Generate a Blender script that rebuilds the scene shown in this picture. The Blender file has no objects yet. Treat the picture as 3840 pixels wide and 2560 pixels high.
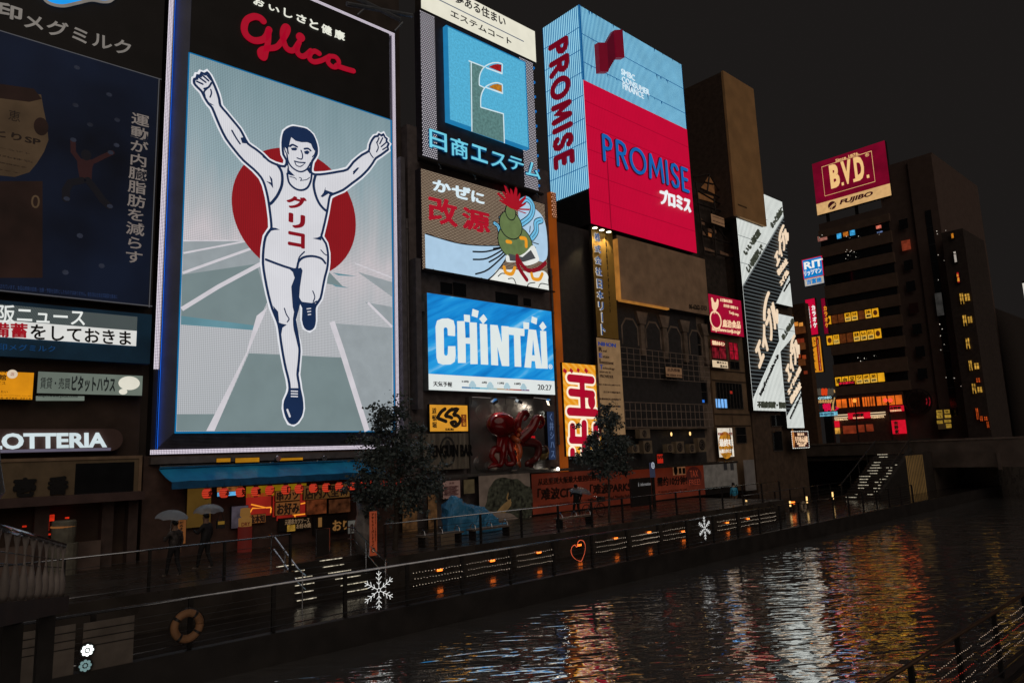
import bpy, math, random
from mathutils import Vector, Matrix
random.seed(7)
S = bpy.context.scene
COL = S.collection
CZ = 5.6                                    # camera height above the canal water
# ------------------------------------------------------------------ camera
FPX = 2666.91
YAW, PITCH, ROLL = 0.743060671, 0.156630372, -0.0374588605
_fw = Vector((math.sin(YAW)*math.cos(PITCH), math.cos(YAW)*math.cos(PITCH), math.sin(PITCH)))
_r = Vector((math.cos(YAW), -math.sin(YAW), 0)); _u = _r.cross(_fw)
RT = _r*math.cos(ROLL) + _u*math.sin(ROLL); UP = -_r*math.sin(ROLL) + _u*math.cos(ROLL)
CAM = Vector((0, 0, CZ))
cd = bpy.data.cameras.new('camera'); cam = bpy.data.objects.new('camera', cd); COL.objects.link(cam)
cd.sensor_width = 36; cd.lens = 36*FPX/3840; cd.clip_start = 0.1; cd.clip_end = 2000
M = Matrix((RT, UP, -_fw)).transposed().to_4x4(); M.translation = CAM
cam.matrix_world = M; S.camera = cam
# ------------------------------------------------------------------ night sky, city glow, exposure
w = bpy.data.worlds.new('World'); S.world = w; w.use_nodes = True
bg = w.node_tree.nodes['Background']
bg.inputs[0].default_value = (0.0112, 0.0098, 0.0093, 1); bg.inputs[1].default_value = 1.0
sl = bpy.data.lights.new('city_glow', 'SUN'); so = bpy.data.objects.new('city_glow', sl); COL.objects.link(so)
sl.energy = 0.42; sl.angle = math.radians(60); sl.color = (1.0, 0.84, 0.70)
so.rotation_euler = Vector((0.30, 0.80, -0.62)).to_track_quat('-Z', 'Y').to_euler()
S.view_settings.view_transform = 'Standard'; S.view_settings.look = 'None'
S.view_settings.exposure = 0; S.view_settings.gamma = 1
S.render.engine = 'CYCLES'
S.cycles.use_denoising = True
S.cycles.max_bounces = 6; S.cycles.diffuse_bounces = 3; S.cycles.glossy_bounces = 4
S.cycles.sample_clamp_indirect = 4
# ------------------------------------------------------------------ helpers: materials
def lin(c):
    return tuple(((x/255)/12.92 if x/255 <= .04045 else ((x/255+.055)/1.055)**2.4) for x in c)
MATS = {}
def paint(name, c, rough=.6, metal=0, var=.25, sc=3.0, spec=.4, bump=0, stretch=None):
    """procedural paint / plaster / metal: base colour broken up by two scales of noise"""
    if name in MATS: return MATS[name]
    m = bpy.data.materials.new(name); m.use_nodes = True; nt = m.node_tree; n = nt.nodes; l = nt.links
    b = n['Principled BSDF']; b.inputs['Roughness'].default_value = rough; b.inputs['Metallic'].default_value = metal
    b.inputs['Specular IOR Level'].default_value = spec
    tc = n.new('ShaderNodeTexCoord'); mp = n.new('ShaderNodeMapping')
    if stretch: mp.inputs['Scale'].default_value = stretch
    nz = n.new('ShaderNodeTexNoise'); nz.inputs['Scale'].default_value = sc; nz.inputs['Detail'].default_value = 6
    cr = n.new('ShaderNodeValToRGB')
    lo = tuple(max(0, x*(1-var)) for x in c); hi = tuple(min(1, x*(1+var)) for x in c)
    cr.color_ramp.elements[0].position = .3; cr.color_ramp.elements[1].position = .7
    cr.color_ramp.elements[0].color = (*lo, 1); cr.color_ramp.elements[1].color = (*hi, 1)
    l.new(tc.outputs['Object'], mp.inputs[0]); l.new(mp.outputs[0], nz.inputs[0])
    l.new(nz.outputs[0], cr.inputs[0]); l.new(cr.outputs[0], b.inputs['Base Color'])
    if bump:
        bp = n.new('ShaderNodeBump'); bp.inputs['Strength'].default_value = bump; bp.inputs['Distance'].default_value = .02
        l.new(nz.outputs[0], bp.inputs['Height']); l.new(bp.outputs[0], b.inputs['Normal'])
    MATS[name] = m; return m
def glow(name, rgb, k=1.0, var=.06, sc=2.0, base=.02, rough=.5):
    """uneven emission of the shown colour"""
    if name in MATS: return MATS[name]
    c = tuple(x*k for x in lin(rgb))
    m = bpy.data.materials.new(name); m.use_nodes = True; nt = m.node_tree; n = nt.nodes; l = nt.links
    b = n['Principled BSDF']; b.inputs['Base Color'].default_value = (base, base, base, 1); b.inputs['Roughness'].default_value = rough
    b.inputs['Specular IOR Level'].default_value = .2
    tc = n.new('ShaderNodeTexCoord'); nz = n.new('ShaderNodeTexNoise'); nz.inputs['Scale'].default_value = sc; nz.inputs['Detail'].default_value = 3
    cr = n.new('ShaderNodeValToRGB'); cr.color_ramp.elements[0].position = .3; cr.color_ramp.elements[1].position = .7
    cr.color_ramp.elements[0].color = (*[x*(1-var) for x in c], 1); cr.color_ramp.elements[1].color = (*[x*(1+var) for x in c], 1)
    l.new(tc.outputs['Object'], nz.inputs[0]); l.new(nz.outputs[0], cr.inputs[0]); l.new(cr.outputs[0], b.inputs['Emission Color'])
    b.inputs['Emission Strength'].default_value = 1
    MATS[name] = m; return m
def pattern(name, kind, c0, c1, per, duty=.5, ang=0, axis='XZ', k=1.0, var=0.1):
    """lit sign faces with a small repeated pattern: 'dots', 'stripe' (lines), 'mix' in object space"""
    if name in MATS: return MATS[name]
    m = bpy.data.materials.new(name); m.use_nodes = True; nt = m.node_tree; n = nt.nodes; l = nt.links
    b = n['Principled BSDF']; b.inputs['Base Color'].default_value = (.02, .02, .02, 1); b.inputs['Specular IOR Level'].default_value = .2
    tc = n.new('ShaderNodeTexCoord'); sp = n.new('ShaderNodeSeparateXYZ'); l.new(tc.outputs['Object'], sp.inputs[0])
    def mth(op, a, bb=None):
        q = n.new('ShaderNodeMath'); q.operation = op
        for i, v in enumerate((a, bb)):
            if v is None: continue
            if isinstance(v, (int, float)): q.inputs[i].default_value = v
            else: l.new(v, q.inputs[i])
        return q.outputs[0]
    X = sp.outputs[axis[0]]; Z = sp.outputs[axis[1]]
    ca, sa = math.cos(ang), math.sin(ang)
    xr = mth('ADD', mth('MULTIPLY', X, ca), mth('MULTIPLY', Z, sa))
    if kind == 'stripe':
        f = mth('LESS_THAN', mth('FRACT', mth('DIVIDE', xr, per)), duty)
    else:
        row = mth('FLOOR', mth('DIVIDE', Z, per))
        off = mth('MULTIPLY', mth('MODULO', row, 2), .5 if kind == 'dots' else 0)
        fx = mth('SUBTRACT', mth('FRACT', mth('ADD', mth('DIVIDE', X, per), off)), .5)
        fz = mth('SUBTRACT', mth('FRACT', mth('DIVIDE', Z, per)), .5)
        f = mth('LESS_THAN', mth('ADD', mth('MULTIPLY', fx, fx), mth('MULTIPLY', fz, fz)), duty*duty)
    mx = n.new('ShaderNodeMix'); mx.data_type = 'RGBA'
    mx.inputs[6].default_value = (*[x*k for x in lin(c0)], 1); mx.inputs[7].default_value = (*[x*k for x in lin(c1)], 1)
    l.new(f, mx.inputs[0])
    nz = n.new('ShaderNodeTexNoise'); nz.inputs['Scale'].default_value = .8; nz.inputs['Detail'].default_value = 5
    l.new(tc.outputs['Object'], nz.inputs[0])
    g = mth('ADD', mth('MULTIPLY', nz.outputs[0], 2*var), 1-var)
    l.new(mx.outputs[2], b.inputs['Emission Color']); l.new(g, b.inputs['Emission Strength'])
    MATS[name] = m; return m
# ------------------------------------------------------------------ helpers: frames (planes in the world) and meshes
class Fr:
    """a vertical plane in the world: origin, in-plane right vector U, outward normal N. px() meets the camera ray with it."""
    def __init__(s, O, U, N): s.O, s.U, s.N = Vector(O), Vector(U), Vector(N)
    def px(s, x, y):
        d = _fw + RT*((x-1920)/FPX) - UP*((y-1280)/FPX)
        t = (s.O-CAM).dot(s.N)/d.dot(s.N); q = CAM + d*t
        return ((q-s.O).dot(s.U), q.z)
    def at(s, u, v, n=0): return s.O + s.U*u + Vector((0, 0, v)) + s.N*n
def F(Y): return Fr((0, Y, 0), (1, 0, 0), (0, -1, 0))
def XF(X): return Fr((X, 0, 0), (0, -1, 0), (-1, 0, 0))
def ground(x, y, z):
    d = _fw + RT*((x-1920)/FPX) - UP*((y-1280)/FPX); return CAM + d*((z-CZ)/d.z)
def zoomf(ox, oy, s): return lambda *p: [(ox+a*s, oy+b*s) for a, b in (zip(p[::2], p[1::2]))]
zA = zoomf(600, 0, .54857); zB = zoomf(600, 800, .54857); zC = zoomf(1500, 0, .54859); zD = zoomf(2000, 0, .54857)
zE = zoomf(0, 860, .44643); zG = zoomf(1500, 760, .44643); zH = zoomf(2000, 700, .44653); zI = zoomf(2560, 500, .38265)
zJ = zoomf(2940, 480, .39543); zK = zoomf(0, 1600, .35714); zL = zoomf(700, 1640, .35714); zM = zoomf(1500, 1440, .35714)
zN = zoomf(2100, 1400, .38259); zO = zoomf(2500, 1100, .41451); zP = zoomf(2900, 1050, .44634); zQ = zoomf(0, 2000, .5102)
zR = zoomf(1100, 1900, .59524); zS = zoomf(2400, 1700, .61224); zT = zoomf(0, 0, .54857)
class MB:
    def __init__(s): s.v = []; s.f = []; s.m = []
    def add(s, vs, fs, mi=0):
        k = len(s.v); s.v += [Vector(q) for q in vs]; s.f += [tuple(i+k for i in f) for f in fs]; s.m += [mi]*len(fs); return s
    def prism(s, fr, pts, n0, n1, mi=0):
        k = len(pts); a = [fr.at(u, v, n1) for u, v in pts]; b = [fr.at(u, v, n0) for u, v in pts]
        return s.add(a+b, [tuple(range(k)), tuple(range(2*k-1, k-1, -1))]+[(i, i+k, (i+1) % k+k, (i+1) % k) for i in range(k)], mi)
    def rect(s, fr, u0, v0, u1, v1, n0, n1, mi=0):
        return s.prism(fr, [(u0, v0), (u1, v0), (u1, v1), (u0, v1)], n0, n1, mi)
    def box(s, x0, y0, z0, x1, y1, z1, mi=0):
        vs = [(x, y, z) for z in (z0, z1) for y in (y0, y1) for x in (x0, x1)]
        return s.add(vs, [(0, 2, 3, 1), (4, 5, 7, 6), (0, 1, 5, 4), (2, 6, 7, 3), (0, 4, 6, 2), (1, 3, 7, 5)], mi)
    def disc(s, fr, c, ru, rv, n0, n1, mi=0, k=28):
        return s.prism(fr, [(c[0]+ru*math.cos(2*math.pi*i/k), c[1]+rv*math.sin(2*math.pi*i/k)) for i in range(k)], n0, n1, mi)
    def rib(s, fr, pts, wd, n0, n1, mi=0, closed=False, caps=True):
        """ribbon of width wd (number or per-point list) along a polyline in a frame; each segment's a hair different in depth"""
        if closed: pts = list(pts)+[pts[0]]
        wl = wd if isinstance(wd, (list, tuple)) else [wd]*len(pts)
        P = [Vector(p) for p in pts]; L = []; R = []
        for i, p in enumerate(P):
            if closed and i in (0, len(P)-1): a, b = P[-2], P[1]
            else: a, b = P[max(0, i-1)], P[min(len(P)-1, i+1)]
            d = (b-a); d = d.normalized() if d.length > 1e-9 else Vector((1, 0)); nn = Vector((-d.y, d.x))
            k = 1.0
            if 0 < i < len(P)-1:
                d1 = (P[i]-P[i-1])
                if d1.length > 1e-9:
                    c = d1.normalized().dot(d); k = 1/max(.6, c)
            L.append(p+nn*wl[i]*.5*k); R.append(p-nn*wl[i]*.5*k)
        for i in range(len(P)-1):
            q = [L[i], L[i+1], R[i+1], R[i]]
            s.add([fr.at(x.x, x.y, n1) for x in q]+[fr.at(x.x, x.y, n0) for x in q],
                  [(0, 1, 2, 3), (0, 4, 5, 1), (2, 6, 7, 3)]+([(0, 3, 7, 4)] if i == 0 else [])+([(1, 5, 6, 2)] if i == len(P)-2 else []), mi)
        if caps and not closed:
            for e, ww, q in ((P[0], wl[0], P[1]), (P[-1], wl[-1], P[-2])):
                if ww > .03:
                    o = (e-q).normalized(); a0 = math.atan2(o.y, o.x)
                    s.prism(fr, [(e.x+ww*.5*math.cos(a0+t), e.y+ww*.5*math.sin(a0+t)) for t in [math.pi*(j/8-.5) for j in range(9)]], n0, n1-.0006, mi)
        return s
    def tube(s, path, r, k=8, mi=0, cap=True):
        P = [Vector(p) for p in path]; rl = r if isinstance(r, (list, tuple)) else [r]*len(P); vs = []; fs = []
        ref = None
        for i, p in enumerate(P):
            d = (P[min(len(P)-1, i+1)]-P[max(0, i-1)]).normalized()
            if ref is None: ref = Vector((0, 0, 1)) if abs(d.z) < .9 else Vector((1, 0, 0))
            a = d.cross(ref).normalized(); b = a.cross(d).normalized(); ref = b
            vs += [p+(a*math.cos(2*math.pi*j/k)+b*math.sin(2*math.pi*j/k))*rl[i] for j in range(k)]
        for i in range(len(P)-1):
            fs += [(i*k+j, i*k+(j+1) % k, (i+1)*k+(j+1) % k, (i+1)*k+j) for j in range(k)]
        if cap: fs += [tuple(range(k-1, -1, -1)), tuple((len(P)-1)*k+j for j in range(k))]
        return s.add(vs, fs, mi)
    def lathe(s, c, prof, k=16, mi=0, axis=None):
        """prof: list of (radius, height) around a vertical axis through c"""
        c = Vector(c); vs = []; fs = []
        for r, h in prof: vs += [c+Vector((r*math.cos(2*math.pi*j/k), r*math.sin(2*math.pi*j/k), h)) for j in range(k)]
        for i in range(len(prof)-1): fs += [(i*k+j, i*k+(j+1) % k, (i+1)*k+(j+1) % k, (i+1)*k+j) for j in range(k)]
        fs += [tuple(range(k-1, -1, -1)), tuple((len(prof)-1)*k+j for j in range(k))]
        return s.add(vs, fs, mi)
    def ball(s, c, rx, ry, rz, k=14, mi=0):
        c = Vector(c); vs = []; fs = []; h = k//2
        for i in range(h+1):
            t = math.pi*i/h
            vs += [c+Vector((rx*math.sin(t)*math.cos(2*math.pi*j/k), ry*math.sin(t)*math.sin(2*math.pi*j/k), rz*math.cos(t))) for j in range(k)]
        for i in range(h): fs += [(i*k+j, (i+1)*k+j, (i+1)*k+(j+1) % k, i*k+(j+1) % k) for j in range(k)]
        return s.add(vs, fs, mi)
def spline(pts, sub=4, closed=False):
    n = len(pts); out = []
    for i in range(n if closed else n-1):
        p = [Vector(pts[(i+j) % n] if closed else pts[min(n-1, max(0, i+j))]) for j in (-1, 0, 1, 2)]
        for k in range(sub):
            t = k/sub
            out.append(tuple(.5*((2*p[1])+(p[2]-p[0])*t+(2*p[0]-5*p[1]+4*p[2]-p[3])*t*t+(3*p[1]-p[0]-3*p[2]+p[3])*t**3)))
    if not closed: out.append(tuple(pts[-1]))
    return out
def obj(name, mb, mat, parent=None, smooth=False):
    if parent is None:
        xs = [q.x for q in mb.v]; ys = [q.y for q in mb.v]; zs = [q.z for q in mb.v]
        loc = Vector(((min(xs)+max(xs))/2, (min(ys)+max(ys))/2, min(zs)))
    else:
        loc = ROOT[parent.name]
    me = bpy.data.meshes.new(name); me.from_pydata([q-loc for q in mb.v], [], mb.f)
    for x in (mat if isinstance(mat, (list, tuple)) else [mat]): me.materials.append(x)
    me.polygons.foreach_set('material_index', mb.m)
    if smooth: me.polygons.foreach_set('use_smooth', [True]*len(me.polygons))
    me.update()
    o = bpy.data.objects.new(name, me); COL.objects.link(o)
    if parent is None: o.location = loc
    else: o.parent = parent
    ROOT[o.name] = loc
    return o
ROOT = {}
def thing(name, label, cat, loc, group=None):
    o = bpy.data.objects.new(name, None); COL.objects.link(o); o.location = loc; o.empty_display_size = .2
    ROOT[o.name] = Vector(loc); o['label'] = label; o['category'] = cat
    if group: o['group'] = group
    return o
def tag(o, label, cat, group=None):
    o['label'] = label; o['category'] = cat
    if group: o['group'] = group
    return o
def struct(name, mb, mat):
    o = obj(name, mb, mat); o['kind'] = 'structure'; return o
def dup(root, loc, label=None):
    r = root.copy(); COL.objects.link(r); r.location = loc; ROOT[r.name] = Vector(loc)
    if label: r['label'] = label
    for ch in list(root.children):
        c = ch.copy(); COL.objects.link(c); c.parent = r
        for g in ch.children:
            d = g.copy(); COL.objects.link(d); d.parent = c
    return r
# ------------------------------------------------------------------ helpers: lettering
GL = {}
def glyphs(body, bold, align='LEFT', spc=1.0):
    k = (body, bold, align, spc)
    if k in GL: return GL[k]
    if bold > .013 and any(ord(ch) > 0x2E80 for ch in body):     # heavy Japanese strokes: the light glyph laid over itself, a hair apart
        vs0, fs0 = glyphs(body, 0, align, spc); vs, fs = [], []
        for i in range(9):
            dx, dy = (0, 0) if i == 8 else (bold*math.cos(i*math.pi/4), bold*math.sin(i*math.pi/4)); n = len(vs)
            vs += [Vector((v.x+dx, v.y+dy, v.z+(.002*i if v.z > 0 else 0))) for v in vs0]; fs += [tuple(j+n for j in f) for f in fs0]
        GL[k] = (vs, fs); return GL[k]
    c = bpy.data.curves.new('t', 'FONT'); c.body = body; c.offset = bold; c.resolution_u = 3; c.align_x = align
    c.extrude = .5; c.space_character = spc
    o = bpy.data.objects.new('t', c); COL.objects.link(o)
    dg = bpy.context.evaluated_depsgraph_get(); dg.update()
    me = bpy.data.meshes.new_from_object(o.evaluated_get(dg), depsgraph=dg)
    vs = [v.co.copy() for v in me.vertices]; fs = [tuple(p.vertices) for p in me.polygons]
    bpy.data.objects.remove(o); bpy.data.curves.remove(c); bpy.data.meshes.remove(me)
    GL[k] = (vs, fs); return GL[k]
def put(mb, fr, vs, fs, O, A, B, n0, n1, box=None, mi=0):
    if not vs: return
    x0, x1, y0, y1 = box or (min(v.x for v in vs), max(v.x for v in vs), min(v.y for v in vs), max(v.y for v in vs))
    out = []
    for v in vs:
        s = (v.x-x0)/max(1e-6, x1-x0); t = (v.y-y0)/max(1e-6, y1-y0)
        out.append(fr.at(O[0]+s*A[0]+t*B[0], O[1]+s*A[1]+t*B[1], n1+v.z-.5 if v.z > 0 else n0))
    mb.add(out, fs, mi)
def word(mb, fr, body, q, n0=.0, n1=.03, bold=0.0, spc=1.0, mi=0):
    """horizontal lettering. q = (TL px, BR px): upright rectangle; q = (BL, BR, TL px): sheared/rotated parallelogram"""
    vs, fs = glyphs(body, bold, 'LEFT', spc)
    if len(q) == 2:
        (a, b), (c, d) = fr.px(*q[0]), fr.px(*q[1]); O = (a, d); A = (c-a, 0); B = (0, b-d)
    else:
        O = fr.px(*q[0]); e = fr.px(*q[1]); t = fr.px(*q[2]); A = (e[0]-O[0], e[1]-O[1]); B = (t[0]-O[0], t[1]-O[1])
    put(mb, fr, vs, fs, O, A, B, n0, n1, None, mi); return mb
def column(mb, fr, body, q, n0=.0, n1=.03, bold=0.0, mi=0, rot=False):
    """vertical lettering from the top down; q = (TL px, BR px)"""
    (a, b), (c, d) = fr.px(*q[0]), fr.px(*q[1])
    if rot:                                        # whole line turned on its side, reading downwards
        vs, fs = glyphs(body, bold); put(mb, fr, vs, fs, (a, b), (0, d-b), (c-a, 0), n0, n1, None, mi); return mb
    h = (b-d)/len(body)
    for i, ch in enumerate(body):
        vs, fs = glyphs(ch, bold)
        y1 = b-h*i; y0 = y1-h*.94
        if ch in 'ー―': put(mb, fr, vs, fs, (a+(c-a)*.43, y1-h*.06), (0, -h*.85), ((c-a)*.14, 0), n0, n1, None, mi)
        elif vs:
            w = max(v.x for v in vs); put(mb, fr, vs, fs, (a, y0), (c-a, 0), (0, y1-y0), n0, n1, (0, max(1, w), -.12, .88), mi)
    return mb
def pp(fr, pts): return [fr.px(*p) for p in pts]
def two(fr, q):
    (a, b), (c, d) = fr.px(*q[0]), fr.px(*q[1]); return a, d, c, b           # u0,v0,u1,v1
def board(name, label, cat, fr, q, depth, face, cab, group=None, nface=0.0, lip=.06, frame=None, uv=None):
    """a sign: cabinet box behind plane n=0, face panel on it; returns (root, (u0,v0,u1,v1))"""
    u0, v0, u1, v1 = uv or two(fr, q)
    base = fr.at((u0+u1)/2, v0, -depth/2)
    t = thing(name, label, cat, base, group)
    obj('cabinet', MB().rect(fr, u0, v0, u1, v1, -depth, 0), cab, t)
    if face: obj('face_panel', MB().rect(fr, u0+lip, v0+lip, u1-lip, v1-lip, .001, .012), face, t)
    if frame:
        m = MB(); k = lip
        m.rect(fr, u0-.01, v0-.01, u1+.01, v0+k, .002, .05).rect(fr, u0-.01, v1-k, u1+.01, v1+.01, .002, .05)
        m.rect(fr, u0-.01, v0+k, u0+k, v1-k, .002, .05).rect(fr, u1-k, v0+k, u1+.01, v1-k, .002, .05)
        obj('frame', m, frame, t)
    return t, (u0, v0, u1, v1)
def letters(t, fr, mat, *ws, n0=.013, n1=.04, bold=0.0, name='lettering'):
    """each (body, q[, bold[, spc]]) one lettering part; 'v:' = vertical column, 'r:' = turned line"""
    for wd in ws:
        body, q = wd[0], wd[1]; b = wd[2] if len(wd) > 2 else bold; sp = wd[3] if len(wd) > 3 else 1.0
        m = MB()
        if body[:2] == 'v:': column(m, fr, body[2:], q, n0, n1, b)
        elif body[:2] == 'r:': column(m, fr, body[2:], q, n0, n1, b, rot=True)
        else: word(m, fr, body, q, n0, n1, b, sp)
        obj(name, m, mat, t)

# block capitals drawn as round-ended strokes in a unit cell
CAPS = {'P': ([(0, 0), (0, 1)], [(0, 1), (.5, 1), (.85, .93), (1, .75), (.85, .57), (.5, .5), (0, .5)]),
        'R': ([(0, 0), (0, 1)], [(0, 1), (.5, 1), (.82, .93), (.95, .76), (.82, .59), (.5, .52), (0, .52)], [(.48, .52), (1, 0)]),
        'O': ([(.5+.5*math.cos(a*math.pi/12), .5+.5*math.sin(a*math.pi/12)) for a in range(25)],),
        'M': ([(0, 0), (.1, 1)], [(.1, 1), (.5, .22), (.9, 1)], [(.9, 1), (1, 0)]), 'I': ([(.5, 0), (.5, 1)],),
        'S': ([(.95, .84), (.75, .97), (.5, 1), (.2, .95), (.06, .77), (.2, .6), (.5, .51), (.82, .41), (.95, .24), (.8, .06), (.5, 0), (.22, .03), (.03, .16)],),
        'E': ([(1, 1), (0, 1)], [(0, 1), (0, 0)], [(0, 0), (1, 0)], [(0, .52), (.85, .52)])}
def cap(mb, fr, ch, O, A, B, wd, n0, n1):
    for i, st in enumerate(CAPS[ch]):
        P = [(O[0]+A[0]*x+B[0]*y, O[1]+A[1]*x+B[1]*y) for x, y in st]
        mb.rib(fr, P, wd, n0, n1+.002*i)
def block(name, label, x0, x1, z0, z1, mat, y=27.75, depth=14):
    return tag(obj(name, MB().box(x0, y, z0, x1, y+depth, z1), mat), label, 'building')
# ================================================================== the setting: water, quays, walks, street
UZ, LZ, YQ, YU, YF, WZ = 2.4, 1.4, 17.8, 20.7, 27.3, .7      # upper walk, lower boardwalk, quay edge, upper walk edge, facade plane
def water_mat():
    m = bpy.data.materials.new('canal_water'); m.use_nodes = True; n = m.node_tree.nodes; l = m.node_tree.links
    b = n['Principled BSDF']; b.inputs['Base Color'].default_value = (.64, .64, .64, 1); b.inputs['Metallic'].default_value = .9; b.inputs['Roughness'].default_value = .02
    b.inputs['IOR'].default_value = 2.7; b.inputs['Specular IOR Level'].default_value = .5
    tc = n.new('ShaderNodeTexCoord'); last = None
    pn = n.new('ShaderNodeTexNoise'); pn.inputs['Scale'].default_value = .16; pn.inputs['Detail'].default_value = 2; l.new(tc.outputs['Object'], pn.inputs[0])
    patch = n.new('ShaderNodeMapRange'); patch.inputs[1].default_value = .35; patch.inputs[2].default_value = .65; patch.inputs[3].default_value = .55; patch.inputs[4].default_value = 1.0; l.new(pn.outputs[0], patch.inputs[0])
    for sc, st, det, rt, sx in ((.7, .085, 2, .18, .6), (2.6, .042, 1.2, -.12, .42)):
        m0 = n.new('ShaderNodeMapping'); m0.inputs['Rotation'].default_value = (0, 0, YAW+rt); l.new(tc.outputs['Object'], m0.inputs[0])     # crests turned across the view, to draw the glints out sideways
        mp = n.new('ShaderNodeMapping'); mp.inputs['Scale'].default_value = (sx, 1.3, 1); l.new(m0.outputs[0], mp.inputs[0])
        nz = n.new('ShaderNodeTexNoise'); nz.inputs['Scale'].default_value = sc; nz.inputs['Detail'].default_value = det
        nz.inputs['Distortion'].default_value = .6
        bp = n.new('ShaderNodeBump'); bp.inputs['Strength'].default_value = 1; bp.inputs['Distance'].default_value = st
        l.new(mp.outputs[0], nz.inputs[0]); l.new(nz.outputs[0], bp.inputs['Height'])
        l.new(patch.outputs[0], bp.inputs['Strength'])
        if last: l.new(last.outputs[0], bp.inputs['Normal'])
        last = bp
    l.new(last.outputs[0], b.inputs['Normal'])
    return m
def brickpave(name, c, rough, per=.6):
    m = paint(name, c, rough, var=.35, sc=1.3, spec=.5)
    n = m.node_tree.nodes; l = m.node_tree.links; b = n['Principled BSDF']
    br = n.new('ShaderNodeTexBrick'); br.inputs['Scale'].default_value = 1/per; br.inputs['Mortar Size'].default_value = .02
    br.inputs['Color1'].default_value = (1, 1, 1, 1); br.inputs['Color2'].default_value = (.8, .8, .8, 1); br.inputs['Mortar'].default_value = (.3, .3, .3, 1)
    tc = [x for x in n if x.type == 'TEX_COORD'][0]; l.new(tc.outputs['Object'], br.inputs[0])
    bp = n.new('ShaderNodeBump'); bp.inputs['Strength'].default_value = .3; bp.inputs['Distance'].default_value = .006
    l.new(br.outputs[0], bp.inputs['Height']); l.new(bp.outputs[0], b.inputs['Normal'])
    nz = [x for x in n if x.type == 'TEX_NOISE'][0]
    rr = n.new('ShaderNodeMapRange'); rr.inputs[3].default_value = rough*.5; rr.inputs[4].default_value = rough*1.4
    l.new(nz.outputs[0], rr.inputs[0]); l.new(rr.outputs[0], b.inputs['Roughness'])
    return m
CONC = paint('quay_concrete', (.060, .050, .045), .8, var=.4, sc=1.2)
DECK = brickpave('wet_deck', (.032, .027, .025), .16, .5)
PAVE = brickpave('wet_paving', (.055, .046, .040), .30, .8)
DARKWALL = paint('sooty_wall', (.075, .058, .050), .8, var=.35, sc=.9)
BLACKM = paint('black_metal', (.030, .027, .026), .45, .3, sc=4)
STEEL = paint('wet_steel', (.46, .48, .52), .12, .95, var=.15, sc=5)
DKSTEEL = paint('dark_steel', (.075, .07, .068), .38, .7, sc=5)
STONE = paint('old_stone', (.24, .18, .14), .85, var=.4, sc=1.6, bump=.4)
struct('water', MB().add([(-60, 4.15, WZ), (200, 4.15, WZ), (200, YQ, WZ), (-60, YQ, WZ)], [(0, 1, 2, 3)]), water_mat())
struct('ground', MB().add([(-200, -300, -2), (500, -300, -2), (500, 500, -2), (-200, 500, -2)], [(0, 1, 2, 3)]), CONC)
struct('boardwalk', MB().box(-60, YQ, -1, 72, YU, LZ).box(40, YU, -1, 72, 60, LZ), DECK)
m = MB().box(-60, YU, -1, 9.9, 60, UZ).box(13.0, YU, -1, 40, 60, UZ).box(9.9, 22.5, -1, 13.0, 60, UZ)
struct('promenade', m, PAVE)
struct('opposite_boardwalk', MB().box(-60, -30, -1, 200, 4.15, LZ), DECK)
QUAY = paint('wet_quay', (.022, .019, .018), .5, var=.4, sc=1.5)
struct('quay_kerb', MB().box(-60, YQ-.10, -1, 72, YQ+.14, LZ+.05), QUAY)
struct('opposite_kerb', MB().box(-60, 4.0, -1, 200, 4.28, LZ+.06), QUAY)
struct('street', MB().box(72, -20, -1, 300, 4.1, 4.3).box(72, 17.8, -1, 300, 80, 4.3), PAVE)
# steps between the two walks, with white strips on the nosings
t = thing('promenade_steps', 'dark wet steps with white strips on their nosings between promenade and boardwalk', 'steps', (11.45, 21.0, LZ))
m = MB(); NS = 6
for i in range(NS): m.box(9.9, YU+.3*i, LZ+.002+i*(UZ-LZ)/NS, 13.0, YU+.3*(NS), LZ+(i+1)*(UZ-LZ)/NS)
obj('treads', m, paint('step_stone', (.04, .035, .032), .35, sc=2), t)
NOS = glow('nosing_strip', (225, 212, 185), .7, var=.9, sc=14)  # uneven white emission for the strips on the tread edges
for i in range(NS):
    z = LZ+(i+1)*(UZ-LZ)/NS
    for a, b in ((10.05, 10.75), (11.5, 12.35)):
        k = .08*math.sin(i*5.1+a*3)
        obj('nosing_strip', MB().box(a+k, YU+.3*i-.012, z-.035, b+k*2, YU+.3*i-.001, z-.012), NOS, t)
for x in (10.0, 12.85):
    m = MB()
    for dz in (.5, .9): m.tube([(x, YU-.5, LZ+dz), (x, YU, LZ+dz+.15), (x, 22.4, UZ+dz), (x, 22.8, UZ+dz)], .022, 6)
    for y, z in ((YU-.3, LZ), (21.6, LZ+.55), (22.6, UZ)): m.tube([(x, y, z), (x, y, z+1.0)], .025, 6)
    o = obj('step_handrail', m, STEEL); tag(o, 'polished double handrail on the %s side of the promenade steps' % ('nearer, left-hand' if x < 11 else 'farther, right-hand'), 'handrail', 'handrails of the promenade steps')
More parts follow.
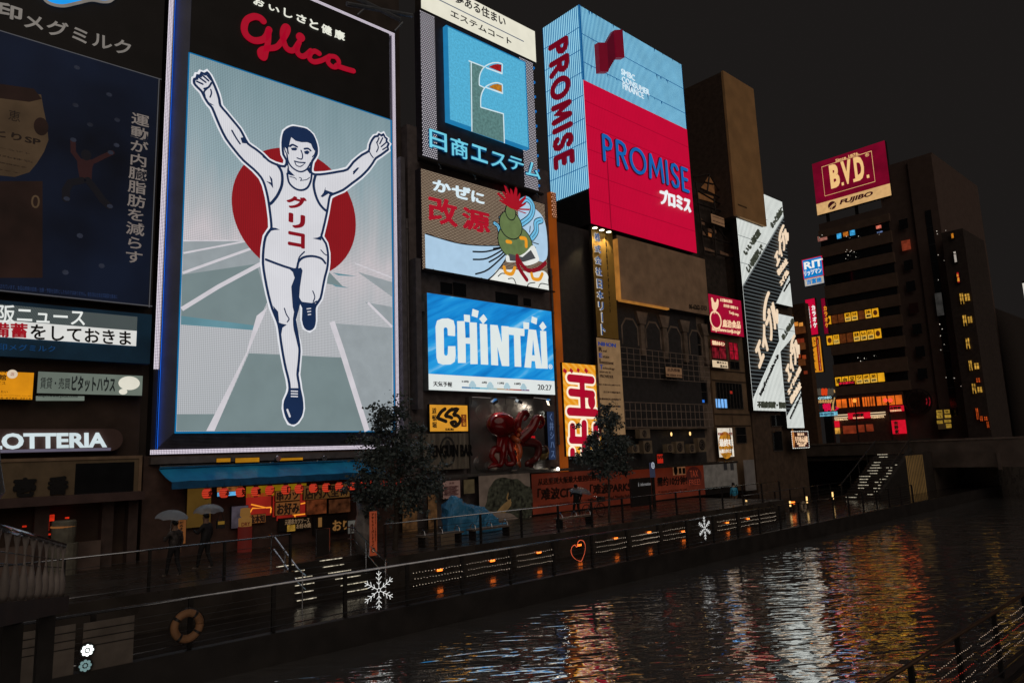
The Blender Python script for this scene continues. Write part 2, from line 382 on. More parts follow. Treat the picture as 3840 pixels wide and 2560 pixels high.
# ------------------------------------------------------------------ railings
def railing(name, label, p0, p1, z, h, posts, nrail, toprad=.03, mat=BLACKM, top=STEEL, group=None, postw=.07):
    p0, p1 = Vector(p0), Vector(p1); L = (p1-p0).length; d = (p1-p0)/L; nrm = Vector((-d.y, d.x))
    t = thing(name, label, 'railing', (*((p0+p1)/2), z), group)
    t['category'] = 'railing'
    for i in range(posts):
        c = p0+d*(L*i/(posts-1)); a = c-d*postw/2-nrm*.04; b = c+d*postw/2+nrm*.04
        vs = []
        for zz in (z, z+h-.02):
            for s1, s2 in ((-1, -1), (1, -1), (1, 1), (-1, 1)): q = c+d*(postw/2*s1)+nrm*(.035*s2); vs.append((q.x, q.y, zz))
        obj('post', MB().add(vs, [(0, 1, 2, 3), (4, 5, 6, 7), (0, 1, 5, 4), (1, 2, 6, 5), (2, 3, 7, 6), (3, 0, 4, 7)]), mat, t)
    obj('handrail', MB().tube([(p0.x, p0.y, z+h), (p1.x, p1.y, z+h)], toprad, 10), top, t, True)
    for i in range(nrail):
        zz = z+.12+(h-.24)*i/max(1, nrail)
        r = .016 if i == 0 else .008
        obj('rail', MB().tube([(p0.x, p0.y-.045, zz), (p1.x, p1.y-.045, zz)], r, 6), STEEL if i == 0 else DKSTEEL, t)
    return t
railing('boardwalk_railing', 'long dark steel railing along the canal edge of the boardwalk, with a polished handrail', (-2.0, YQ+.1), (52.0, YQ+.1), LZ+.06, 1.12, 28, 6, postw=.10)
railing('promenade_railing', 'wire railing of the upper promenade left of the steps, in front of the restaurant', (2.0, YU+.12), (9.8, YU+.12), UZ, 1.06, 5, 6, .022, group='promenade railings')
railing('promenade_railing', 'wire railing of the upper promenade right of the steps, before the orange hoarding', (13.1, YU+.12), (39.8, YU+.12), UZ, 1.06, 14, 6, .022, group='promenade railings')
railing('plaza_railing', 'thin railing on the lower plaza behind the man in the blue jacket', (40.3, 23.6), (60, 24.2), LZ, 1.15, 10, 4, .02)
railing('opposite_railing', 'dark railing hung with small lights on the opposite boardwalk, bottom right corner', (1.0, 4.08), (45, 4.08), LZ+.07, 1.06, 23, 3, .03, top=paint('brown_rail', (.10, .06, .04), .4, .4))
# ------------------------------------------------------------------ string lights on the railings
NETW = glow('warm_bulb', (255, 232, 205), 1.1, var=.3)
NETR = glow('red_bulb', (255, 70, 50), .5, var=.2); NETF = glow('faint_bulb', (255, 220, 190), .55, var=.3)
def bulbs(mb, pts, r, mi=0):
    for q in pts:
        q = Vector(q); mb.add([q+Vector(d)*r for d in ((1, 0, 0), (-1, 0, 0), (0, 1, 0), (0, -1, 0), (0, 0, 1), (0, 0, -1))],
                              [(0, 2, 4), (2, 1, 4), (1, 3, 4), (3, 0, 4), (2, 0, 5), (1, 2, 5), (3, 1, 5), (0, 3, 5)], mi)
FR = F(YQ)
def net(q0, q1, hz, label, n=17, rows=3):
    """rows of bulbs between two pixels of the rail plane"""
    a, b = FR.px(*q0), FR.px(*q1); m = MB()
    for r in range(rows):
        pts = [(a[0]+(b[0]-a[0])*(i+.5*(r % 2))/n, YQ+.03, LZ+.55+hz*(rows-1-r)/(rows-1)*.36+random.uniform(-.012, .012)) for i in range(n)]
        bulbs(m, pts, .012); m.tube([pts[0], pts[-1]], .003, 4, 1)
    o = obj('string_lights', m, [NETW, BLACKM]); return tag(o, label, 'string lights', 'string lights along the boardwalk railing')
bays = [(760, 1075, 'in the first bay right of the large snowflake'), (1100, 1380, 'in the second bay right of the large snowflake'),
        (1418, 1650, 'in the bay just left of the heart light'), (1920, 2118, 'in the bay just right of the heart light'), (2150, 2315, 'in the second bay right of the heart light')]
for a, b, s in bays: net(zR(a, 400)[0], zR(b, 400)[0], 1, 'three rows of tiny warm bulbs '+s)
for a, b, s in ((5, 122, 'in the second bay left of the small far snowflake'), (145, 285, 'in the bay left of the small far snowflake'), (480, 600, 'in the first bay right of the small far snowflake'), (625, 735, 'in the second bay right of the small far snowflake'), (748, 845, 'in the farthest lit bay of the boardwalk railing')):
    net(zS(a, 450)[0], zS(b, 450)[0], 1, 'three rows of tiny warm bulbs '+s, 13)
FO = F(4.0)
for a, b, s in (((1815, 1330), (2030, 1165), 'nearest bay, bottom right'), ((2070, 1130), (2240, 1010), 'middle bay'), ((2262, 990), (2420, 880), 'farthest bay, at the right edge')):
    u0, v0 = FO.px(*zS(*a)[0]); u1, v1 = FO.px(*zS(*b)[0]); m = MB()
    for r in range(5):
        bulbs(m, [(u0+(u1-u0)*(i+.5*(r % 2))/18, 3.98, v0+(v1-v0)*(i/18)-.13*r+random.uniform(-.01, .01)) for i in range(18)], .0075, 1 if r == 2 else 0)
    tag(obj('string_lights', m, [NETF, NETR]), 'rows of tiny bulbs on the opposite railing, '+s, 'string lights', 'string lights on the opposite railing')
SNOW = glow('snow_led', (235, 235, 232), 1.1, var=.1)
def snowflake(c, tip, label):
    u, v = FR.px(*c); R = abs(FR.px(*tip)[1]-v); m = MB(); pts = []
    for k in range(6):
        a = math.pi/2+k*math.pi/3; d = Vector((math.cos(a), math.sin(a))); o = Vector((-d.y, d.x))
        for i in range(26):
            pts.append(d*(R*(.12+.86*i/25)))
        for s0, ln in ((.30, .20), (.52, .26), (.76, .22)):
            for sg in (-1, 1):
                for j in range(1, 8): pts.append(d*(R*(s0+ln*.62*j/7))+o*(R*ln*.62*j/7*sg))
    for k in range(18): pts.append(Vector((math.cos(k*math.pi/9), math.sin(k*math.pi/9)))*R*.10)
    t = thing('snowflake_light', label, 'light figure', FR.at(u, v-R, .05), 'snowflake light figures on the boardwalk railing')
    bulbs(m, [FR.at(u+p.x, v+p.y, .05) for p in pts], .0115); obj('led_rope', m, SNOW, t)
    f = MB()
    for k in range(3):
        a = math.pi/2+k*math.pi/3; d = Vector((math.cos(a), math.sin(a)))*R
        f.tube([FR.at(u-d.x, v-d.y, .028), FR.at(u+d.x, v+d.y, .028)], .008, 5)
    obj('wire_frame', f, BLACKM, t)
snowflake(zR(533, 522)[0], zR(533, 400)[0], 'large white snowflake light figure on the boardwalk railing, nearest the steps')
snowflake(zS(390, 455)[0], zS(390, 382)[0], 'small-looking white snowflake light figure far along the boardwalk railing')
h = [(1803, 340), (1765, 322), (1745, 290), (1746, 258), (1764, 238), (1780, 250), (1786, 222), (1800, 209), (1820, 214), (1832, 240), (1830, 280), (1818, 318)]
hp = spline(pp(FR, zR(*[c for p in h for c in p])), 5, True); m = MB()
bulbs(m, [FR.at(a, b, .05) for a, b in hp], .014); m.tube([FR.at(a, b, .045) for a, b in hp+hp[:1]], .009, 5, 1)
tag(obj('heart_light', m, [glow('heart_bulb', (255, 110, 70), 1.6), paint('red_tube', (.25, .04, .03), .4)]), 'red heart shaped rope light hanging on the boardwalk railing', 'light figure')
# ------------------------------------------------------------------ small orange lamps at the foot of the promenade wall
FW = F(YU-.03); LAMP = glow('orange_lamp', (255, 118, 38), 3.0, var=.2)
def wall_lamp(q, i, fr=FW):
    u, v = fr.px(*q); v = max(v, LZ+.12)
    t = thing('wall_lamp', 'small orange lamp on the promenade wall, %s' % i, 'lamp', fr.at(u, v-.06, .02), 'orange lamps along the promenade wall')
    obj('lens', MB().rect(fr, u-.10, v-.04, u+.10, v+.04, .0, .05), LAMP, t)
    obj('housing', MB().rect(fr, u-.13, v+.042, u+.13, v+.065, -.02, .09).rect(fr, u-.13, v-.065, u+.13, v-.042, -.02, .06), BLACKM, t)
for q, s in ((zR(920, 395)[0], 'behind the first bay right of the large snowflake'), (zR(1252, 336)[0], 'behind the second bay right of the large snowflake'), (zR(1545, 284)[0], 'behind the lit bay left of the heart'),
             (zR(1800, 238)[0], 'behind the heart light'), (zR(2030, 196)[0], 'behind the lit bay right of the heart'), (zR(2240, 158)[0], 'second to the right of the heart'),
             (zS(262, 475)[0], 'just left of the small snowflake'), (zS(533, 422)[0], 'first to the right of the small snowflake'), (zS(660, 398)[0], 'second to the right of the small snowflake')):
    wall_lamp(q, s)
FB = F(22.2); LB = glow('bollard_lens', (255, 205, 130), 1.6)
for q0, q1, s in (((650, 283), (652, 325), 'in front of the man in blue'), ((918, 290), (920, 330), 'third from the far stairs'), ((1020, 262), (1022, 302), 'second from the far stairs'), ((1178, 235), (1180, 280), 'nearest the far stairs')):
    u, v1 = FB.px(*zS(*q0)[0]); _, v0 = FB.px(*zS(*q1)[0]); c = FB.at(u, 0, 0); v0 = max(v0, LZ+.3)
    t = thing('bollard_light', 'slim bollard light with a tall yellow strip, '+s, 'bollard light', (c.x, c.y, LZ), 'bollard lights on the lower plaza')
    obj('strip_lens', MB().box(c.x-.03, c.y-.04, v0, c.x+.03, c.y+.04, v1), LB, t)
    obj('post', MB().box(c.x-.05, c.y-.05, LZ, c.x+.05, c.y+.05, v0-.002).box(c.x-.05, c.y-.05, v1+.002, c.x+.05, c.y+.05, v1+.05), BLACKM, t)
for q, s in (((352, 345), 'left of two between snowflake and man in blue'), ((474, 336), 'right of two between snowflake and man in blue'), ((697, 335), 'right of the man in blue'), ((937, 300), 'beside the bollards')):
    u, v = FB.px(*zS(*q)[0]); c = FB.at(u, 0, 0); v = max(v, LZ+.35)
    t = thing('path_lamp', 'short orange path lamp, '+s, 'lamp', (c.x, c.y, LZ), 'orange path lamps on the lower plaza')
    obj('lamp_head', MB().box(c.x-.10, c.y-.08, v-.09, c.x+.10, c.y+.08, v+.07), LAMP, t)
    obj('post', MB().box(c.x-.06, c.y-.05, LZ, c.x+.06, c.y+.05, v-.092).box(c.x-.11, c.y-.09, v+.072, c.x+.11, c.y+.09, v+.1), BLACKM, t)
# ------------------------------------------------------------------ lower left: notice boards, lifebuoy and floodlights on the railing
FP = F(YQ-.02); GR = paint('drab_panel', (.16, .135, .115), .7, var=.3, sc=2)
for q, s in ((((75, 2370), (268, 2600)), 'left of the floodlights'), (((312, 2335), (494, 2500)), 'right of the floodlights')):
    m = MB(); u0, v0, u1, v1 = two(FP, q); v0 = max(v0, LZ+.05); m.rect(FP, u0, v0, u1, v1, .03, .05)
    for i in range(1, 4): m.rect(FP, u0, v1-i*.16, u1, v1-i*.16+.018, .051, .058, 1)
    tag(obj('railing_panel', m, [GR, BLACKM]), 'drab brown panel tied to the boardwalk railing, '+s, 'panel', 'panels tied to the railing')
FLOOD = glow('flood_led', (235, 245, 240), 2.2)
FDIM = glow('flood_led_dim', (120, 150, 150), .8)
for (x, y), s, mt in (((632, 848), 'upper, glaring white one on the railing', FLOOD), ((616, 960), 'lower, dimmer one on the railing', FDIM)):
    u, v = FP.px(*zQ(x, y)[0]); t = thing('floodlight', 'round floodlight made of a ring of small leds, '+s, 'floodlight', FP.at(u, v-.16, .07), 'floodlights on the railing')
    obj('housing', MB().disc(FP, (u, v), .15, .15, .05, .12), BLACKM, t)
    for k in range(8):
        a = k*math.pi/4; obj('led', MB().disc(FP, (u+.085*math.cos(a), v+.085*math.sin(a)), .034, .034, .121, .135, k=10), mt, t)
    obj('led', MB().disc(FP, (u, v), .032, .032, .121, .135, k=10), mt, t)
    obj('bracket', MB().rect(FP, u-.02, v-.03, u+.02, v+.03, -.09, .049), BLACKM, t)
def lifebuoy(c, rpx, label, mats):
    u, v = FP.px(*c); R = v-FP.px(c[0], c[1]+rpx)[1]; t = thing('lifebuoy', label, 'lifebuoy', FP.at(u, v-R, .1), 'lifebuoys on the boardwalk railing')
    m = MB(); st = MB()
    def ring(mb, a0, a1, r, n): mb.tube([FP.at(u+R*.76*math.cos(a0+(a1-a0)*i/n), v+R*.76*math.sin(a0+(a1-a0)*i/n), .14) for i in range(n+1)], r, 10)
    ring(m, 0, 2*math.pi, R*.24, 36)
    obj('ring', m, mats[0], t, True)
    for k in range(4):
        s = MB(); a = math.pi/4+.15+k*math.pi/2; ring(s, a-.10, a+.10, R*.25, 4); obj('strap', s, mats[1], t)
    s = MB(); 
    for k in range(4):
        a0 = math.pi/4+.15+k*math.pi/2
        s.tube([FP.at(u+R*(1.0+.06*math.sin(math.pi*i/6))*math.cos(a0+math.pi/2*i/6), v+R*(1.0+.06*math.sin(math.pi*i/6))*math.sin(a0+math.pi/2*i/6), .14) for i in range(7)], .012, 5)
    obj('rope', s, mats[1], t)
lifebuoy(zQ(1360, 670)[0], 63, 'worn orange and white lifebuoy with dark straps hanging on the near railing', [paint('buoy_orange', (.30, .15, .07), .6, var=.3, sc=3), BLACKM])
lifebuoy(zS(985, 325)[0], 22, 'small pale lifebuoy far along the boardwalk railing before the stairs', [paint('buoy_pale', (.35, .28, .2), .6, var=.3, sc=3), BLACKM])
# ------------------------------------------------------------------ stone balustrade and lamp of the near bridge stair, far left
t = thing('stair_balustrade', 'grey balustrade with bottle shaped balusters and a steel handrail descending at the far left', 'balustrade', (2.2, 14, 2.6))
BAL = paint('baluster_grey', (.30, .26, .24), .6, var=.25, sc=3)
p0 = Vector((1.36, 11.2, CZ-.66)); p1 = Vector((3.0, 16.0, CZ-1.385))
obj('handrail', MB().tube([p0-(p1-p0)*.2, p1+(p1-p0)*.03], .045, 10), STEEL, t, True)
m = MB(); d = p1-p0
for s in (.30, .45): m.tube([p0-Vector((0, 0, s))-d*.1, p1-Vector((0, 0, s*.9))], .009, 6)
obj('rod', m, STEEL, t)
for i in range(-2, 10):
    q = p0+d*(i/9+.02); obj('baluster', MB().lathe(q-Vector((0, 0, .92)), [(.035, 0), (.06, .08), (.066, .2), (.042, .36), (.017, .52), (.015, .62), (.025, .74), (.042, .84), (.042, .89)], 12), BAL, t, True)
e = Vector((.11, -.03, 0))
obj('stringer', MB().add([p0-d*.2-Vector((0, 0, .93))-e, p1+d*.05-Vector((0, 0, .93))-e, p1+d*.05-Vector((0, 0, 1.22))-e, p0-d*.2-Vector((0, 0, 1.22))-e,
     p0-d*.2-Vector((0, 0, .93))+e, p1+d*.05-Vector((0, 0, .93))+e, p1+d*.05-Vector((0, 0, 1.22))+e, p0-d*.2-Vector((0, 0, 1.22))+e],
     [(0, 1, 2, 3), (4, 5, 6, 7), (0, 1, 5, 4), (2, 3, 7, 6), (1, 2, 6, 5), (0, 3, 7, 4)]), paint('stringer_brown', (.06, .038, .028), .7, sc=2), t)
for k in (.25, .75):
    q = p0+d*k-Vector((0, 0, 1.22)); obj('support', MB().box(q.x-.12, q.y-.12, -.5, q.x+.12, q.y+.12, q.z-.004), BLACKM, t)
t = thing('bridge_lamp', 'fluted metal bridge lamp with a flared collar, cut by the left edge of the photo', 'lamp', (1.02, 10.2, 1.0))
c = Vector((1.02, 10.2, 0)); RIB = paint('fluted_metal', (.30, .33, .35), .3, .8, sc=4)
m = MB(); k = 40
prof = [(.20, CZ+.30), (.22, CZ+.1), (.25, CZ-.06), (.28, CZ-.22), (.17, CZ-.40)]
for i, (r, z) in enumerate(prof): m.v += [c+Vector(((r*(1-.07*(j % 2)))*math.cos(2*math.pi*j/k), (r*(1-.07*(j % 2)))*math.sin(2*math.pi*j/k), z)) for j in range(k)]
m.f += [(i*k+j, i*k+(j+1) % k, (i+1)*k+(j+1) % k, (i+1)*k+j) for i in range(len(prof)-1) for j in range(k)]; m.m += [0]*len(m.f)
obj('fluted_shade', m, RIB, t)
obj('collar', MB().lathe(c, [(.16, CZ-.41), (.19, CZ-.46), (.245, CZ-.56), (.245, CZ-.64), (.19, CZ-.76), (.15, CZ-.80)], 24), paint('lamp_collar', (.22, .24, .22), .35, .6), t)
obj('pole', MB().lathe(c, [(.15, -1), (.15, CZ-.805)], 20), paint('lamp_pole', (.10, .10, .10), .4, .5), t)
# ================================================================== left building and its signs
FF = F(YF)
def facade(name, label, x0, x1, z0, z1, mat, y=27.75, depth=14, extra=None):
    t = thing(name, label, 'building', ((x0+x1)/2, y+depth/2, z0))
    obj('wall', MB().box(x0, y, z0, x1, y+depth, z1), mat, t); return t
BROWNW = paint('brown_wall', (.075, .048, .036), .8, var=.3, sc=1.1)
GLASSD = paint('dark_glass', (.012, .013, .015), .12, 0, var=.3, sc=2, spec=.6)
FRM = paint('frame_grey', (.12, .105, .095), .5, .4, sc=4)
bL = block('shop_building', 'dark brown building at the left edge carrying the milk advert and the news ticker', -14, 7.35, UZ, 30, BROWNW)
# milk advert
MILKB = paint('billboard_black', (.022, .020, .021), .55, sc=1)
NAVY = glow('poster_navy', (19, 29, 50), .36, var=.6, sc=.3, base=.012)  # unlit print: the light falling on it is put in as dim emission
(uM, vM), (uM2, vM2) = FF.px(0, 113), FF.px(596, 297)
vdiv = vM2; uR = 7.45; vbot = FF.px(556, 1152)[1]
t, _ = board('milk_billboard', 'tall dark billboard with silver katakana milk brand lettering above a navy yogurt poster', 'billboard', FF, None, .4, None, MILKB, uv=(-6, vbot, uR, 27.5))
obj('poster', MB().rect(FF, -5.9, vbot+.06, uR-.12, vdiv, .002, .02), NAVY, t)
SILV = paint('silver_letter', (.62, .58, .54), .45, .5, var=.2, sc=2)
SILVG = glow('silver_dim', (128, 122, 116), .85, var=.15)
letters(t, FF, SILVG, ('印', ((-8, 4), (80, 86)), .03), ('メグミルク', (zT(163, 190)[0], zT(895, 392)[0], zT(165, 80)[0]), .012))
m = MB(); b = spline(pp(FF, zT(270, -80, 300, 0, 350, 35, 430, 48, 520, 30, 620, 8, 700, 20, 760, 8, 790, -60, 600, -150, 400, -140)), 4, True)
m.prism(FF, b, .001, .05); obj('emblem', m, glow('emblem_blue', (20, 150, 235), 1), t)
m = MB(); m.rib(FF, b, .10, .051, .08, closed=True); obj('emblem_rim', m, SILVG, t)
m = MB(); m.rib(FF, [(-5.9, vdiv), (uR, vdiv)], .03, .02, .03).rib(FF, [(-5.9, vbot+.05), (uR, vbot+.05)], .035, .02, .03)
m.rect(FF, uR-.10, vbot, uR-.07, vdiv, .02, .03); obj('trim', m, glow('thin_trim', (95, 95, 100), .6), t)
letters(t, FF, glow('poster_text', (128, 118, 112), .75), ('v:運動が内臓脂肪を減らす', ((492, 418), (536, 997)), .012), n0=.021, n1=.03)
# yogurt carton and climber printed on the poster
CRT = glow('carton_cream', (92, 72, 52), .42, var=.35, sc=.8); CRB = glow('carton_brown', (40, 24, 20), .5, var=.5, sc=.6); CRX = glow('carton_print', (34, 24, 20), .5)
m = MB(); m.prism(FF, pp(FF, zT(-120, 1240, 290, 1240, 290, 1900, -120, 1900)), .021, .024, 1)
m.prism(FF, pp(FF, zT(-120, 600, 280, 650, 295, 740, 320, 860, 330, 960, 300, 1040, 250, 1120, 200, 1180, 100, 1212, -20, 1200, -120, 1180)), .025, .03, 0)
m.prism(FF, pp(FF, zT(-120, 560, 230, 610, 285, 680, 200, 700, -120, 660)), .031, .034, 1)
m.disc(FF, FF.px(*zT(280, 868)[0]), .21, .32, .031, .034, 1)
obj('carton_print', m, [CRT, CRB], t)
letters(t, FF, CRX, ('恵', (zT(60, 750)[0], zT(135, 840)[0])), ('とりSP', (zT(-40, 880)[0], zT(275, 1000)[0]), .03), ('ヨーグルト', (zT(-60, 1005)[0], zT(205, 1050)[0])), ('菌SP株が', (zT(-60, 1060)[0], zT(225, 1105)[0])), ('内臓脂肪を', (zT(-60, 1105)[0], zT(180, 1145)[0])), ('減らす', (zT(-40, 1150)[0], zT(135, 1190)[0])), n0=.031, n1=.036)
letters(t, FF, CRT, ('0', (zT(215, 1330)[0], zT(268, 1430)[0])), n0=.026, n1=.03)
m = MB(); P_ = lambda *p: pp(FF, zT(*p))
m.prism(FF, P_(525, 1085, 650, 1095, 630, 1150, 625, 1230, 545, 1225, 530, 1150), .021, .025, 0)
m.rib(FF, P_(540, 1095, 500, 1040, 498, 965), .16, .021, .026, 0).rib(FF, P_(640, 1105, 700, 1075, 765, 1045), .16, .021, .026, 0)
m.rib(FF, P_(560, 1235, 480, 1250, 450, 1300, 450, 1360), .24, .021, .026, 1).rib(FF, P_(600, 1235, 660, 1310, 700, 1370, 745, 1410), .24, .021, .026, 1)
m.disc(FF, P_(588, 1062)[0], .16, .2, .021, .026, 1)
obj('climber_print', m, [glow('climber_red', (54, 28, 30), .5), glow('climber_dark', (24, 24, 32), .4), glow('climber_grey', (60, 66, 84), .32, var=.5)], t)
for p in ((615, 855), (525, 465), (515, 722), (745, 650), (800, 822), (795, 995), (500, 958), (755, 1045), (455, 1360), (750, 1412)): obj('stone_print', MB().disc(FF, P_(*p)[0], .10, .08, .026, .03, 0, 7), glow('climber_grey', (66, 70, 84)), t)
for p in ((670, 55), (548, 362), (852, 308)): obj('stone_print', MB().disc(FF, FF.px(*zE(*p)[0]), .10, .09, .026, .03, 0, 7), glow('climber_grey', (66, 70, 84)), t)

letters(t, FF, glow('fine_print', (40, 60, 100), .6), ('※内臓脂肪を減らす機能が報告されています。本品は疾病の診断・治療・予防を目的としたものではありません。食生活は主食主菜副菜を基本に', (zE(-300, 470)[0], zE(985, 585)[0], zE(-300, 430)[0])), n0=.021, n1=.026)
# news ticker
BLUEP = paint('ticker_blue', (.02, .11, .24), .5, var=.35, sc=.7)
t, q = board('news_ticker', 'blue panel with a two line led news ticker, grey line above white line', 'ticker sign', FF, None, .35, None, BLUEP, uv=(-6, FF.px(558, 1364)[1], uR+.02, FF.px(556, 1178)[1]))
r1 = FF.px(*zE(0, 635)[0]); a1 = FF.px(*zE(1153, 735)[0]); a2 = FF.px(*zE(1148, 852)[0]); a3 = FF.px(*zE(1143, 980)[0])
obj('grey_row', MB().rect(FF, -5.8, a2[1], a1[0], a1[1], .001, .02), pattern('led_grey', 'stripe', (62, 70, 70), (76, 84, 84), .06, .5, .6), t)
obj('white_row', MB().rect(FF, -5.8, a3[1], a1[0], a2[1]-.004, .001, .02), glow('led_white_row', (214, 214, 210), 1, var=.05), t)
letters(t, FF, glow('led_white_text', (225, 228, 224), 1), ('大阪ニュース', (zE(-190, 775)[0], zE(712, 815)[0], zE(-190, 620)[0]), .015), n0=.021, n1=.03)
letters(t, FF, glow('led_red_text', (150, 15, 30), 1), ('備蓄', (zE(-75, 905)[0], zE(232, 912)[0], zE(-75, 780)[0]), .03), n0=.021, n1=.03)
letters(t, FF, paint('led_off_text', (.02, .015, .015), .6), ('をしておきま', (zE(255, 922)[0], zE(1100, 975)[0], zE(255, 795)[0]), .02), n0=.021, n1=.03)
letters(t, FF, glow('ghost_text', (14, 62, 108), .9), ('雪印メグミルク', (zE(-100, 1010)[0], zE(465, 1030)[0], zE(-100, 955)[0])), n0=.001, n1=.01)
# small lit signs below the ticker
ORA = glow('sign_orange', (214, 138, 16), .95, var=.12)
t, q = board('orange_shop_sign', 'small lit orange rental agency sign at the left edge under the ticker', 'sign', FF, ((-150, 1384), (123, 1500)), .25, ORA, BLACKM, lip=.02)
INK = paint('ink_black', (.012, .012, .013), .5)
INKG = glow('ink_on_orange', (60, 36, 10), .8)
letters(t, FF, INKG, ('MAISON', (zE(-160, 1182)[0], zE(48, 1205)[0]), .02), ('賃貸館', (zE(-160, 1212)[0], zE(50, 1268)[0]), .02), ('サービス', (zE(-110, 1272)[0], zE(45, 1305)[0])), ('http://www.k-invest.co.jp', (zE(-180, 1385)[0], zE(262, 1402)[0])), ('TEL 06-6766-2016', (zE(-120, 1405)[0], zE(260, 1426)[0]), .01), ('探したい', (zE(-60, 1350)[0], zE(62, 1374)[0])))
obj('disc_mark', MB().disc(FF, FF.px(*zE(103, 1215)[0]), .14, .14, .013, .03), glow('disc_white', (225, 205, 180), .9), t)
letters(t, FF, glow('disc_red', (150, 30, 20), .8), ('店', (zE(88, 1200)[0], zE(118, 1230)[0])), n0=.031, n1=.04)
PIT = glow('sign_sage', (112, 122, 112), .8, var=.2, sc=.8)
t, q = board('estate_agent_sign', 'pale green lit estate agent sign with a white speech bubble, under the ticker', 'sign', FF, (zE(316, 1188)[0], zE(1196, 1400)[0]), .2, PIT, BLACKM, lip=.02)
obj('web_tab', MB().prism(FF, pp(FF, zE(306, 1398, 708, 1400, 708, 1436, 306, 1436)), -.1, .012), PIT, t)
INKD = glow('ink_dark_lit', (26, 30, 30), .8)
letters(t, FF, INKD, ('賃貸・売買', (zE(340, 1240)[0], zE(585, 1342)[0])), ('ピタットハウス', (zE(605, 1228)[0], zE(962, 1368)[0]), .03), ('http://www.pitat.com/', (zE(320, 1384)[0], zE(655, 1418)[0])))
m = MB(); BUB = glow('bubble_white', (226, 222, 206), .95); c = FF.px(*zE(1084, 1291)[0]); e = FF.px(*zE(1170, 1351)[0]); m.disc(FF, c, e[0]-c[0], c[1]-e[1], .013, .03)
c = FF.px(*zE(1033, 1362)[0]); m.disc(FF, c, .13, .10, .013, .03); obj('bubble', m, BUB, t)
# hamburger shop fascia
PLUM = paint('plum_panel', (.13, .075, .066), .6, var=.2, sc=1)
t = thing('burger_shop_sign', 'rounded plum fascia with big white letters ending in A, above the dark noodle shop sign', 'sign', FF.at(2.5, FF.px(*zK(400, 285)[0])[1], -.1))
u0, v0, u1, v1 = two(FF, (zK(-200, 22)[0], zK(1285, 250)[0])); r = (v1-v0)/2
obj('fascia', MB().prism(FF, [(u0, v0), (u1-r, v0)]+[(u1-r+r*math.cos(a), v0+r+r*math.sin(a)) for a in [math.pi*(i/14-.5) for i in range(1, 14)]]+[(u1-r, v1), (u0, v1)], -.25, 0), PLUM, t)
letters(t, FF, glow('letter_white', (208, 222, 226), 1), ('LOTTERIA', (zK(-122, 240)[0], zK(1118, 215)[0], zK(-122, 68)[0]), .035), n0=.03, n1=.09)
obj('underline', MB().rect(FF, u0, v0+.02, FF.px(*zK(1160, 240)[0])[0], v0+.11, .01, .05), glow('underline_dim', (118, 112, 132), .6), t)
t, q = board('noodle_shop_sign', 'long unlit tan sign with two bold black brush characters and a dark glass pane', 'sign', FF, (zK(-150, 345)[0], zK(1470, 745)[0]), .3, paint('tan_board', (.20, .145, .085), .7, var=.2), FRM, lip=.09, frame=paint('tan_frame', (.30, .20, .125), .6))
m = MB().rect(FF, *two(FF, (zK(795, 385)[0], zK(1395, 700)[0]))[:2], *two(FF, (zK(795, 385)[0], zK(1395, 700)[0]))[2:], .013, .03); obj('glass_pane', m, GLASSD, t)
letters(t, FF, paint('brush_black', (.008, .008, .009), .5), ('壱', (zK(140, 535)[0], zK(372, 730)[0]), .06), ('番', (zK(500, 520)[0], zK(712, 708)[0]), .06), n0=.013, n1=.06)
m = MB().box(-14, 26.6, UZ+2.15, 7.3, 27.74, UZ+2.42); o = obj('canopy', m, paint('canopy_maroon', (.10, .06, .055), .5, sc=2)); tag(o, 'shallow dark canopy over the shop at the far left', 'canopy')
# ground floor shop under it: dim interior with a few red lights, drum and pillars
t = thing('street_shop', 'dim open shopfront at the far left with red lights, a barrel and dark counters', 'shopfront', (3, 27.6, UZ))
for x, ww in ((-.2, .3), (2.55, .25), (4.3, .4), (6.2, .35), (7.0, .3)): obj('pillar', MB().box(x, 27.30, UZ, x+ww, 27.74, UZ+2.15), paint('shop_pillar', (.09, .06, .052), .7), t)
m = MB(); m.box(2.85, 27.0, UZ, 4.25, 27.28, UZ+.95).box(4.75, 27.05, UZ, 6.15, 27.28, UZ+.9); obj('counter', m, paint('counter_tan', (.17, .12, .10), .7, sc=2), t)
m = MB()
for p, ww, hh in (((520, 960), .05, .2), ((560, 955), .05, .2), ((510, 1040), .035, .3)):
    u, v = FF.px(*zK(*p)[0]); m.rect(FF, u-ww, v-hh/2, u+ww, v+hh/2, -.2, -.1)
for p in ((265, 1046), (390, 1030), (410, 1080), (715, 955), (520, 1130)):
    u, v = FF.px(*zK(*p)[0]); m.rect(FF, u-.05, v-.025, u+.05, v+.025, -.2, -.1)
obj('red_light', m, glow('shop_red', (190, 38, 16), 1, var=.4, sc=6), t)
u, v = F(26.6).px(*zK(665, 1180)[0]); 
obj('barrel', MB().lathe((u, 26.6, UZ), [(.42, 0), (.42, .95), (.30, .96), (.34, 1.2), (.34, 1.62), (.30, 1.66)], 18), paint('barrel_straw', (.20, .19, .15), .7, sc=5), t)
u, v = F(26.6).px(*zK(665, 1045)[0]); obj('barrel_rim', MB().lathe((u, 26.6, v-.03), [(.33, 0), (.36, .03), (.33, .06)], 18), glow('rim_glow', (150, 95, 50), .5), t)  # barrel rim given a dim amber emission
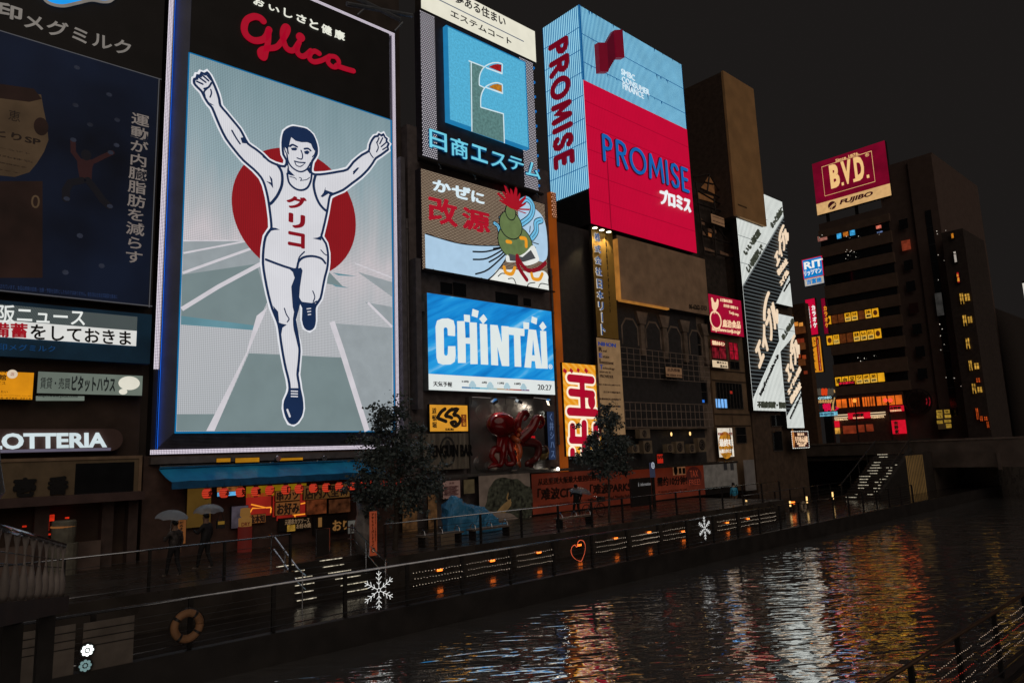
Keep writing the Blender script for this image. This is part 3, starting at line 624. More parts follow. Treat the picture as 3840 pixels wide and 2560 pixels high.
# ================================================================== the big runner billboard
FS = FF
t = thing('runner_billboard', 'giant lit billboard of a white runner with raised arms before a red sun', 'billboard', (12.8, 27.5, 6.0))
G6 = F(27.61); U0, V0 = G6.px(565, 1704); U1 = G6.px(1499, 1681)[0]; V1 = G6.px(1481, 127)[1]
su0, sv0 = FS.px(661, 1617); su1, sv1 = FS.px(1465, 447); sv1 = FS.px(713, 201)[1]; su0 = 8.45; su1 = 17.69
obj('cabinet', MB().rect(FS, U0, V0, U1, V1, -.9, -.38), MILKB, t)
BEV = paint('bevel_dark', (.11, .12, .16), .45, .2, var=.15, sc=1)
m = MB(); k = [(U0+.2, V0+.2), (U1-.2, V0+.2), (U1-.2, V1-.2), (U0+.2, V1-.2)]; s_ = [(su0, sv0), (su1, sv0), (su1, sv1+4.0), (su0, sv1+4.0)]
A_ = [FS.at(*p, -.37) for p in k]; B_ = [FS.at(*p, -.06) for p in s_]
m.add(A_+B_, [(0, 4, 7, 3), (1, 2, 6, 5), (3, 7, 6, 2)]); obj('bevel', m, BEV, t)
m = MB().add([A_[0], A_[1], B_[1], B_[0]], [(0, 1, 2, 3)]); 
for i in range(12):
    f = (i+.5)/12; a = A_[0].lerp(B_[0], f); b = A_[1].lerp(B_[1], f); m.add([a+Vector((0, -.03, 0)), b+Vector((0, -.03, 0)), b+Vector((0, -.03, .025)), a+Vector((0, -.03, .025)), a, b, b+Vector((0, 0, .025)), a+Vector((0, 0, .025))], [(0, 1, 2, 3), (0, 1, 5, 4), (3, 2, 6, 7)])
obj('louvre', m, paint('louvre_dark', (.10, .10, .13), .5, .3), t)
obj('head_panel', MB().rect(FS, su0, sv1+.004, su1, V1-.35, -.06, -.03), MILKB, t)
obj('screen_body', MB().rect(FS, su0-.02, sv0-.04, su1+.02, sv1, -.37, -.012), BLACKM, t)
vl = FS.px(568, 1378)[1]
STRIP = pattern('strip_led', 'grid', (120, 110, 125), (236, 226, 238), .055, .40, k=1.0, var=.03)
m = MB().rect(FS, U0, vl, U0+.17, V1, -.38, -.30); obj('light_strip', m, STRIP, t)
obj('light_strip', MB().rect(FS, U1-.17, V0, U1, V1, -.38, -.30), STRIP, t)
obj('light_strip', MB().rect(FS, U0+.172, V1-.17, U1-.172, V1, -.38, -.30), STRIP, t)
obj('light_strip', MB().rect(FS, U0, V0, U1-.172, V0+.17, -.38, -.30), STRIP, t)
BLS = glow('blue_strip', (10, 80, 185), 2.2)
m = MB().rect(FS, U0+.1715, V0+.19, U0+.185, V1-.2, -.37, -.20)
obj('strip_shade', MB().rect(FS, U0+.155, V0+.19, U0+.1712, V1-.2, -.298, -.20), BLACKM, t)
obj('blue_strip', m, BLS, t)
BLE = glow('blue_edge', (0, 110, 165), .9)
m = MB().rect(FS, su0-.05, sv0-.07, su0-.004, sv1+.03, -.02, .004).rect(FS, su1+.004, sv0-.07, su1+.09, sv1+.03, -.02, .004).rect(FS, su0-.004, sv1+.004, su1+.004, sv1+.05, -.02, .004).rect(FS, su0-.004, sv0-.07, su1+.004, sv0-.004, -.02, .004)
obj('blue_edge', m, BLE, t)
# the screen picture: sky fading to the running track
def screen_mat():
    m = bpy.data.materials.new('screen_sky'); m.use_nodes = True; n = m.node_tree.nodes; l = m.node_tree.links; b = n['Principled BSDF']
    b.inputs['Base Color'].default_value = (.02, .02, .02, 1)
    tc = n.new('ShaderNodeTexCoord'); sp = n.new('ShaderNodeSeparateXYZ'); l.new(tc.outputs['Object'], sp.inputs[0])
    nz = n.new('ShaderNodeTexNoise'); nz.inputs['Scale'].default_value = 1.3; nz.inputs['Detail'].default_value = 6
    mp = n.new('ShaderNodeMapping'); mp.inputs['Rotation'].default_value = (0, .5, 0); mp.inputs['Scale'].default_value = (.8, .8, .16); l.new(tc.outputs['Object'], mp.inputs[0]); l.new(mp.outputs[0], nz.inputs[0])
    mr = n.new('ShaderNodeMapRange'); mr.inputs[1].default_value = 0.8; mr.inputs[2].default_value = 15.8; l.new(sp.outputs['Z'], mr.inputs[0])
    mm = n.new('ShaderNodeMath'); mm.operation = 'MULTIPLY_ADD'; mm.inputs[1].default_value = .30; l.new(nz.outputs[0], mm.inputs[0])
    ad = n.new('ShaderNodeMath'); ad.operation = 'SUBTRACT'; ad.inputs[1].default_value = .15; l.new(mr.outputs[0], mm.inputs[2]); l.new(mm.outputs[0], ad.inputs[0])
    cr = n.new('ShaderNodeValToRGB'); e = cr.color_ramp.elements
    e[0].position = 0; e[0].color = (*lin((168, 172, 176)), 1); e[1].position = 1; e[1].color = (*lin((120, 144, 151)), 1)
    for p, c in ((.35, (176, 178, 182)), (.50, (192, 186, 190)), (.58, (170, 174, 178)), (.74, (140, 160, 167))):
        x = e.new(p); x.color = (*lin(c), 1)
    l.new(ad.outputs[0], cr.inputs[0]); l.new(cr.outputs[0], b.inputs['Emission Color'])
    def q(op, a, bb):                                  # led pitch: rows and columns of diodes
        x = n.new('ShaderNodeMath'); x.operation = op
        for i, v in enumerate((a, bb)):
            if isinstance(v, float): x.inputs[i].default_value = v
            else: l.new(v, x.inputs[i])
        return x.outputs[0]
    sx = q('SINE', q('MULTIPLY', sp.outputs['X'], 2*math.pi/.068), 0.); sz = q('SINE', q('MULTIPLY', sp.outputs['Z'], 2*math.pi/.068), 0.)
    l.new(q('ADD', q('MULTIPLY', q('ADD', sx, sz), .16), 1.0), b.inputs['Emission Strength'])
    return m
obj('screen', MB().rect(FS, su0, sv0, su1, sv1, -.011, 0), screen_mat(), t)
pA = lambda *p: pp(FS, zA(*p)); pB = lambda *p: pp(FS, zB(*p))
TRK = glow('track_grey', (116, 132, 134), 1, var=.06, sc=.8); TRL = glow('track_light', (204, 200, 206), 1); TRT = glow('track_teal', (96, 138, 150), 1, var=.15, sc=.6); TRM = glow('track_mid', (146, 154, 158), 1, var=.06)
m = MB()
m.prism(FS, pB(160, 190, 590, 190, 690, 320, 735, 600, 645, 795, 142, 760), .001, .004, 1)
m.prism(FS, pB(150, 420, 660, 345, 735, 600, 645, 795, 142, 760), .0045, .006, 0)
m.prism(FS, pB(143, 700, 640, 765, 645, 798, 142, 760), .0065, .008, 2)
m.prism(FS, pB(608, 955, 1250, 985, 1425, 1486, 372, 1486), .0045, .006, 0)
m.prism(FS, pB(1185, 750, 1585, 782, 1588, 1486, 1432, 1486, 1245, 985), .0045, .006, 1)
m.prism(FS, pB(116, 1372, 420, 1370, 372, 1486, 113, 1486), .0045, .006, 0)
m.prism(FS, pB(1150, 470, 1290, 510, 1200, 500), .0045, .006, 2); m.prism(FS, pB(1180, 405, 1345, 430, 1220, 425), .0045, .006, 2)
m.prism(FS, pB(1400, 605, 1585, 640, 1585, 770), .0045, .006, 1); m.prism(FS, pB(1150, 395, 1250, 500, 1140, 480), .0045, .006, 0); m.prism(FS, pB(1350, 400, 1586, 470, 1586, 570), .0045, .006, 1)
obj('track', m, [TRK, TRM, TRT], t)
m = MB()
for a, ww in ((pB(148, 655, 400, 500, 690, 345), .16), (pB(155, 408, 400, 320, 640, 235), .10), (pB(160, 272, 380, 230, 590, 190), .07), (pB(160, 188, 560, 186), .05), (pB(1175, 740, 1240, 930, 1415, 1486), .26), (pB(1420, 610, 1586, 775), .12), (pB(1330, 340, 1586, 440), .06)):
    obj('track_line', MB().rib(FS, a, ww, .0085, .010, caps=False), TRL, t)
m.prism(FS, pB(735, 640, 640, 860, 372, 1486, 315, 1486, 590, 950, 660, 700), .0085, .010)
obj('track_line', m, TRL, t)
c0 = FS.px(*zA(915, 1416)[0]); e0 = FS.px(*zA(1337, 1500)[0]); tz = FS.px(*zA(790, 1002)[0]); bz = FS.px(*zB(1150, 385)[0])
sunm = pattern('sun_red', 'stripe', (128, 18, 26), (138, 20, 28), .09, .5)
cu = (FS.px(*zA(488, 1400)[0])[0]+FS.px(*zA(1338, 1560)[0])[0])/2; ru = (FS.px(*zA(1338, 1560)[0])[0]-FS.px(*zA(488, 1400)[0])[0])/2
cv = (FS.px(*zA(800, 1003)[0])[1]+FS.px(*zB(1040, 430)[0])[1])/2
obj('red_sun', MB().disc(FS, (cu, cv), ru, ru, .011, .016, k=72), sunm, t)
# the runner emblem, drawn as flat layers of the screen
sil = [232,572,234,544,250,541,255,518,275,523,284,501,304,511,322,500,338,520,350,543,365,575,380,610,395,650,405,690,412,725,450,770,500,830,545,885,570,930,600,985,650,1020,700,1060,740,1100,790,1125,850,1140,864,1100,842,1060,836,1005,838,955,850,905,880,882,910,872,960,880,1000,890,1040,925,1060,970,1070,1010,1070,1050,1055,1080,1038,1105,1030,1150,1032,1180,1060,1195,1130,1190,1220,1175,1280,1160,1320,1110,1380,1060,1425,1035,1432,995,1446,962,1466,936,1486,933,1496,919,1512,929,1526,921,1536,941,1548,950,1546,968,1561,984,1553,1003,1558,1022,1544,1034,1510,1060,1472,1085,1455,1112,1420,1160,1370,1210,1310,1255,1250,1300,1190,1325,1160,1342,1150,1390,1140,1450,1125,1520,1108,1590,1102,1620,1132,1665,1146,1730,1146,1790,1140,1840,1125,1895,1110,1970,1095,2040,1062,2088,1055,2120,1056,2190,1046,2235,1020,2252,992,2238,976,2185,978,2105,952,2062,936,2040,930,2100,915,2180,922,2260,945,2340,952,2400,944,2500,938,2560,948,2620,953,2660,966,2720,971,2790,960,2840,935,2878,912,2892,885,2884,862,2842,850,2790,854,2740,876,2690,884,2650,876,2590,858,2520,840,2430,824,2330,812,2240,798,2190,765,2110,738,2010,716,1900,702,1800,706,1700,720,1620,750,1575,760,1560,756,1500,746,1420,735,1350,715,1270,690,1215,640,1160,570,1100,510,1030,450,950,410,870,380,800,355,740,330,712,305,672,285,630,255,600]
SP = pA(*sil); SKIN = pattern('runner_white', 'stripe', (206, 206, 212), (216, 216, 221), .08, .5); LINE = glow('runner_navy', (20, 40, 74), 1, var=.08)
HALO = glow('runner_halo', (222, 224, 230), 1)
m = MB(); m.rib(FS, SP, .25, .017, .021, closed=True); obj('halo', m, HALO, t)
obj('runner_emblem', MB().prism(FS, SP, .018, .024), SKIN, t)
m = MB(); m.rib(FS, spline(SP, 2, True), .105, .0245, .029, closed=True)
def ln(wd, *p, sub=4): m.rib(FS, spline(pA(*p), sub), wd, .0292, .0315)
def fill(*p): m.prism(FS, pA(*p), .0292, .0318)
# hair, ears, brow, eyes, nose, smile, jaw
fill(850,905,880,884,912,873,960,881,1000,891,1040,926,1062,972,1068,1040,1052,1030,1040,1010,1030,985,1005,975,965,975,925,965,895,940,885,975,878,1010,862,1020,845,1000,838,955)
ln(.05, 845,985,852,1030,868,1060); ln(.05, 1066,1015,1056,1055,1040,1075); fill(862,1000,874,1010,880,1060,868,1050)
ln(.085, 885,1003,905,992,935,1006); ln(.085, 985,1020,1010,1018,1028,1032); fill(892,1014,925,1010,938,1022,925,1032,900,1030); fill(982,1038,1005,1030,1022,1042,1008,1058,988,1054)
ln(.055, 962,1030,972,1062,966,1090,935,1082); ln(.06, 918,1104,950,1112,990,1114); ln(.045, 918,1104,930,1132,960,1140,988,1116)
ln(.07, 866,1060,876,1110,905,1150,955,1176,1000,1160,1028,1115); ln(.06, 868,1110,876,1160,868,1195); fill(868,1150,880,1165,905,1190,920,1205,890,1200,866,1190)
ln(.035, 885,1210,920,1218,930,1230); ln(.035, 950,1215,965,1222,958,1238); ln(.035, 960,1236,1000,1230,1020,1215)
fill(1000,1160,1030,1140,1034,1185,1022,1190)
# vest: neck, armholes
ln(.09, 868,1190,880,1250,920,1290,965,1302,1005,1285,1028,1240,1035,1190); ln(.12, 800,1128,830,1180,832,1260,805,1330,770,1378,752,1395); ln(.12, 1062,1196,1048,1260,1060,1330,1085,1390,1118,1430,1140,1445)
fill(722,1240,758,1250,745,1200,765,1225,772,1290,752,1262); fill(1150,1325,1110,1350,1095,1345,1115,1320,1130,1280,1128,1300,1190,1322,1165,1340)
ln(.07, 490,895,515,940,545,985); fill(600,985,560,980,548,945,572,940); ln(.06, 1320,1190,1355,1148,1320,1178); ln(.07, 740,1100,720,1085,705,1075)
# hands
for p in ((250,560,290,578),(262,530,310,565),(285,515,330,555),(312,508,345,548)): ln(.075, *p)
ln(.075, 300,610,330,600,350,570); ln(.065, 305,660,300,630,320,608); ln(.055, 345,615,350,640,340,668); fill(330,700,370,725,350,720)
for p in ((1495,945,1482,975),(1520,945,1500,985),(1545,975,1510,1005),(1552,1005,1520,1025)): ln(.065, *p)
ln(.06, 1478,975,1490,1010,1478,1040); ln(.06, 1455,1080,1440,1060,1428,1035)
# waist, shorts, legs
fill(752,1555,790,1560,818,1572,780,1574,735,1585); fill(1104,1610,1075,1625,1040,1630,1100,1645)
ln(.10, 722,1775,800,1805,880,1832,930,1840,945,1790,980,1760,1040,1752,1100,1768,1128,1800); ln(.06, 985,1722,950,1760,940,1805)
fill(930,1838,962,1830,972,1850,955,1960,950,2030,948,2060,922,2160,905,2100,895,1960,918,1900,905,1860,885,1842)
ln(.05, 1098,1710,1120,1735,1136,1745); ln(.05, 1042,1990,1056,2030,1045,2062); ln(.05, 848,2108,862,2150,880,2180,868,2200)
fill(800,2200,830,2212,865,2220,835,2240,826,2290,812,2250); ln(.06, 944,2030,960,2060,985,2075,1030,2078,1070,2060); fill(770,2090,805,2130,812,2200,795,2185)
# shoes
fill(955,2062,1060,2075,1056,2190,1045,2234,1020,2250,992,2237,976,2185,978,2105); fill(884,2652,952,2652,966,2722,970,2790,958,2842,935,2876,912,2888,886,2880,864,2840,853,2790,857,2740,878,2695)
fill(936,2060,958,2072,925,2200,921,2260,912,2200); fill(912,2180,930,2190,958,2360,950,2540,936,2560,945,2390,915,2260)
obj('ink_lines', m, LINE, t)
m = MB(); 
for i in range(3): m.rib(FS, pA(1000+4*i, 2112+20*i, 1030, 2108+20*i), .045, .032, .035, caps=False); m.rib(FS, pA(892, 2672+18*i, 940, 2674+18*i), .05, .032, .035, caps=False)
m.rib(FS, pA(868, 2800, 885, 2845), .08, .032, .035)
m.prism(FS, pA(925, 1118, 985, 1122, 965, 1132, 938, 1128), .032, .034)
obj('highlights', m, SKIN, t)
letters(t, FS, glow('chest_red', (128, 14, 28), 1), ('グ', (zA(862, 1325)[0], zA(1000, 1448)[0]), .05), ('リ', (zA(876, 1452)[0], zA(990, 1575)[0]), .05), ('コ', (zB(872, 120)[0], zB(988, 245)[0]), .05), n0=.030, n1=.036)
# head panel: slogan and script logo
letters(t, FS, glow('slogan_white', (232, 232, 218), 1), *[(ch, (zA(*a)[0], zA(*b)[0])) for ch, a, b in (('お', (640, -20), (712, 55)), ('い', (745, 30), (815, 92)), ('し', (848, 55), (905, 132)), ('さ', (935, 90), (1000, 168)), ('と', (1024, 128), (1082, 208)), ('健', (1105, 160), (1175, 248)), ('康', (1194, 196), (1264, 284)))], n0=-.028, n1=.01, bold=.012, name='slogan')
m = MB(); 
def sc(wd, *p): m.rib(FS, spline(pA(*p), 7), wd, -.028, .04)
sc(.27, 706,146,682,124,640,116,592,140,575,195,592,245,640,278,695,275,728,248,745,205)
sc(.235, 742,208,738,290,722,360,712,396,690,385,686,350,720,335,790,326,828,290,868,225,872,190,852,186,838,225,846,290,872,338,912,345,946,300)
sc(.225, 950,292,936,340,950,376,985,386,1030,350); sc(.21, 1088,368,1058,352,1030,366,1022,400,1050,424,1095,418,1135,400,1160,386)
sc(.19, 1160,386,1200,392,1222,425,1208,458,1175,456,1148,425,1155,392); sc(.22, 1205,450,1262,470,1322,487)
m.disc(FS, FS.px(*zA(960, 257)[0]), .2, .2, -.028, .0395)
obj('script_logo', m, glow('script_red', (158, 8, 36), 1), t)
# roof truss above the billboard
m = MB(); FT = F(27.1)
for a, b in (((1290, -30), (1500, 75)), ((1300, 15), (1545, 60))): m.tube([FT.at(*FT.px(*a)), FT.at(*FT.px(*b))], .11, 8)
for a, b in (((1380, 20), (1340, 58)), ((1510, 85), (1480, 118))): m.tube([FT.at(*FT.px(*a)), FT.at(*FT.px(*b))], .05, 6)
t2 = tag(obj('maintenance_gantry', m, paint('gantry_grey', (.22, .24, .27), .4, .5)), 'tubular steel gantry sticking out above the top right corner of the runner billboard', 'gantry')
block('tall_building', 'dark building behind the runner billboard, rising above the restaurant', 7.4, 18.9, UZ, 30, DARKWALL, y=28.25)
# ================================================================== restaurant under the runner billboard
bR = facade('restaurant', 'restaurant front under the blue awning, dark ceiling band and glowing red windows', 7.45, 18.6, UZ, 6.0, paint('restaurant_wall', (.10, .062, .05), .7, var=.3), y=27.45, depth=.8)
m = MB()
FI = F(27.44)
for a, b in (((625, 590), (885, 812)), ((905, 600), (930, 830)), ((1185, 590), (1255, 850)), ((945, 815), (1185, 850))):
    m.rect(FI, *two(FI, (zL(*a)[0], zL(*b)[0]))[:2], *two(FI, (zL(*a)[0], zL(*b)[0]))[2:], .001, .012)
obj('red_window', m, glow('window_red', (122, 26, 18), 1, var=.25, sc=1.2), bR)
m = MB()
for q in ((675, 700, 830, 735, 690, 740, 650, 810), (830, 735, 885, 730), (1195, 695, 1260, 680, 1420, 618), (1105, 800, 1140, 812, 1250, 800), (1130, 812, 1145, 850), (885, 735, 880, 790)): m.rib(FI, pp(FI, zL(*q)), .05, .013, .02, caps=False)
obj('neon_line', m, glow('neon_yellow', (235, 140, 40), 1.1), bR)
m = MB(); m.rect(FI, *two(FI, (zL(625, 515)[0], zL(1255, 585)[0]))[:2], *two(FI, (zL(625, 515)[0], zL(1255, 585)[0]))[2:], .001, .012); obj('yellow_band', m, glow('band_yellow', (120, 92, 10), .9, var=.25), bR)
FJ = F(27.25)
def rb(label, a, b, face, texts=(), ink=None, cat='sign', name='menu_board', fr=None, depth=.08, z=zL, group=None, cab=None):
    fr = fr or FJ
    t, _ = board(name, label, cat, fr, (z(*a)[0], z(*b)[0]), depth, face, cab or BLACKM, lip=.015, group=group)
    if texts: letters(t, fr, ink, *[(x[0], (z(*x[1])[0], z(*x[2])[0]), *x[3:]) for x in texts])
    return t
TANB = glow('board_tan', (104, 62, 30), .9, var=.2); TAND = glow('board_tan_dim', (78, 52, 24), .9, var=.25); INKW = glow('ink_warm', (24, 14, 10), .8)
rb('tan board reading kushikatsu in black under the red lanterns', (930, 560), (1190, 655), TANB, [('串カツ', (942, 568), (1175, 648), .03)], INKW)
rb('tan board reading okonomi in black below the kushikatsu board', (930, 680), (1190, 800), TANB, [('お好み', (945, 690), (1178, 795), .03)], INKW)
rb('long tan board about a large TV inside, under the lanterns', (1225, 505), (1712, 622), TAND, [('店内大型TV', (1240, 515), (1700, 615), .02)], INKW)
rb('plain mustard panel left of the restaurant door', (5, 535), (252, 930), glow('mustard', (72, 52, 18), .9, var=.15))
rb('lit tv menu with a blue and brown picture under the lanterns', (315, 520), (588, 605), glow('tv_brown', (120, 70, 30), 1, var=.7, sc=5), name='menu_screen', cat='screen')
t = rb('blue and white strip under the tv menu', (318, 572), (585, 604), glow('tv_blue', (90, 170, 220), .9, var=.5, sc=4), name='menu_strip', cat='screen', fr=F(27.18))
rb('beer poster with a pale blue picture beside the door', (470, 720), (645, 940), glow('poster_blue', (64, 58, 66), .8, var=.5, sc=3), name='beer_poster', cat='poster')
rb('tan sign with the restaurant name in black below the red window', (655, 810), (830, 890), TANB, [('金本知', (662, 815), (815, 885), .03)], INKW)
rb('dark photo menu of grilled food, left one', (1255, 655), (1470, 795), glow('photo_menu', (80, 38, 18), .8, var=.8, sc=4), name='photo_menu', cat='menu', group='photo menus')
rb('dark photo menu of grilled food, right one', (1490, 650), (1720, 780), glow('photo_menu_dim', (62, 34, 18), .7, var=.8, sc=4), name='photo_menu', cat='menu', group='photo menus')
rb('black board with a row of chalky white writing', (965, 850), (1290, 960), paint('slate', (.02, .019, .018), .6), [('元祖串カツソース', (1030, 860), (1285, 890)), ('お好み焼', (1150, 905), (1300, 940))], glow('chalk', (120, 96, 70), .8))
rb('small yellow menu card', (1050, 915), (1142, 980), glow('card_yellow', (170, 130, 50), .8, var=.3, sc=6), name='menu_card', cat='menu')
rb('black curtain board with big tan hiragana', (1330, 830), (1690, 985), paint('curtain_black', (.02, .018, .017), .7), [('お', (1530, 870), (1620, 970), .02), ('り', (1640, 870), (1690, 960), .02), ('1', (1380, 840), (1415, 935))], glow('curtain_text', (120, 84, 44), .8), name='curtain_board')
rb('crate label board with black and white writing beside the tarp, under the first tree', (1690, 870), (1885, 990), glow('label_grey', (90, 88, 82), .7, var=.3), [('生ビール', (1720, 905), (1860, 970), .02)], INKW, fr=F(24.0), name='crate_sign')
# beer barrel figure stand: stacked keg shapes
t = thing('beer_display', 'yellow and red beer can display beside the restaurant door', 'display', (*FJ.at(FJ.px(*zL(580, 900)[0])[0], 0, .3).xy, UZ))
c = FJ.at(FJ.px(*zL(580, 900)[0])[0], 0, .3); CA = glow('can_cream', (120, 84, 40), .8); CB = glow('can_red', (70, 18, 14), .8)
zt = FJ.px(*zL(590, 740)[0])[1]; zm = FJ.px(*zL(590, 835)[0])[1]; zb = FJ.px(*zL(590, 925)[0])[1]
obj('can', MB().lathe((c.x, c.y, 0), [(.23, zb), (.24, zm-.02), (.19, zm)], 18), CA, t, True); obj('can_top', MB().lathe((c.x, c.y, 0), [(.12, zm+.002), (.19, zm+.08), (.17, zt), (.1, zt+.02)], 18), CA, t, True)
obj('can_base', MB().lathe((c.x, c.y, 0), [(.25, UZ), (.25, zb-.002)], 18), CB, t)
letters(t, FJ, CB, ('DRY', (zL(515, 885)[0], zL(605, 915)[0]), .02), n0=.55, n1=.56)
# awning
m = MB(); FQ = F(25.9); FTOP = F(27.3)
a0 = FTOP.px(595, 1757); a1 = FTOP.px(1440, 1722); b0 = FQ.px(645, 1806); b1 = FQ.px(1445, 1779)
n = 14; vs = []; fs = []
for i in range(n+1):
    f = i/n
    for j in range(5):
        g = j/4; sag = -.05*math.sin(math.pi*g)+(.012 if i % 2 else -.012)
        vs.append((a0[0]+(a1[0]-a0[0])*f+((b0[0]-a0[0])*(1-f)+(b1[0]-a1[0])*f)*g, 27.3+(25.9-27.3)*g, a0[1]+(b0[1]-a0[1])*g+sag+(a1[1]-a0[1])*f*.0))
for i in range(n): fs += [(i*5+j, (i+1)*5+j, (i+1)*5+j+1, i*5+j+1) for j in range(4)]
t = thing('awning', 'blue sloping awning with a straight valance over the restaurant front', 'awning', (13, 26.6, b0[1]))
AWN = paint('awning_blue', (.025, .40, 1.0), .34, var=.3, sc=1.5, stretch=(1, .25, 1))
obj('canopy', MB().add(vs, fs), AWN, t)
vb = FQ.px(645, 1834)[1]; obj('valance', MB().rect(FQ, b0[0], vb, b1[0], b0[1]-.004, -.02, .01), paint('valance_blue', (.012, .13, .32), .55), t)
m = MB().tube([FTOP.at(a0[0], a0[1]+.06, .06), FTOP.at(a1[0], a0[1]+.06, .06)], .06, 8); obj('roller', m, STEEL, t)
# ledge, yellow panels and spotlights between billboard and awning
m = MB().box(7.6, 27.15, a0[1]+.16, 18.4, 27.44, V0-.1); tag(obj('ledge', m, paint('ledge_grey', (.16, .13, .12), .6, var=.3)), 'grey ledge band between the light strip and the blue awning', 'ledge')
FL_ = F(27.13); YB = glow('yellow_panel', (176, 118, 14), .8, var=.25)
for (a, b), s in ((((310, 215), (462, 258)), 'left'), (((508, 212), (765, 258)), 'middle'), (((975, 212), (1222, 238)), 'right')):
    rb('yellow lit panel in the ledge above the awning, %s one' % s, a, b, YB, fr=FL_, depth=.02, name='lightbox', cat='light box', group='yellow panels above the awning')
for x, s in ((910, 'left'), (1390, 'right')):
    u, v = FL_.px(*zL(x+25, 212)[0]); m = MB().tube([FL_.at(u, v, .01), FL_.at(u, v, .18), FL_.at(u-.02, v-.03, .30)], [.05, .09, .10], 12)
    tag(obj('spotlight', m, STEEL), 'round grey spotlight on the ledge above the awning, %s one' % s, 'spotlight', 'spotlights above the awning')
# red paper lanterns
FLN = F(25.85); LANT = pattern('lantern_paper', 'stripe', (196, 62, 36), (150, 36, 22), .075, .72, math.pi/2, k=1.05, var=.2)
LINK = paint('lantern_ink', (.015, .008, .006), .6)
pos = [(213, 585), (393, 580), (565, 572), (726, 565), (873, 553), (1040, 546), (1180, 538), (1330, 530), (1468, 524), (1603, 514), (1735, 505), (1862, 492), (1968, 480), (2070, 476), (2215, 462)]
chs = '金本知憲ブロラスース鉄板焼き店'; wh = ['leftmost in the row', 'second from the left', 'third from the left', 'fourth from the left', 'fifth from the left', 'sixth from the left', 'seventh from the left', 'eighth from the left', 'ninth from the left', 'tenth from the left', 'eleventh from the left', 'just left of the tree', 'first behind the tree leaves', 'second behind the tree leaves', 'last at the right end']
for i, p in enumerate(pos):
    u, v = FLN.px(*zL(*p)[0]); c = FLN.at(u, v, 0)
    t = thing('lantern', 'round red paper lantern with a black character under the awning, '+wh[i], 'lantern', c-Vector((0, 0, .19)), 'red lanterns under the awning')
    r = .165
    obj('shade', MB().lathe(c, [(r*.5, -r), (r*.85, -r*.7), (r, -r*.2), (r, r*.2), (r*.85, r*.7), (r*.5, r)], 16), LANT, t, True)
    obj('rim', MB().lathe(c, [(r*.52, r+.001), (r*.52, r+.03)], 12).lathe(c, [(r*.45, -r-.03), (r*.45, -r-.001)], 12).tube([c+Vector((0, 0, r+.03)), c+Vector((0, 0, .34))], .006, 4), BLACKM, t)
    if i < 13:
        vs_, fs_ = glyphs(chs[i], .03); m = MB(); put(m, FLN, vs_, fs_, (u-.02, v-.11), (.20, 0), (0, .22), .12, .17)
        for q in m.v:
            k = (q.x-c.x)/r; q.y = c.y-(r*math.sqrt(max(.05, 1-k*k))*1.02+(.012 if q.y < FLN.O.y-.145 else -.02))
        obj('character', m, LINK, t)
# ================================================================== sign tower with six billboards
bS = facade('sign_tower', 'narrow dark building carrying the neon, wind god and sky blue billboards', 18.95, 28.9, UZ, 22, paint('tower_wall', (.15, .125, .125), .75, var=.3), y=27.75, depth=10)
m = MB()
FWL = F(27.74)
for a, b in (((338, 665), (440, 770)), ((445, 668), (555, 790)), ((800, 745), (990, 860)), ((1035, 800), (1100, 870))):
    q = two(FWL, (zG(*a)[0], zG(*b)[0])); obj('window', MB().rect(FWL, *q, .0, .02), GLASSD, bS)
m = MB(); m.box(18.3, 27.4, UZ, 18.55, 27.7, 20).box(18.95, 27.2, 7.8, 19.25, 27.74, 15)
obj('pilaster', m, paint('pilaster', (.16, .15, .17), .6), bS)
WARMW = glow('sign_warm_white', (228, 224, 206), 1, var=.04)
u0, v0 = FF.px(1578, 45); u1, v1 = FF.px(2004, 117); v0b = FF.px(2009, 236)[1]
t, _ = board('estate_roof_sign', 'cream lit sign with two lines of dark Japanese writing, topmost on the sign tower', 'sign', FF, None, .5, WARMW, FRM, uv=(u0, v0b, u1+.05, v1), lip=.03)
DKI = glow('sign_ink', (40, 38, 40), .7)
def wordc(fr, body, pts, bold, mat, t, n0=.013, n1=.04):
    m = MB(); word(m, fr, body, pts, n0, n1, bold); obj('lettering', m, mat, t)
def upright(fr, bl, tr, pxl=None):
    """upright rectangle between two pixels: bottom-left and top-right"""
    a = fr.px(*bl); b = fr.px(*tr); return a, b
def word_uv(fr, body, u0, v0, u1, v1, mat, t, bold=0, n0=.013, n1=.04, name='lettering', spc=1.0):
    m = MB(); vs, fs = glyphs(body, bold, 'LEFT', spc); put(m, fr, vs, fs, (u0, v0), (u1-u0, 0), (0, v1-v0), n0, n1); return obj(name, m, mat, t)
a = FF.px(*zC(378, 45)[0]); b = FF.px(*zC(720, 188)[0]); c = FF.px(*zC(378, -20)[0]); word_uv(FF, '夢ある住まい', a[0], b[1], b[0], b[1]+(c[1]-a[1])*1.05, DKI, t, .01)
a = FF.px(*zC(345, 130)[0]); b = FF.px(*zC(760, 318)[0]); c = FF.px(*zC(345, 92)[0]); word_uv(FF, 'エステムコート', a[0], b[1]+.05, b[0], b[1]+(c[1]-a[1])*1.3, DKI, t, .006)
m = MB(); a = FF.px(*zC(240, 5)[0]); b = FF.px(*zC(845, 287)[0]); m.rib(FF, [(a[0], b[1]), (b[0], b[1])], .05, .013, .03, caps=False); obj('rule', m, glow('rule_grey', (100, 110, 130), .8), t)
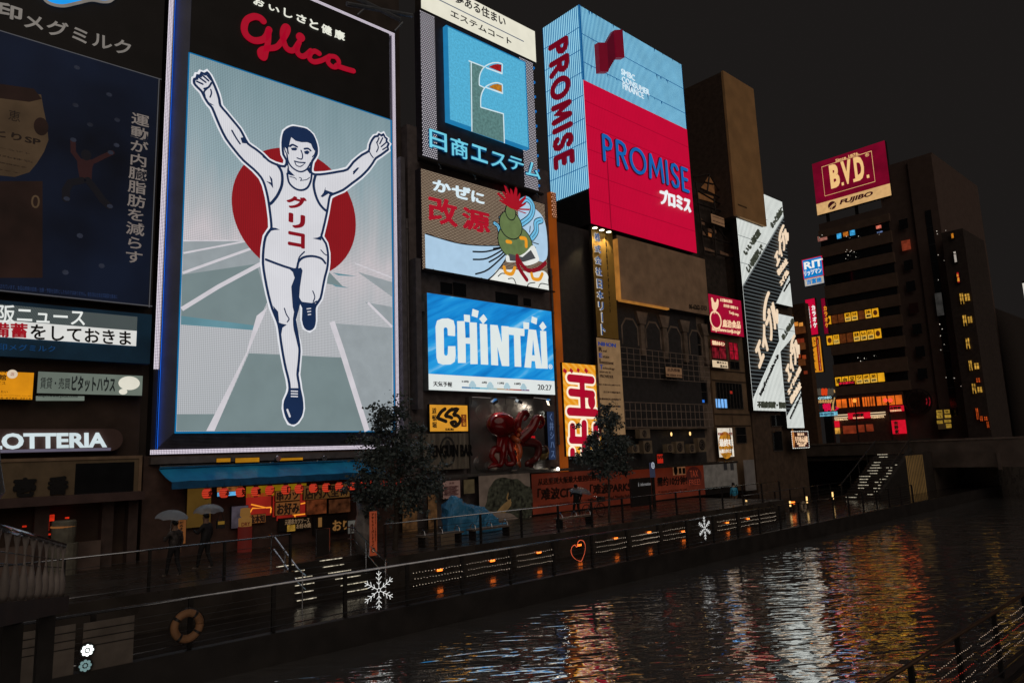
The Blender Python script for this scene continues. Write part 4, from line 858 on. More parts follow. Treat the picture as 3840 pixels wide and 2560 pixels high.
# dotted panel with the neon name and the blue square emblem
DOTP = pattern('dot_panel', 'dots', (34, 32, 42), (222, 216, 224), .105, .28, k=1.0)
VIO = paint('violet_dark', (.05, .045, .06), .5)
u0, v1 = FF.px(1574, 48); u1, v0 = FF.px(2020, 724); v1 = v0b-.05
t, _ = board('neon_name_billboard', 'dark billboard with bulb dotted borders, blue square emblem and cyan neon name', 'billboard', FF, None, .5, None, VIO, uv=(u0, v0, u1, v1))
l1 = FF.px(*zC(255, 1100)[0])[0]; r0 = FF.px(*zC(850, 1200)[0])[0]
obj('bulb_border', MB().rect(FF, u0+.02, v0+.1, l1, v1-.1, .001, .02), DOTP, t); obj('bulb_border', MB().rect(FF, r0, v0+.1, u1-.03, v1-.1, .001, .02), DOTP, t)
m = MB()
for i in range(9): 
    v = v0+.4+i*(v1-v0-.8)/8; m.box(u1+.01, 27.28, v, u1+.12, 27.4, v+.12)
m.box(u1+.002, 27.35, v0+.2, u1+.05, 27.42, v1-.2); obj('edge_lamp', m, glow('edge_blue', (16, 104, 178), .9), t)
EMB = glow('emblem_sky', (82, 172, 208), 1, var=.16, sc=9); EMR = glow('emblem_edge', (30, 120, 170), 1)
q0 = FF.px(*zC(330, 862)[0]); q1 = FF.px(*zC(832, 430)[0]); q0b = FF.px(*zC(828, 1012)[0]); qt = FF.px(*zC(326, 232)[0])
eu0, ev0, eu1, ev1 = q0[0]-.1, q0b[1], q1[0], (q1[1]+qt[1])/2
obj('emblem_box', MB().rect(FF, eu0-.1, ev0-.08, eu1+.03, ev1+.08, .0, .29), EMR, t); obj('emblem_face', MB().rect(FF, eu0, ev0, eu1-.06, ev1, .291, .30), EMB, t)
GRN = glow('emblem_green', (88, 124, 122), 1, var=.25, sc=7); WHL = glow('emblem_white', (205, 225, 232), 1)
FE = F(27.3-.30)
m = MB(); pc = lambda *p: pp(FE, zC(*p))
ys = lambda p: p
m.prism(FE, pc(475, 425, 572, 462, 552, 490, 543, 530, 540, 585, 576, 602, 560, 630, 552, 670, 549, 735, 705, 782, 712, 975, 488, 900), .001, .012); obj('emblem_letter', m, GRN, t)
m = MB()
for q in ((468, 418, 575, 460), (540, 585, 575, 602), (550, 735, 705, 780, 712, 980), (485, 425, 490, 900), (698, 440, 696, 505, 585, 465), (698, 580, 700, 640, 585, 600)): m.rib(FE, pc(*q), .06, .0125, .03, caps=False)
for q in ((540, 585, 543, 520, 570, 465, 620, 436, 665, 431, 698, 440), (550, 735, 552, 660, 578, 602, 625, 574, 665, 568, 698, 580)): m.rib(FE, spline(pc(*q), 4), .06, .0125, .03, caps=False)
obj('emblem_outline', m, WHL, t)
m = MB(); m.prism(FE, pc(605, 460, 635, 445, 665, 440, 692, 446, 690, 495), .013, .025); obj('emblem_red', m, glow('emblem_red', (150, 22, 26), 1, var=.3, sc=5), t)
m = MB(); m.prism(FE, pc(605, 597, 635, 580, 665, 576, 694, 586, 694, 632), .013, .025); obj('emblem_amber', m, glow('emblem_amber', (176, 112, 30), 1, var=.3, sc=5), t)
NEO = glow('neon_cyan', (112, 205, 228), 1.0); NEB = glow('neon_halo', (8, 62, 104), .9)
cells = [('日', 185, 885, 310, 1052), ('商', 330, 935, 455, 1105), ('エ', 470, 985, 588, 1130), ('ス', 605, 1035, 718, 1175), ('テ', 726, 1065, 835, 1190), ('ム', 842, 1100, 948, 1238)]
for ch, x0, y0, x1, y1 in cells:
    m = MB(); word(m, FF, ch, (zC(x0, y0)[0], zC(x1, y1)[0]), .10, .14, .055); obj('letter_surround', m, NEB, t)  # blue halo of the neon, put in as a dim glowing plate
    m = MB(); word(m, FF, ch, (zC(x0+3, y0+3)[0], zC(x1-3, y1-3)[0]), .145, .19, .004); obj('neon_letter', m, NEO, t)
m = MB().box(u0-.3, 27.1, v0-.14, u1+.2, 27.3, v0-.03)
for f in (.1, .38, .66, .95): x = u0+(u1-u0)*f; m.tube([(x, 27.2, v0-.1), (x, 26.95, v0-.35), (x, 26.9, v0-.5)], .045, 6)
obj('maintenance_bar', m, DKSTEEL, t)
# wind and medicine billboard
DOTK = pattern('dot_panel_warm', 'dots', (62, 40, 32), (206, 188, 160), .08, .25)
u0 = FF.px(1576, 640)[0]; u1, v0 = FF.px(2058, 1094); v1 = FF.px(1576, 645)[1]; v1 = FF.px(2033, 762)[1]
t, _ = board('medicine_billboard', 'billboard with white and red Japanese lettering, a pale blue gust and a green gourd', 'billboard', FF, None, .6, DOTK, VIO, uv=(u0, v0, u1, v1), lip=.04)
SKYB = glow('gust_blue', (170, 200, 224), 1, var=.05); CLD = glow('cloud_white', (226, 228, 222), 1); INK2 = glow('cartoon_ink', (22, 26, 32), .7); pg = lambda *p: pp(FF, zG(*p))
m = MB(); m.prism(FF, spline(pg(208, 262, 330, 300, 500, 345, 680, 362, 862, 362), 4)+pg(905, 395, 880, 480, 800, 590, 725, 655, 214, 568), .013, .03)
m.prism(FF, spline(pg(985, 5, 1060, -15, 1120, 40, 1195, 120, 1228, 240, 1236, 440, 1200, 500), 4)+pg(1130, 480, 1090, 350, 1000, 200), .013, .03)
obj('gust', m, SKYB, t)
m = MB(); m.prism(FF, pg(735, 660, 800, 600, 860, 565, 960, 560, 1100, 590, 1180, 575, 1235, 610, 1248, 742), .0305, .035)
for c, r in (((850, 620), .5), ((930, 640), .45), ((1120, 650), .45), ((1200, 620), .4)): m.disc(FF, pg(*c)[0], r, r*.8, .0305, .0355)
obj('cloud', m, CLD, t)
m = MB()
for q in ((610, 412, 720, 412, 860, 378), (612, 478, 730, 468, 880, 384), (745, 500, 830, 450, 893, 390), (632, 600, 740, 560, 895, 420), (782, 386, 850, 378), (1085, 250, 1090, 200), (1100, 330, 1160, 350), (1095, 345, 1135, 380)): m.rib(FF, spline(pg(*q), 4), .085 if q[0] < 800 else .05, .031, .045)
m.rib(FF, spline(pg(210, 262, 330, 300, 500, 345, 680, 362, 862, 362), 4), .05, .031, .04); m.rib(FF, spline(pg(905, 395, 880, 480, 800, 590, 725, 655), 4), .06, .036, .045)
for q in ((820, 620, 850, 595, 890, 600), (905, 640, 950, 640, 975, 700), (1060, 715, 1080, 680, 1130, 672), (1160, 712, 1180, 680, 1240, 690)): m.rib(FF, spline(pg(*q), 4), .05, .0365, .045)
obj('ink_stroke', m, INK2, t)
for q in ((990, 10, 1060, -30, 1110, 30, 1090, 120, 1000, 190), (1180, 150, 1140, 170, 1140, 240, 1105, 295), (790, 175, 820, 200, 835, 260), (838, 130, 850, 200, 870, 260)):
    wd = .30 if q[0] > 900 else .16; m = MB().rib(FF, spline(pg(*q), 5), wd+.1, .0365, .042, 1); m.rib(FF, spline(pg(*q), 5), wd, .0425, .05); m.rib(FF, spline(pg(*q), 5), .03, .0505, .053, 1); obj('ribbon', m, [glow('ribbon_blue', (110, 185, 222), 1), INK2], t)
# a plain gourd flask with a tassel stands where the picture shows a figure
GO = glow('gourd_green', (98, 116, 72), 1, var=.12, sc=3); m = MB()
for c, rx, ry, n_ in (((965, 335), 1.25, .98, .052), ((925, 190), .80, .76, .060), ((922, 82), .34, .42, .068)):
    c = pg(*c)[0]; m.disc(FF, c, rx+.06, ry+.06, .05, n_, 1); m.disc(FF, c, rx, ry, .05, n_+.004)
obj('gourd', m, [GO, INK2], t)
m = MB(); 
for k in range(11):
    a = math.pi*(k/10*1.1-.1); c = pg(945, 20)[0]; r = .95+.22*(k % 2); m.prism(FF, [(c[0]-.25, c[1]-.25), (c[0]+r*math.cos(a-.12), c[1]+r*.85*math.sin(a-.12)), (c[0]+r*1.1*math.cos(a), c[1]+r*.95*math.sin(a)), (c[0]+.25, c[1]-.25)], .075+.001*k, .085+.001*k)
obj('tassel', m, glow('tassel_red', (158, 18, 34), 1), t)
m = MB(); m.prism(FF, spline(pg(890, 440, 940, 470, 1040, 425, 1110, 360, 1150, 440, 1155, 495, 1060, 530, 990, 500, 890, 500), 4, True), .072, .08); obj('label_patch', m, CLD, t)
m = MB(); m.prism(FF, pg(905, 430, 1020, 460, 1090, 400, 1130, 470, 1030, 500, 915, 490), .081, .088); obj('grey_band', m, glow('band_grey', (74, 76, 78), .9), t)
m = MB()
for q in ((975, 450, 985, 540, 1055, 650), (985, 480, 1060, 570, 1150, 560, 1210, 510)): m.rib(FF, spline(pg(*q), 5), .24, .089, .10)
obj('sash', m, glow('sash_red', (128, 14, 30), 1), t)
m = MB()
for q in ((865, 545, 880, 590, 930, 600, 955, 550), (1095, 600, 1110, 640, 1160, 645, 1185, 600), (1005, 300, 1045, 310, 1050, 370), (890, 330, 920, 335)): m.rib(FF, spline(pg(*q), 5), .2, .089, .102)
obj('gold_ring', m, glow('ring_gold', (226, 150, 36), 1), t)
WB = glow('kana_white', (214, 232, 240), 1); KR = glow('kanji_red', (166, 16, 38), 1)
for ch, x0, y0, x1, y1 in (('か', 218, 1225, 340, 1335), ('ぜ', 348, 1258, 475, 1378), ('に', 482, 1305, 568, 1402)):
    m = MB(); word(m, FF, ch, (zC(x0, y0)[0], zC(x1, y1)[0]), .05, .12, .018); obj('letter', m, WB, t)
for ch, x0, y0, x1, y1 in (('改', 228, -65, 475, 215), ('源', 512, 35, 748, 270)):
    m = MB(); word(m, FF, ch, (zG(x0, y0)[0], zG(x1, y1)[0]), .05, .12, .020); obj('letter', m, KR, t)
m = MB(); m.box(u0-.1, 26.9, v0-.10, u1+.1, 27.1, v0-.03)
for f in (.05, .4, .78): x = u0+(u1-u0)*f; m.box(x, 27.0, v0-.03, x+.06, 27.6, v0+.02)
obj('maintenance_bar', m, DKSTEEL, t)
# sky blue lettering billboard with the weather strip
u0 = FF.px(1600, 1095)[0]; u1, v0 = FF.px(2082, 1481); v1 = FF.px(1599, 1096)[1]; vm = FF.px(*zG(1303, 1497)[0])[1]
def streak_mat():
    m = bpy.data.materials.new('sky_streaks'); m.use_nodes = True; n = m.node_tree.nodes; l = m.node_tree.links; b = n['Principled BSDF']; b.inputs['Base Color'].default_value = (.02, .02, .02, 1)
    tc = n.new('ShaderNodeTexCoord'); mp = n.new('ShaderNodeMapping'); mp0 = n.new('ShaderNodeMapping'); mp0.inputs['Rotation'].default_value = (0, .45, 0); l.new(tc.outputs['Object'], mp0.inputs[0]); mp.inputs['Scale'].default_value = (.20, 1, 1.5); nz = n.new('ShaderNodeTexNoise'); nz.inputs['Scale'].default_value = 1.5; nz.inputs['Detail'].default_value = 5
    cr = n.new('ShaderNodeValToRGB'); e = cr.color_ramp.elements; e[0].position = .3; e[0].color = (*lin((4, 102, 176)), 1); e[1].position = .78; e[1].color = (*lin((150, 205, 235)), 1)
    for p, c in ((.45, (14, 132, 208)), (.6, (36, 156, 222))): x = e.new(p); x.color = (*lin(c), 1)
    l.new(mp0.outputs[0], mp.inputs[0]); l.new(mp.outputs[0], nz.inputs[0]); l.new(nz.outputs[0], cr.inputs[0]); l.new(cr.outputs[0], b.inputs['Emission Color']); b.inputs['Emission Strength'].default_value = 1
    return m
t, _ = board('rental_billboard', 'bright sky blue billboard with bold white roman capitals above a white weather strip', 'billboard', FF, None, .7, None, paint('billboard_side', (.25, .3, .33), .5), uv=(u0, v0, u1, v1))
obj('blue_face', MB().rect(FF, u0+.02, vm, u1-.02, v1-.02, .001, .012), streak_mat(), t); obj('weather_strip', MB().rect(FF, u0+.02, v0+.02, u1-.02, vm-.004, .001, .012), glow('strip_white', (222, 228, 226), 1, var=.02), t)
LW = glow('capital_white', (222, 230, 228), 1, var=.02); m = MB()
cv = lambda *p: pg(*p)
hull = spline(pg(378, 1068, 376, 1050, 362, 1044), 2)
m.prism(FF, pg(458, 1120, 458, 1040, 445, 990, 400, 972, 350, 974, 310, 990, 297, 1040, 305, 1300, 318, 1345, 360, 1360, 420, 1358, 455, 1335, 463, 1280, 460, 1205, 402, 1205, 400, 1270, 392, 1284, 372, 1284, 365, 1270, 362, 1060, 372, 1046, 390, 1048, 398, 1060, 400, 1115), .013, .05)
m.prism(FF, pg(478, 995, 538, 995, 545, 1135, 585, 1135, 582, 1005, 640, 1008, 648, 1355, 590, 1355, 588, 1185, 546, 1182, 548, 1345, 486, 1345), .013, .05)
m.prism(FF, pg(535, 940, 582, 945, 584, 1004, 538, 998), .013, .0495); m.prism(FF, pg(608, 893, 656, 910, 646, 966, 600, 950), .013, .05); m.prism(FF, pg(698, 938, 728, 980, 695, 1018, 664, 975), .013, .05)
m.prism(FF, pg(668, 1016, 726, 1022, 736, 1360, 678, 1357), .013, .05)
m.prism(FF, pg(756, 1025, 815, 1030, 855, 1195, 850, 1035, 908, 1040, 912, 1372, 855, 1370, 812, 1190, 820, 1366, 765, 1362), .013, .05)
m.prism(FF, pg(912, 1045, 1040, 1060, 1040, 1120, 1005, 1118, 1014, 1378, 962, 1376, 955, 1112, 914, 1108), .013, .05)
m.prism(FF, pg(1078, 1063, 1138, 1070, 1188, 1392, 1140, 1390, 1132, 1330, 1100, 1328, 1096, 1386, 1044, 1382), .013, .05)
m.prism(FF, pg(1172, 1075, 1222, 1080, 1236, 1395, 1186, 1392), .0505, .054)
m.prism(FF, pg(1034, 1003, 1080, 1008, 1078, 1062, 1036, 1060), .013, .0505); m.prism(FF, pg(1106, 955, 1148, 972, 1142, 1022, 1100, 1005), .013, .05); m.prism(FF, pg(1196, 1000, 1225, 1045, 1194, 1075, 1168, 1035), .013, .055)
obj('lettering', m, LW, t)
m = MB().prism(FF, pg(1112, 1150, 1126, 1282, 1104, 1280), .0505, .0525); obj('letter_counter', m, glow('counter_blue', (24, 140, 212), 1), t)
letters(t, FF, LW, ('®', (zG(1245, 1355)[0], zG(1278, 1398)[0])))
letters(t, FF, DKI, ('天気予報', (zM(345, -32)[0], zM(545, 30)[0]), .01), ('24時', (zG(514, 1490)[0], zG(575, 1512)[0])), ('6時', (zG(685, 1498)[0], zG(728, 1520)[0])), ('12時', (zG(818, 1503)[0], zG(872, 1526)[0])), ('18時', (zG(958, 1508)[0], zG(1012, 1532)[0])), ('20:27', (zM(1442, 2)[0], zM(1590, 66)[0])))
m = MB()
for x, y in ((760, 10), (945, 20), (1122, 27), (1295, 35)):
    c = pp(FF, zM(x, y))[0]
    for dx, dy, r in ((-.1, -.02, .13), (.1, -.02, .13), (0, .08, .15)): m.disc(FF, (c[0]+dx, c[1]+dy), r, r*.9, .013, .02+abs(dx)*.01, k=14)
obj('cloud_icon', m, glow('cloud_grey', (168, 196, 206), 1), t)
a, b = pp(FF, zM(648, 40, 1355, 68)); k = 8; cols = [(20, 100, 150), (60, 150, 190), (110, 180, 200), (150, 180, 180), (170, 150, 120), (175, 100, 60), (160, 60, 50), (110, 60, 110)]
m = MB(); 
for i in range(k): m.rect(FF, a[0]+(b[0]-a[0])*i/k, b[1]-.02, a[0]+(b[0]-a[0])*(i+1)/k, b[1]+.05, .013, .02, i)
obj('time_bar', m, [glow('bar_%s' % 'abcdefgh'[i], c, 1) for i, c in enumerate(cols)], t)
obj('side_box', MB().box(u0-.55, 27.35, v1-.95, u0-.1, 27.7, v1-.45), paint('side_box', (.12, .13, .15), .5), t)
# kukuru sign, penguin wall, octopus panel, blue neon column
KUK = glow('sign_amber', (206, 142, 42), 1, var=.12)
t, _ = board('takoyaki_sign', 'amber lit sign with black brush strokes, left of the octopus', 'sign', FF, (zM(305, 208)[0], zM(718, 498)[0]), .15, KUK, BLACKM, lip=.03)
INKB = glow('brush_ink', (30, 22, 14), .6); m = MB(); pm = lambda *p: pp(FF, zM(*p))
for q, wd in (((470, 260, 430, 290, 395, 350, 430, 370, 480, 390), [.10, .17, .14, .12, .2, .2]), ((545, 262, 510, 285, 475, 330, 510, 340, 540, 352), None), ((545, 268, 600, 262, 560, 320, 600, 330, 630, 370, 610, 420, 570, 440, 535, 405, 575, 395, 590, 420), None)): m.rib(FF, spline(pm(*q), 4), .17, .013, .03)
obj('brush_logo', m, INKB, t); letters(t, FF, INKB, ('v:道頓堀', (zM(330, 245)[0], zM(384, 465)[0]), .01), ('KUKURU', (zM(475, 462)[0], zM(562, 486)[0]), .01))
obj('seal', MB().rect(FF, *two(FF, (zM(640, 318)[0], zM(695, 445)[0])), .013, .03), glow('seal_brown', (96, 34, 14), 1), t); letters(t, FF, KUK, ('v:たこ家', (zM(650, 325)[0], zM(688, 440)[0])), n0=.031, n1=.04)
PEN = paint('stained_cream', (.20, .175, .14), .8, var=.4, sc=2.5, stretch=(3, 1, .3))
t, _ = board('bar_wall_sign', 'stained cream bar sign with dark carved capitals and an oval bird emblem', 'sign', FF, (zM(235, 515)[0], zM(728, 885)[0]), .2, PEN, FRM, lip=.02)
letters(t, FF, paint('carved_dark', (.018, .017, .018), .5, .3), ('PENGUIN BAR', (zM(300, 640)[0], zM(755, 752)[0]), .02), n0=.02, n1=.08)
m = MB(); c = pm(497, 705)[0]; e = pm(568, 555)[0]; rx = e[0]-c[0]; ry = e[1]-c[1]
m.rib(FF, [(c[0]+rx*math.cos(a), c[1]+ry*math.sin(a)) for a in [2*math.pi*i/36 for i in range(36)]], .09, .013, .04, closed=True)
m.prism(FF, spline(pm(480, 600, 500, 585, 515, 600, 530, 660, 520, 720, 500, 760, 480, 720, 470, 660), 4, True), .013, .018); obj('oval_emblem', m, paint('emblem_grey', (.07, .068, .066), .5, .2), t)
# octopus
SILP = paint('silver_panel', (.36, .35, .35), .32, .85, var=.25, sc=.9)
FO_ = F(27.45)
t, qo = board('silver_backdrop', 'silver panel with round embossed discs behind the red octopus', 'panel', FO_, (zM(722, 135)[0], zM(1530, 930)[0]), .25, SILP, SILP, lip=.01)
for x, y, r in ((860, 300, .42), (1015, 290, .36), (1180, 300, .40), (1370, 300, .45), (950, 880, .40), (830, 830, .35)):
    c = FO_.px(*zM(x, y)[0]); m = MB(); 
    for i in range(4): m.disc(FO_, c, r*math.cos(i*.35), r*math.cos(i*.35), .013+.03*i, .043+.03*i-.001)
    obj('embossed_disc', m, SILP, t)
OCT = paint('octopus_red', (.20, .004, .005), .13, 0, var=.5, sc=2.2, spec=.6); OCD = paint('octopus_dark', (.11, .012, .012), .2, var=.3, spec=.7); OCO = paint('octopus_orange', (.50, .10, .03), .2, spec=.7)
co = FO_.at(*FO_.px(*zM(960, 430)[0]), .75)
t = thing('octopus', 'glossy red octopus sculpture with curling tentacles and a grilled ball, hung on the silver panel', 'sculpture', co)
O3 = lambda x, y, n=.5: FO_.at(*FO_.px(*zM(x, y)[0]), n)
obj('head', MB().ball(O3(965, 430, .7), .86, .6, .62, 24), OCT, t, True)
def tent(name, pts, r, mat):
    P = spline([tuple(O3(*p)) for p in pts], 6); k = len(P); obj(name, MB().tube(P, [r*(1-.72*i/(k-1)) for i in range(k)], 10), mat, t, True)
tent('tentacle', [(1130, 560, .6), (1110, 420, .9), (1135, 330, 1.0), (1185, 312, 1.0), (1215, 340, .9), (1190, 390, .8)], .24, OCT)
tent('tentacle', [(1160, 600, .6), (1250, 480, .9), (1290, 380, 1.0), (1340, 375, 1.0), (1370, 420, .9), (1350, 470, .8)], .32, OCT)
tent('tentacle', [(980, 560, .6), (930, 680, .8), (880, 690, .8), (850, 760, .8), (900, 830, .8), (860, 850, .8), (815, 885, .8)], .22, OCT)
tent('tentacle', [(1020, 560, .6), (960, 690, .9), (950, 790, .9), (930, 850, .9), (890, 855, .9), (830, 870, .8)], .22, OCT)
tent('tentacle', [(1060, 580, .6), (1030, 690, .9), (1050, 780, 1.0), (1050, 830, 1.0), (1000, 838, .9), (985, 780, .9), (1000, 700, .9)], .22, OCT)
tent('tentacle', [(1110, 600, .6), (1130, 700, .9), (1120, 800, .9), (1150, 870, .8)], .22, OCO)
tent('tentacle', [(1200, 600, .5), (1330, 640, .8), (1330, 780, .7), (1230, 840, .7), (1310, 860, .6)], .28, OCD)
obj('body', MB().ball(O3(1090, 590, .4), .75, .45, .62, 20), OCD, t, True)
obj('mouth', MB().tube([O3(1060, 570, .9), O3(1060, 610, 1.35)], [.16, .13], 14), OCO, t, True); obj('eye', MB().ball(O3(1117, 490, 1.0), .13, .13, .13), OCO, t, True); obj('eye', MB().ball(O3(1105, 540, 1.0), .09, .09, .09), OCO, t, True)
t = thing('takoyaki_ball', 'large browned octopus dumpling model held beside the octopus', 'sculpture', O3(1410, 810, .5)); c = O3(1412, 720, .6)
obj('ball', MB().ball(c, .36, .36, .40, 20), paint('dumpling_brown', (.26, .18, .07), .25, var=.6, sc=7), t, True); obj('sauce', MB().ball(c+Vector((-.03, -.03, .08)), .345, .345, .34, 20), paint('sauce_dark', (.03, .018, .012), .15), t, True)
rb('lit red panel beside the octopus', (1345, 540), (1420, 590), glow('oct_red', (200, 20, 30), .7), fr=F(27.2), z=zM, name='lightbox', cat='light box')
rb('orange panel above the lit red panel beside the octopus', (1372, 425), (1420, 490), glow('oct_orange', (130, 44, 14), .7), fr=F(27.2), z=zM, name='lightbox', cat='light box')
def arm_lamp(p0, p1, s, down=True):
    a = O3(*p0, .25); b = O3(*p1, .9); t = thing('floodlamp', 'silver floodlamp on a bent arm over the octopus panel, '+s, 'floodlamp', a, 'floodlamps around the octopus')
    obj('arm', MB().tube([a, a+Vector((0, -.02, .35 if down else -.2)), b+Vector((-.1, .1, .12))], .022, 6), STEEL, t)
    d = (O3(1060, 560, .3)-b).normalized(); r = Vector((1, 0, 0)); u_ = r.cross(d).normalized(); r = d.cross(u_)
    vs = [b+r*(x*.16)+u_*(y*.11)+d*z for z in (0, .16) for x, y in ((-1, -1), (1, -1), (1, 1), (-1, 1))]
    obj('lamp_body', MB().add(vs, [(0, 3, 2, 1), (0, 1, 5, 4), (1, 2, 6, 5), (2, 3, 7, 6), (3, 0, 4, 7)]), STEEL, t)
    vs = [b+r*(x*.14)+u_*(y*.09)+d*.15 for x, y in ((-1, -1), (1, -1), (1, 1), (-1, 1))]; obj('lamp_glass', MB().add(vs, [(0, 1, 2, 3)]), glow('lamp_glass', (255, 236, 205), 2.0), t)
    l = bpy.data.lights.new('floodlamp_beam', 'SPOT'); l.energy = 24; l.spot_size = 1.9; l.spot_blend = .8; l.color = (1, .86, .68); l.shadow_soft_size = .1
    o = bpy.data.objects.new('floodlamp_beam', l); COL.objects.link(o); o.location = b+d*.2; o.rotation_euler = d.to_track_quat('-Z', 'Y').to_euler()
arm_lamp((720, 215), (862, 185), 'upper left one'); arm_lamp((1075, 215), (1130, 182), 'upper middle one'); arm_lamp((1370, 215), (1450, 195), 'upper right one'); arm_lamp((1040, 870), (1075, 905), 'one at its foot', False)
t, _ = board('blue_neon_column', 'dim blue vertical sign with thin neon strokes right of the octopus', 'sign', FF, (zM(1540, 285)[0], zM(1636, 790)[0]), .2, glow('neon_navy', (32, 46, 74), .8, var=.25), BLACKM, lip=.01)
letters(t, FF, glow('neon_pale', (84, 104, 140), .8), ('v:く井シハス', (zM(1558, 300)[0], zM(1625, 780)[0])), n0=.02, n1=.05)
letters(t, FF, glow('floor_mark', (150, 150, 140), .7), ('2', (zM(1492, 282)[0], zM(1526, 345)[0]), .01), ('F', (zM(1495, 365)[0], zM(1526, 425)[0]), .01), n0=-.05, n1=-.02)
# bright white lamp
c = O3(1560, 890, .7); t = thing('glaring_lamp', 'glaring white lamp on the cornice to the right under the octopus', 'lamp', c-Vector((0, 0, .12)))
obj('bulb', MB().ball(c, .075, .075, .075), glow('glare_white', (255, 244, 225), 14), t, True); obj('holder', MB().tube([c+Vector((0, .06, .02)), c+Vector((0, .5, .1))], .05, 8), BLACKM, t)
tag(obj('dish_lamp', MB().lathe(O3(1435, 900, .5), [(.30, .03), (.26, .06), (.08, .09)], 16), paint('dish_white', (.6, .58, .52), .4)), 'shallow white dish lamp left of the glaring lamp', 'lamp')
m = MB().box(19.0, 26.85, FF.px(*zM(800, 958)[0])[1]-.02, 28.9, 27.2, FF.px(*zM(800, 945)[0])[1]+.05); tag(obj('cornice', m, paint('cornice_grey', (.14, .13, .125), .4, .3)), 'thin wet cornice under the octopus and the bar wall', 'cornice')
# street level under it: notice, dark doors, poster and the long orange hoarding
FG = F(27.05)
rb('pinkish notice with rows of small writing above the blue tarp', (446, 1015), (635, 1192), glow('notice_pink', (98, 74, 66), .8, var=.12), [('注意', (512, 1028), (565, 1046))]+[('警察官立入禁止掲示板お知らせ', (462, 1070+i*20), (610-20*(i % 2), 1082+i*20)) for i in range(5)], glow('notice_ink', (52, 30, 28), .7), z=zM, fr=FG, name='notice', cat='notice')
rb('dim greenish glass door beside the notice', (665, 1000), (785, 1145), glow('door_green', (64, 54, 36), .7, var=.3, sc=4), z=zM, fr=FG, name='glass_panel', cat='panel')
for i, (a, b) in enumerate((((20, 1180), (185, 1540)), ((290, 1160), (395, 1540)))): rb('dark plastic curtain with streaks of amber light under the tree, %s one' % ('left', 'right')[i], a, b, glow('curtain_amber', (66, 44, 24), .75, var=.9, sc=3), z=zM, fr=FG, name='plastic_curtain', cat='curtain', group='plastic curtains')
t = rb('printed picture of a dark leafy garden path, left of the orange hoarding', (822, 955), (1382, 1425), glow('garden_pale', (84, 70, 60), .6, var=.3), z=zM, fr=FG, name='garden_poster', cat='poster')
LF = glow('garden_leaf', (36, 35, 26), .6, var=.95, sc=6); m = MB(); pmg = lambda *p: pp(FG, zM(*p))
rr = random.Random(3); pts = [960, 1060, 1000, 1000, 1080, 985, 1180, 990, 1240, 1000, 1300, 1060, 1376, 1110, 1376, 1380, 1240, 1400, 1160, 1350, 900, 1330, 905, 1230, 930, 1120]
m.prism(FG, spline(pmg(*[v+rr.uniform(-9, 9) for v in pts]), 3, True), .013, .02); obj('leaf_print', m, LF, t)
m = MB(); m.prism(FG, pmg(1000, 1350, 1080, 1260, 1160, 1200, 1165, 1270, 1100, 1350), .021, .025); m.rib(FG, spline(pmg(1125, 1190, 1135, 1140, 1120, 1200, 1165, 1240), 3), .06, .021, .026); obj('path_print', m, glow('garden_path', (88, 66, 38), .8, var=.3), t)
HO = FG
hu0 = FG.px(*zM(1378, 940)[0])[0]; hu1 = FG.px(*zN(1400, 870)[0])[0]; hv1 = FG.px(*zM(1380, 940)[0])[1]; hv0 = UZ+.02
t, _ = board('orange_hoarding', 'long orange hoarding printed with black Chinese shop directions, along the promenade', 'hoarding', FG, None, .1, None, BLACKM, uv=(hu0, hv0, hu1, hv1))
HOR = glow('hoarding_orange', (98, 34, 18), .46, var=.35, sc=.6, base=.03); obj('face_panel', MB().rect(FG, hu0, FG.px(*zM(1400, 1372)[0])[1], hu1, hv1-.02, .001, .012), HOR, t)
HINK = paint('hoarding_ink', (.02, .012, .010), .7)
def hline(body, p0, p1, p2, b=.02): 
    m = MB(); word(m, FG, body, (p0, p1, p2), .013, .025, b); obj('lettering', m, HINK, t)
hline('从这里到大阪最大级别的购物中心', zM(1445, 1062)[0], zN(480, 1035)[0], zM(1445, 990)[0])
hline('「难波CITY」', zM(1440, 1225)[0], zN(215, 1205)[0], zM(1440, 1095)[0], .03); hline('「难波PARKS」', zN(290, 1190)[0], zN(720, 1150)[0], zN(290, 1085)[0], .03)
hline('需约10分钟!', zN(950, 1105)[0], zN(1240, 1085)[0], zN(950, 1015)[0], .03)
hline('Largest class of shopping centres in Osaka', zM(1450, 1295)[0], zN(300, 1245)[0], zM(1450, 1268)[0], 0); hline('"Namba CITY" and "Namba Parks"', zN(300, 1255)[0], zN(700, 1210)[0], zN(300, 1218)[0], .01); hline('10 minutes on foot from the canal', zN(960, 1170)[0], zN(1240, 1140)[0], zN(960, 1150)[0], 0)
m = MB(); c = FG.px(*zN(1312, 1005)[0]); e = FG.px(*zN(1378, 905)[0]); m.disc(FG, c, e[0]-c[0], e[1]-c[1], .013, .02); obj('round_badge', m, glow('badge_maroon', (48, 16, 12), .8), t)
letters(t, FG, glow('badge_text', (120, 46, 28), .8), ('TAX', (zN(1268, 950)[0], zN(1352, 1010)[0])), ('FREE!', (zN(1262, 1040)[0], zN(1372, 1085)[0])), n0=.021, n1=.03)
obj('white_card', MB().rect(FG, *two(FG, (zN(1102, 915)[0], zN(1230, 988)[0])), .013, .02), glow('card_cream', (112, 74, 48), .8, var=.2), t)
m = MB().disc(FG, FG.px(*zN(1130, 948)[0]), .2, .3, .021, .03); m.rect(FG, *two(FG, (zN(1160, 925)[0], zN(1188, 980)[0])), .021, .03).rect(FG, *two(FG, (zN(1196, 925)[0], zN(1226, 980)[0])), .021, .03); obj('card_icon', m, HINK, t)
u, v = hu1+.01, UZ; gu1 = FG.px(*zN(1725, 850)[0])[0]
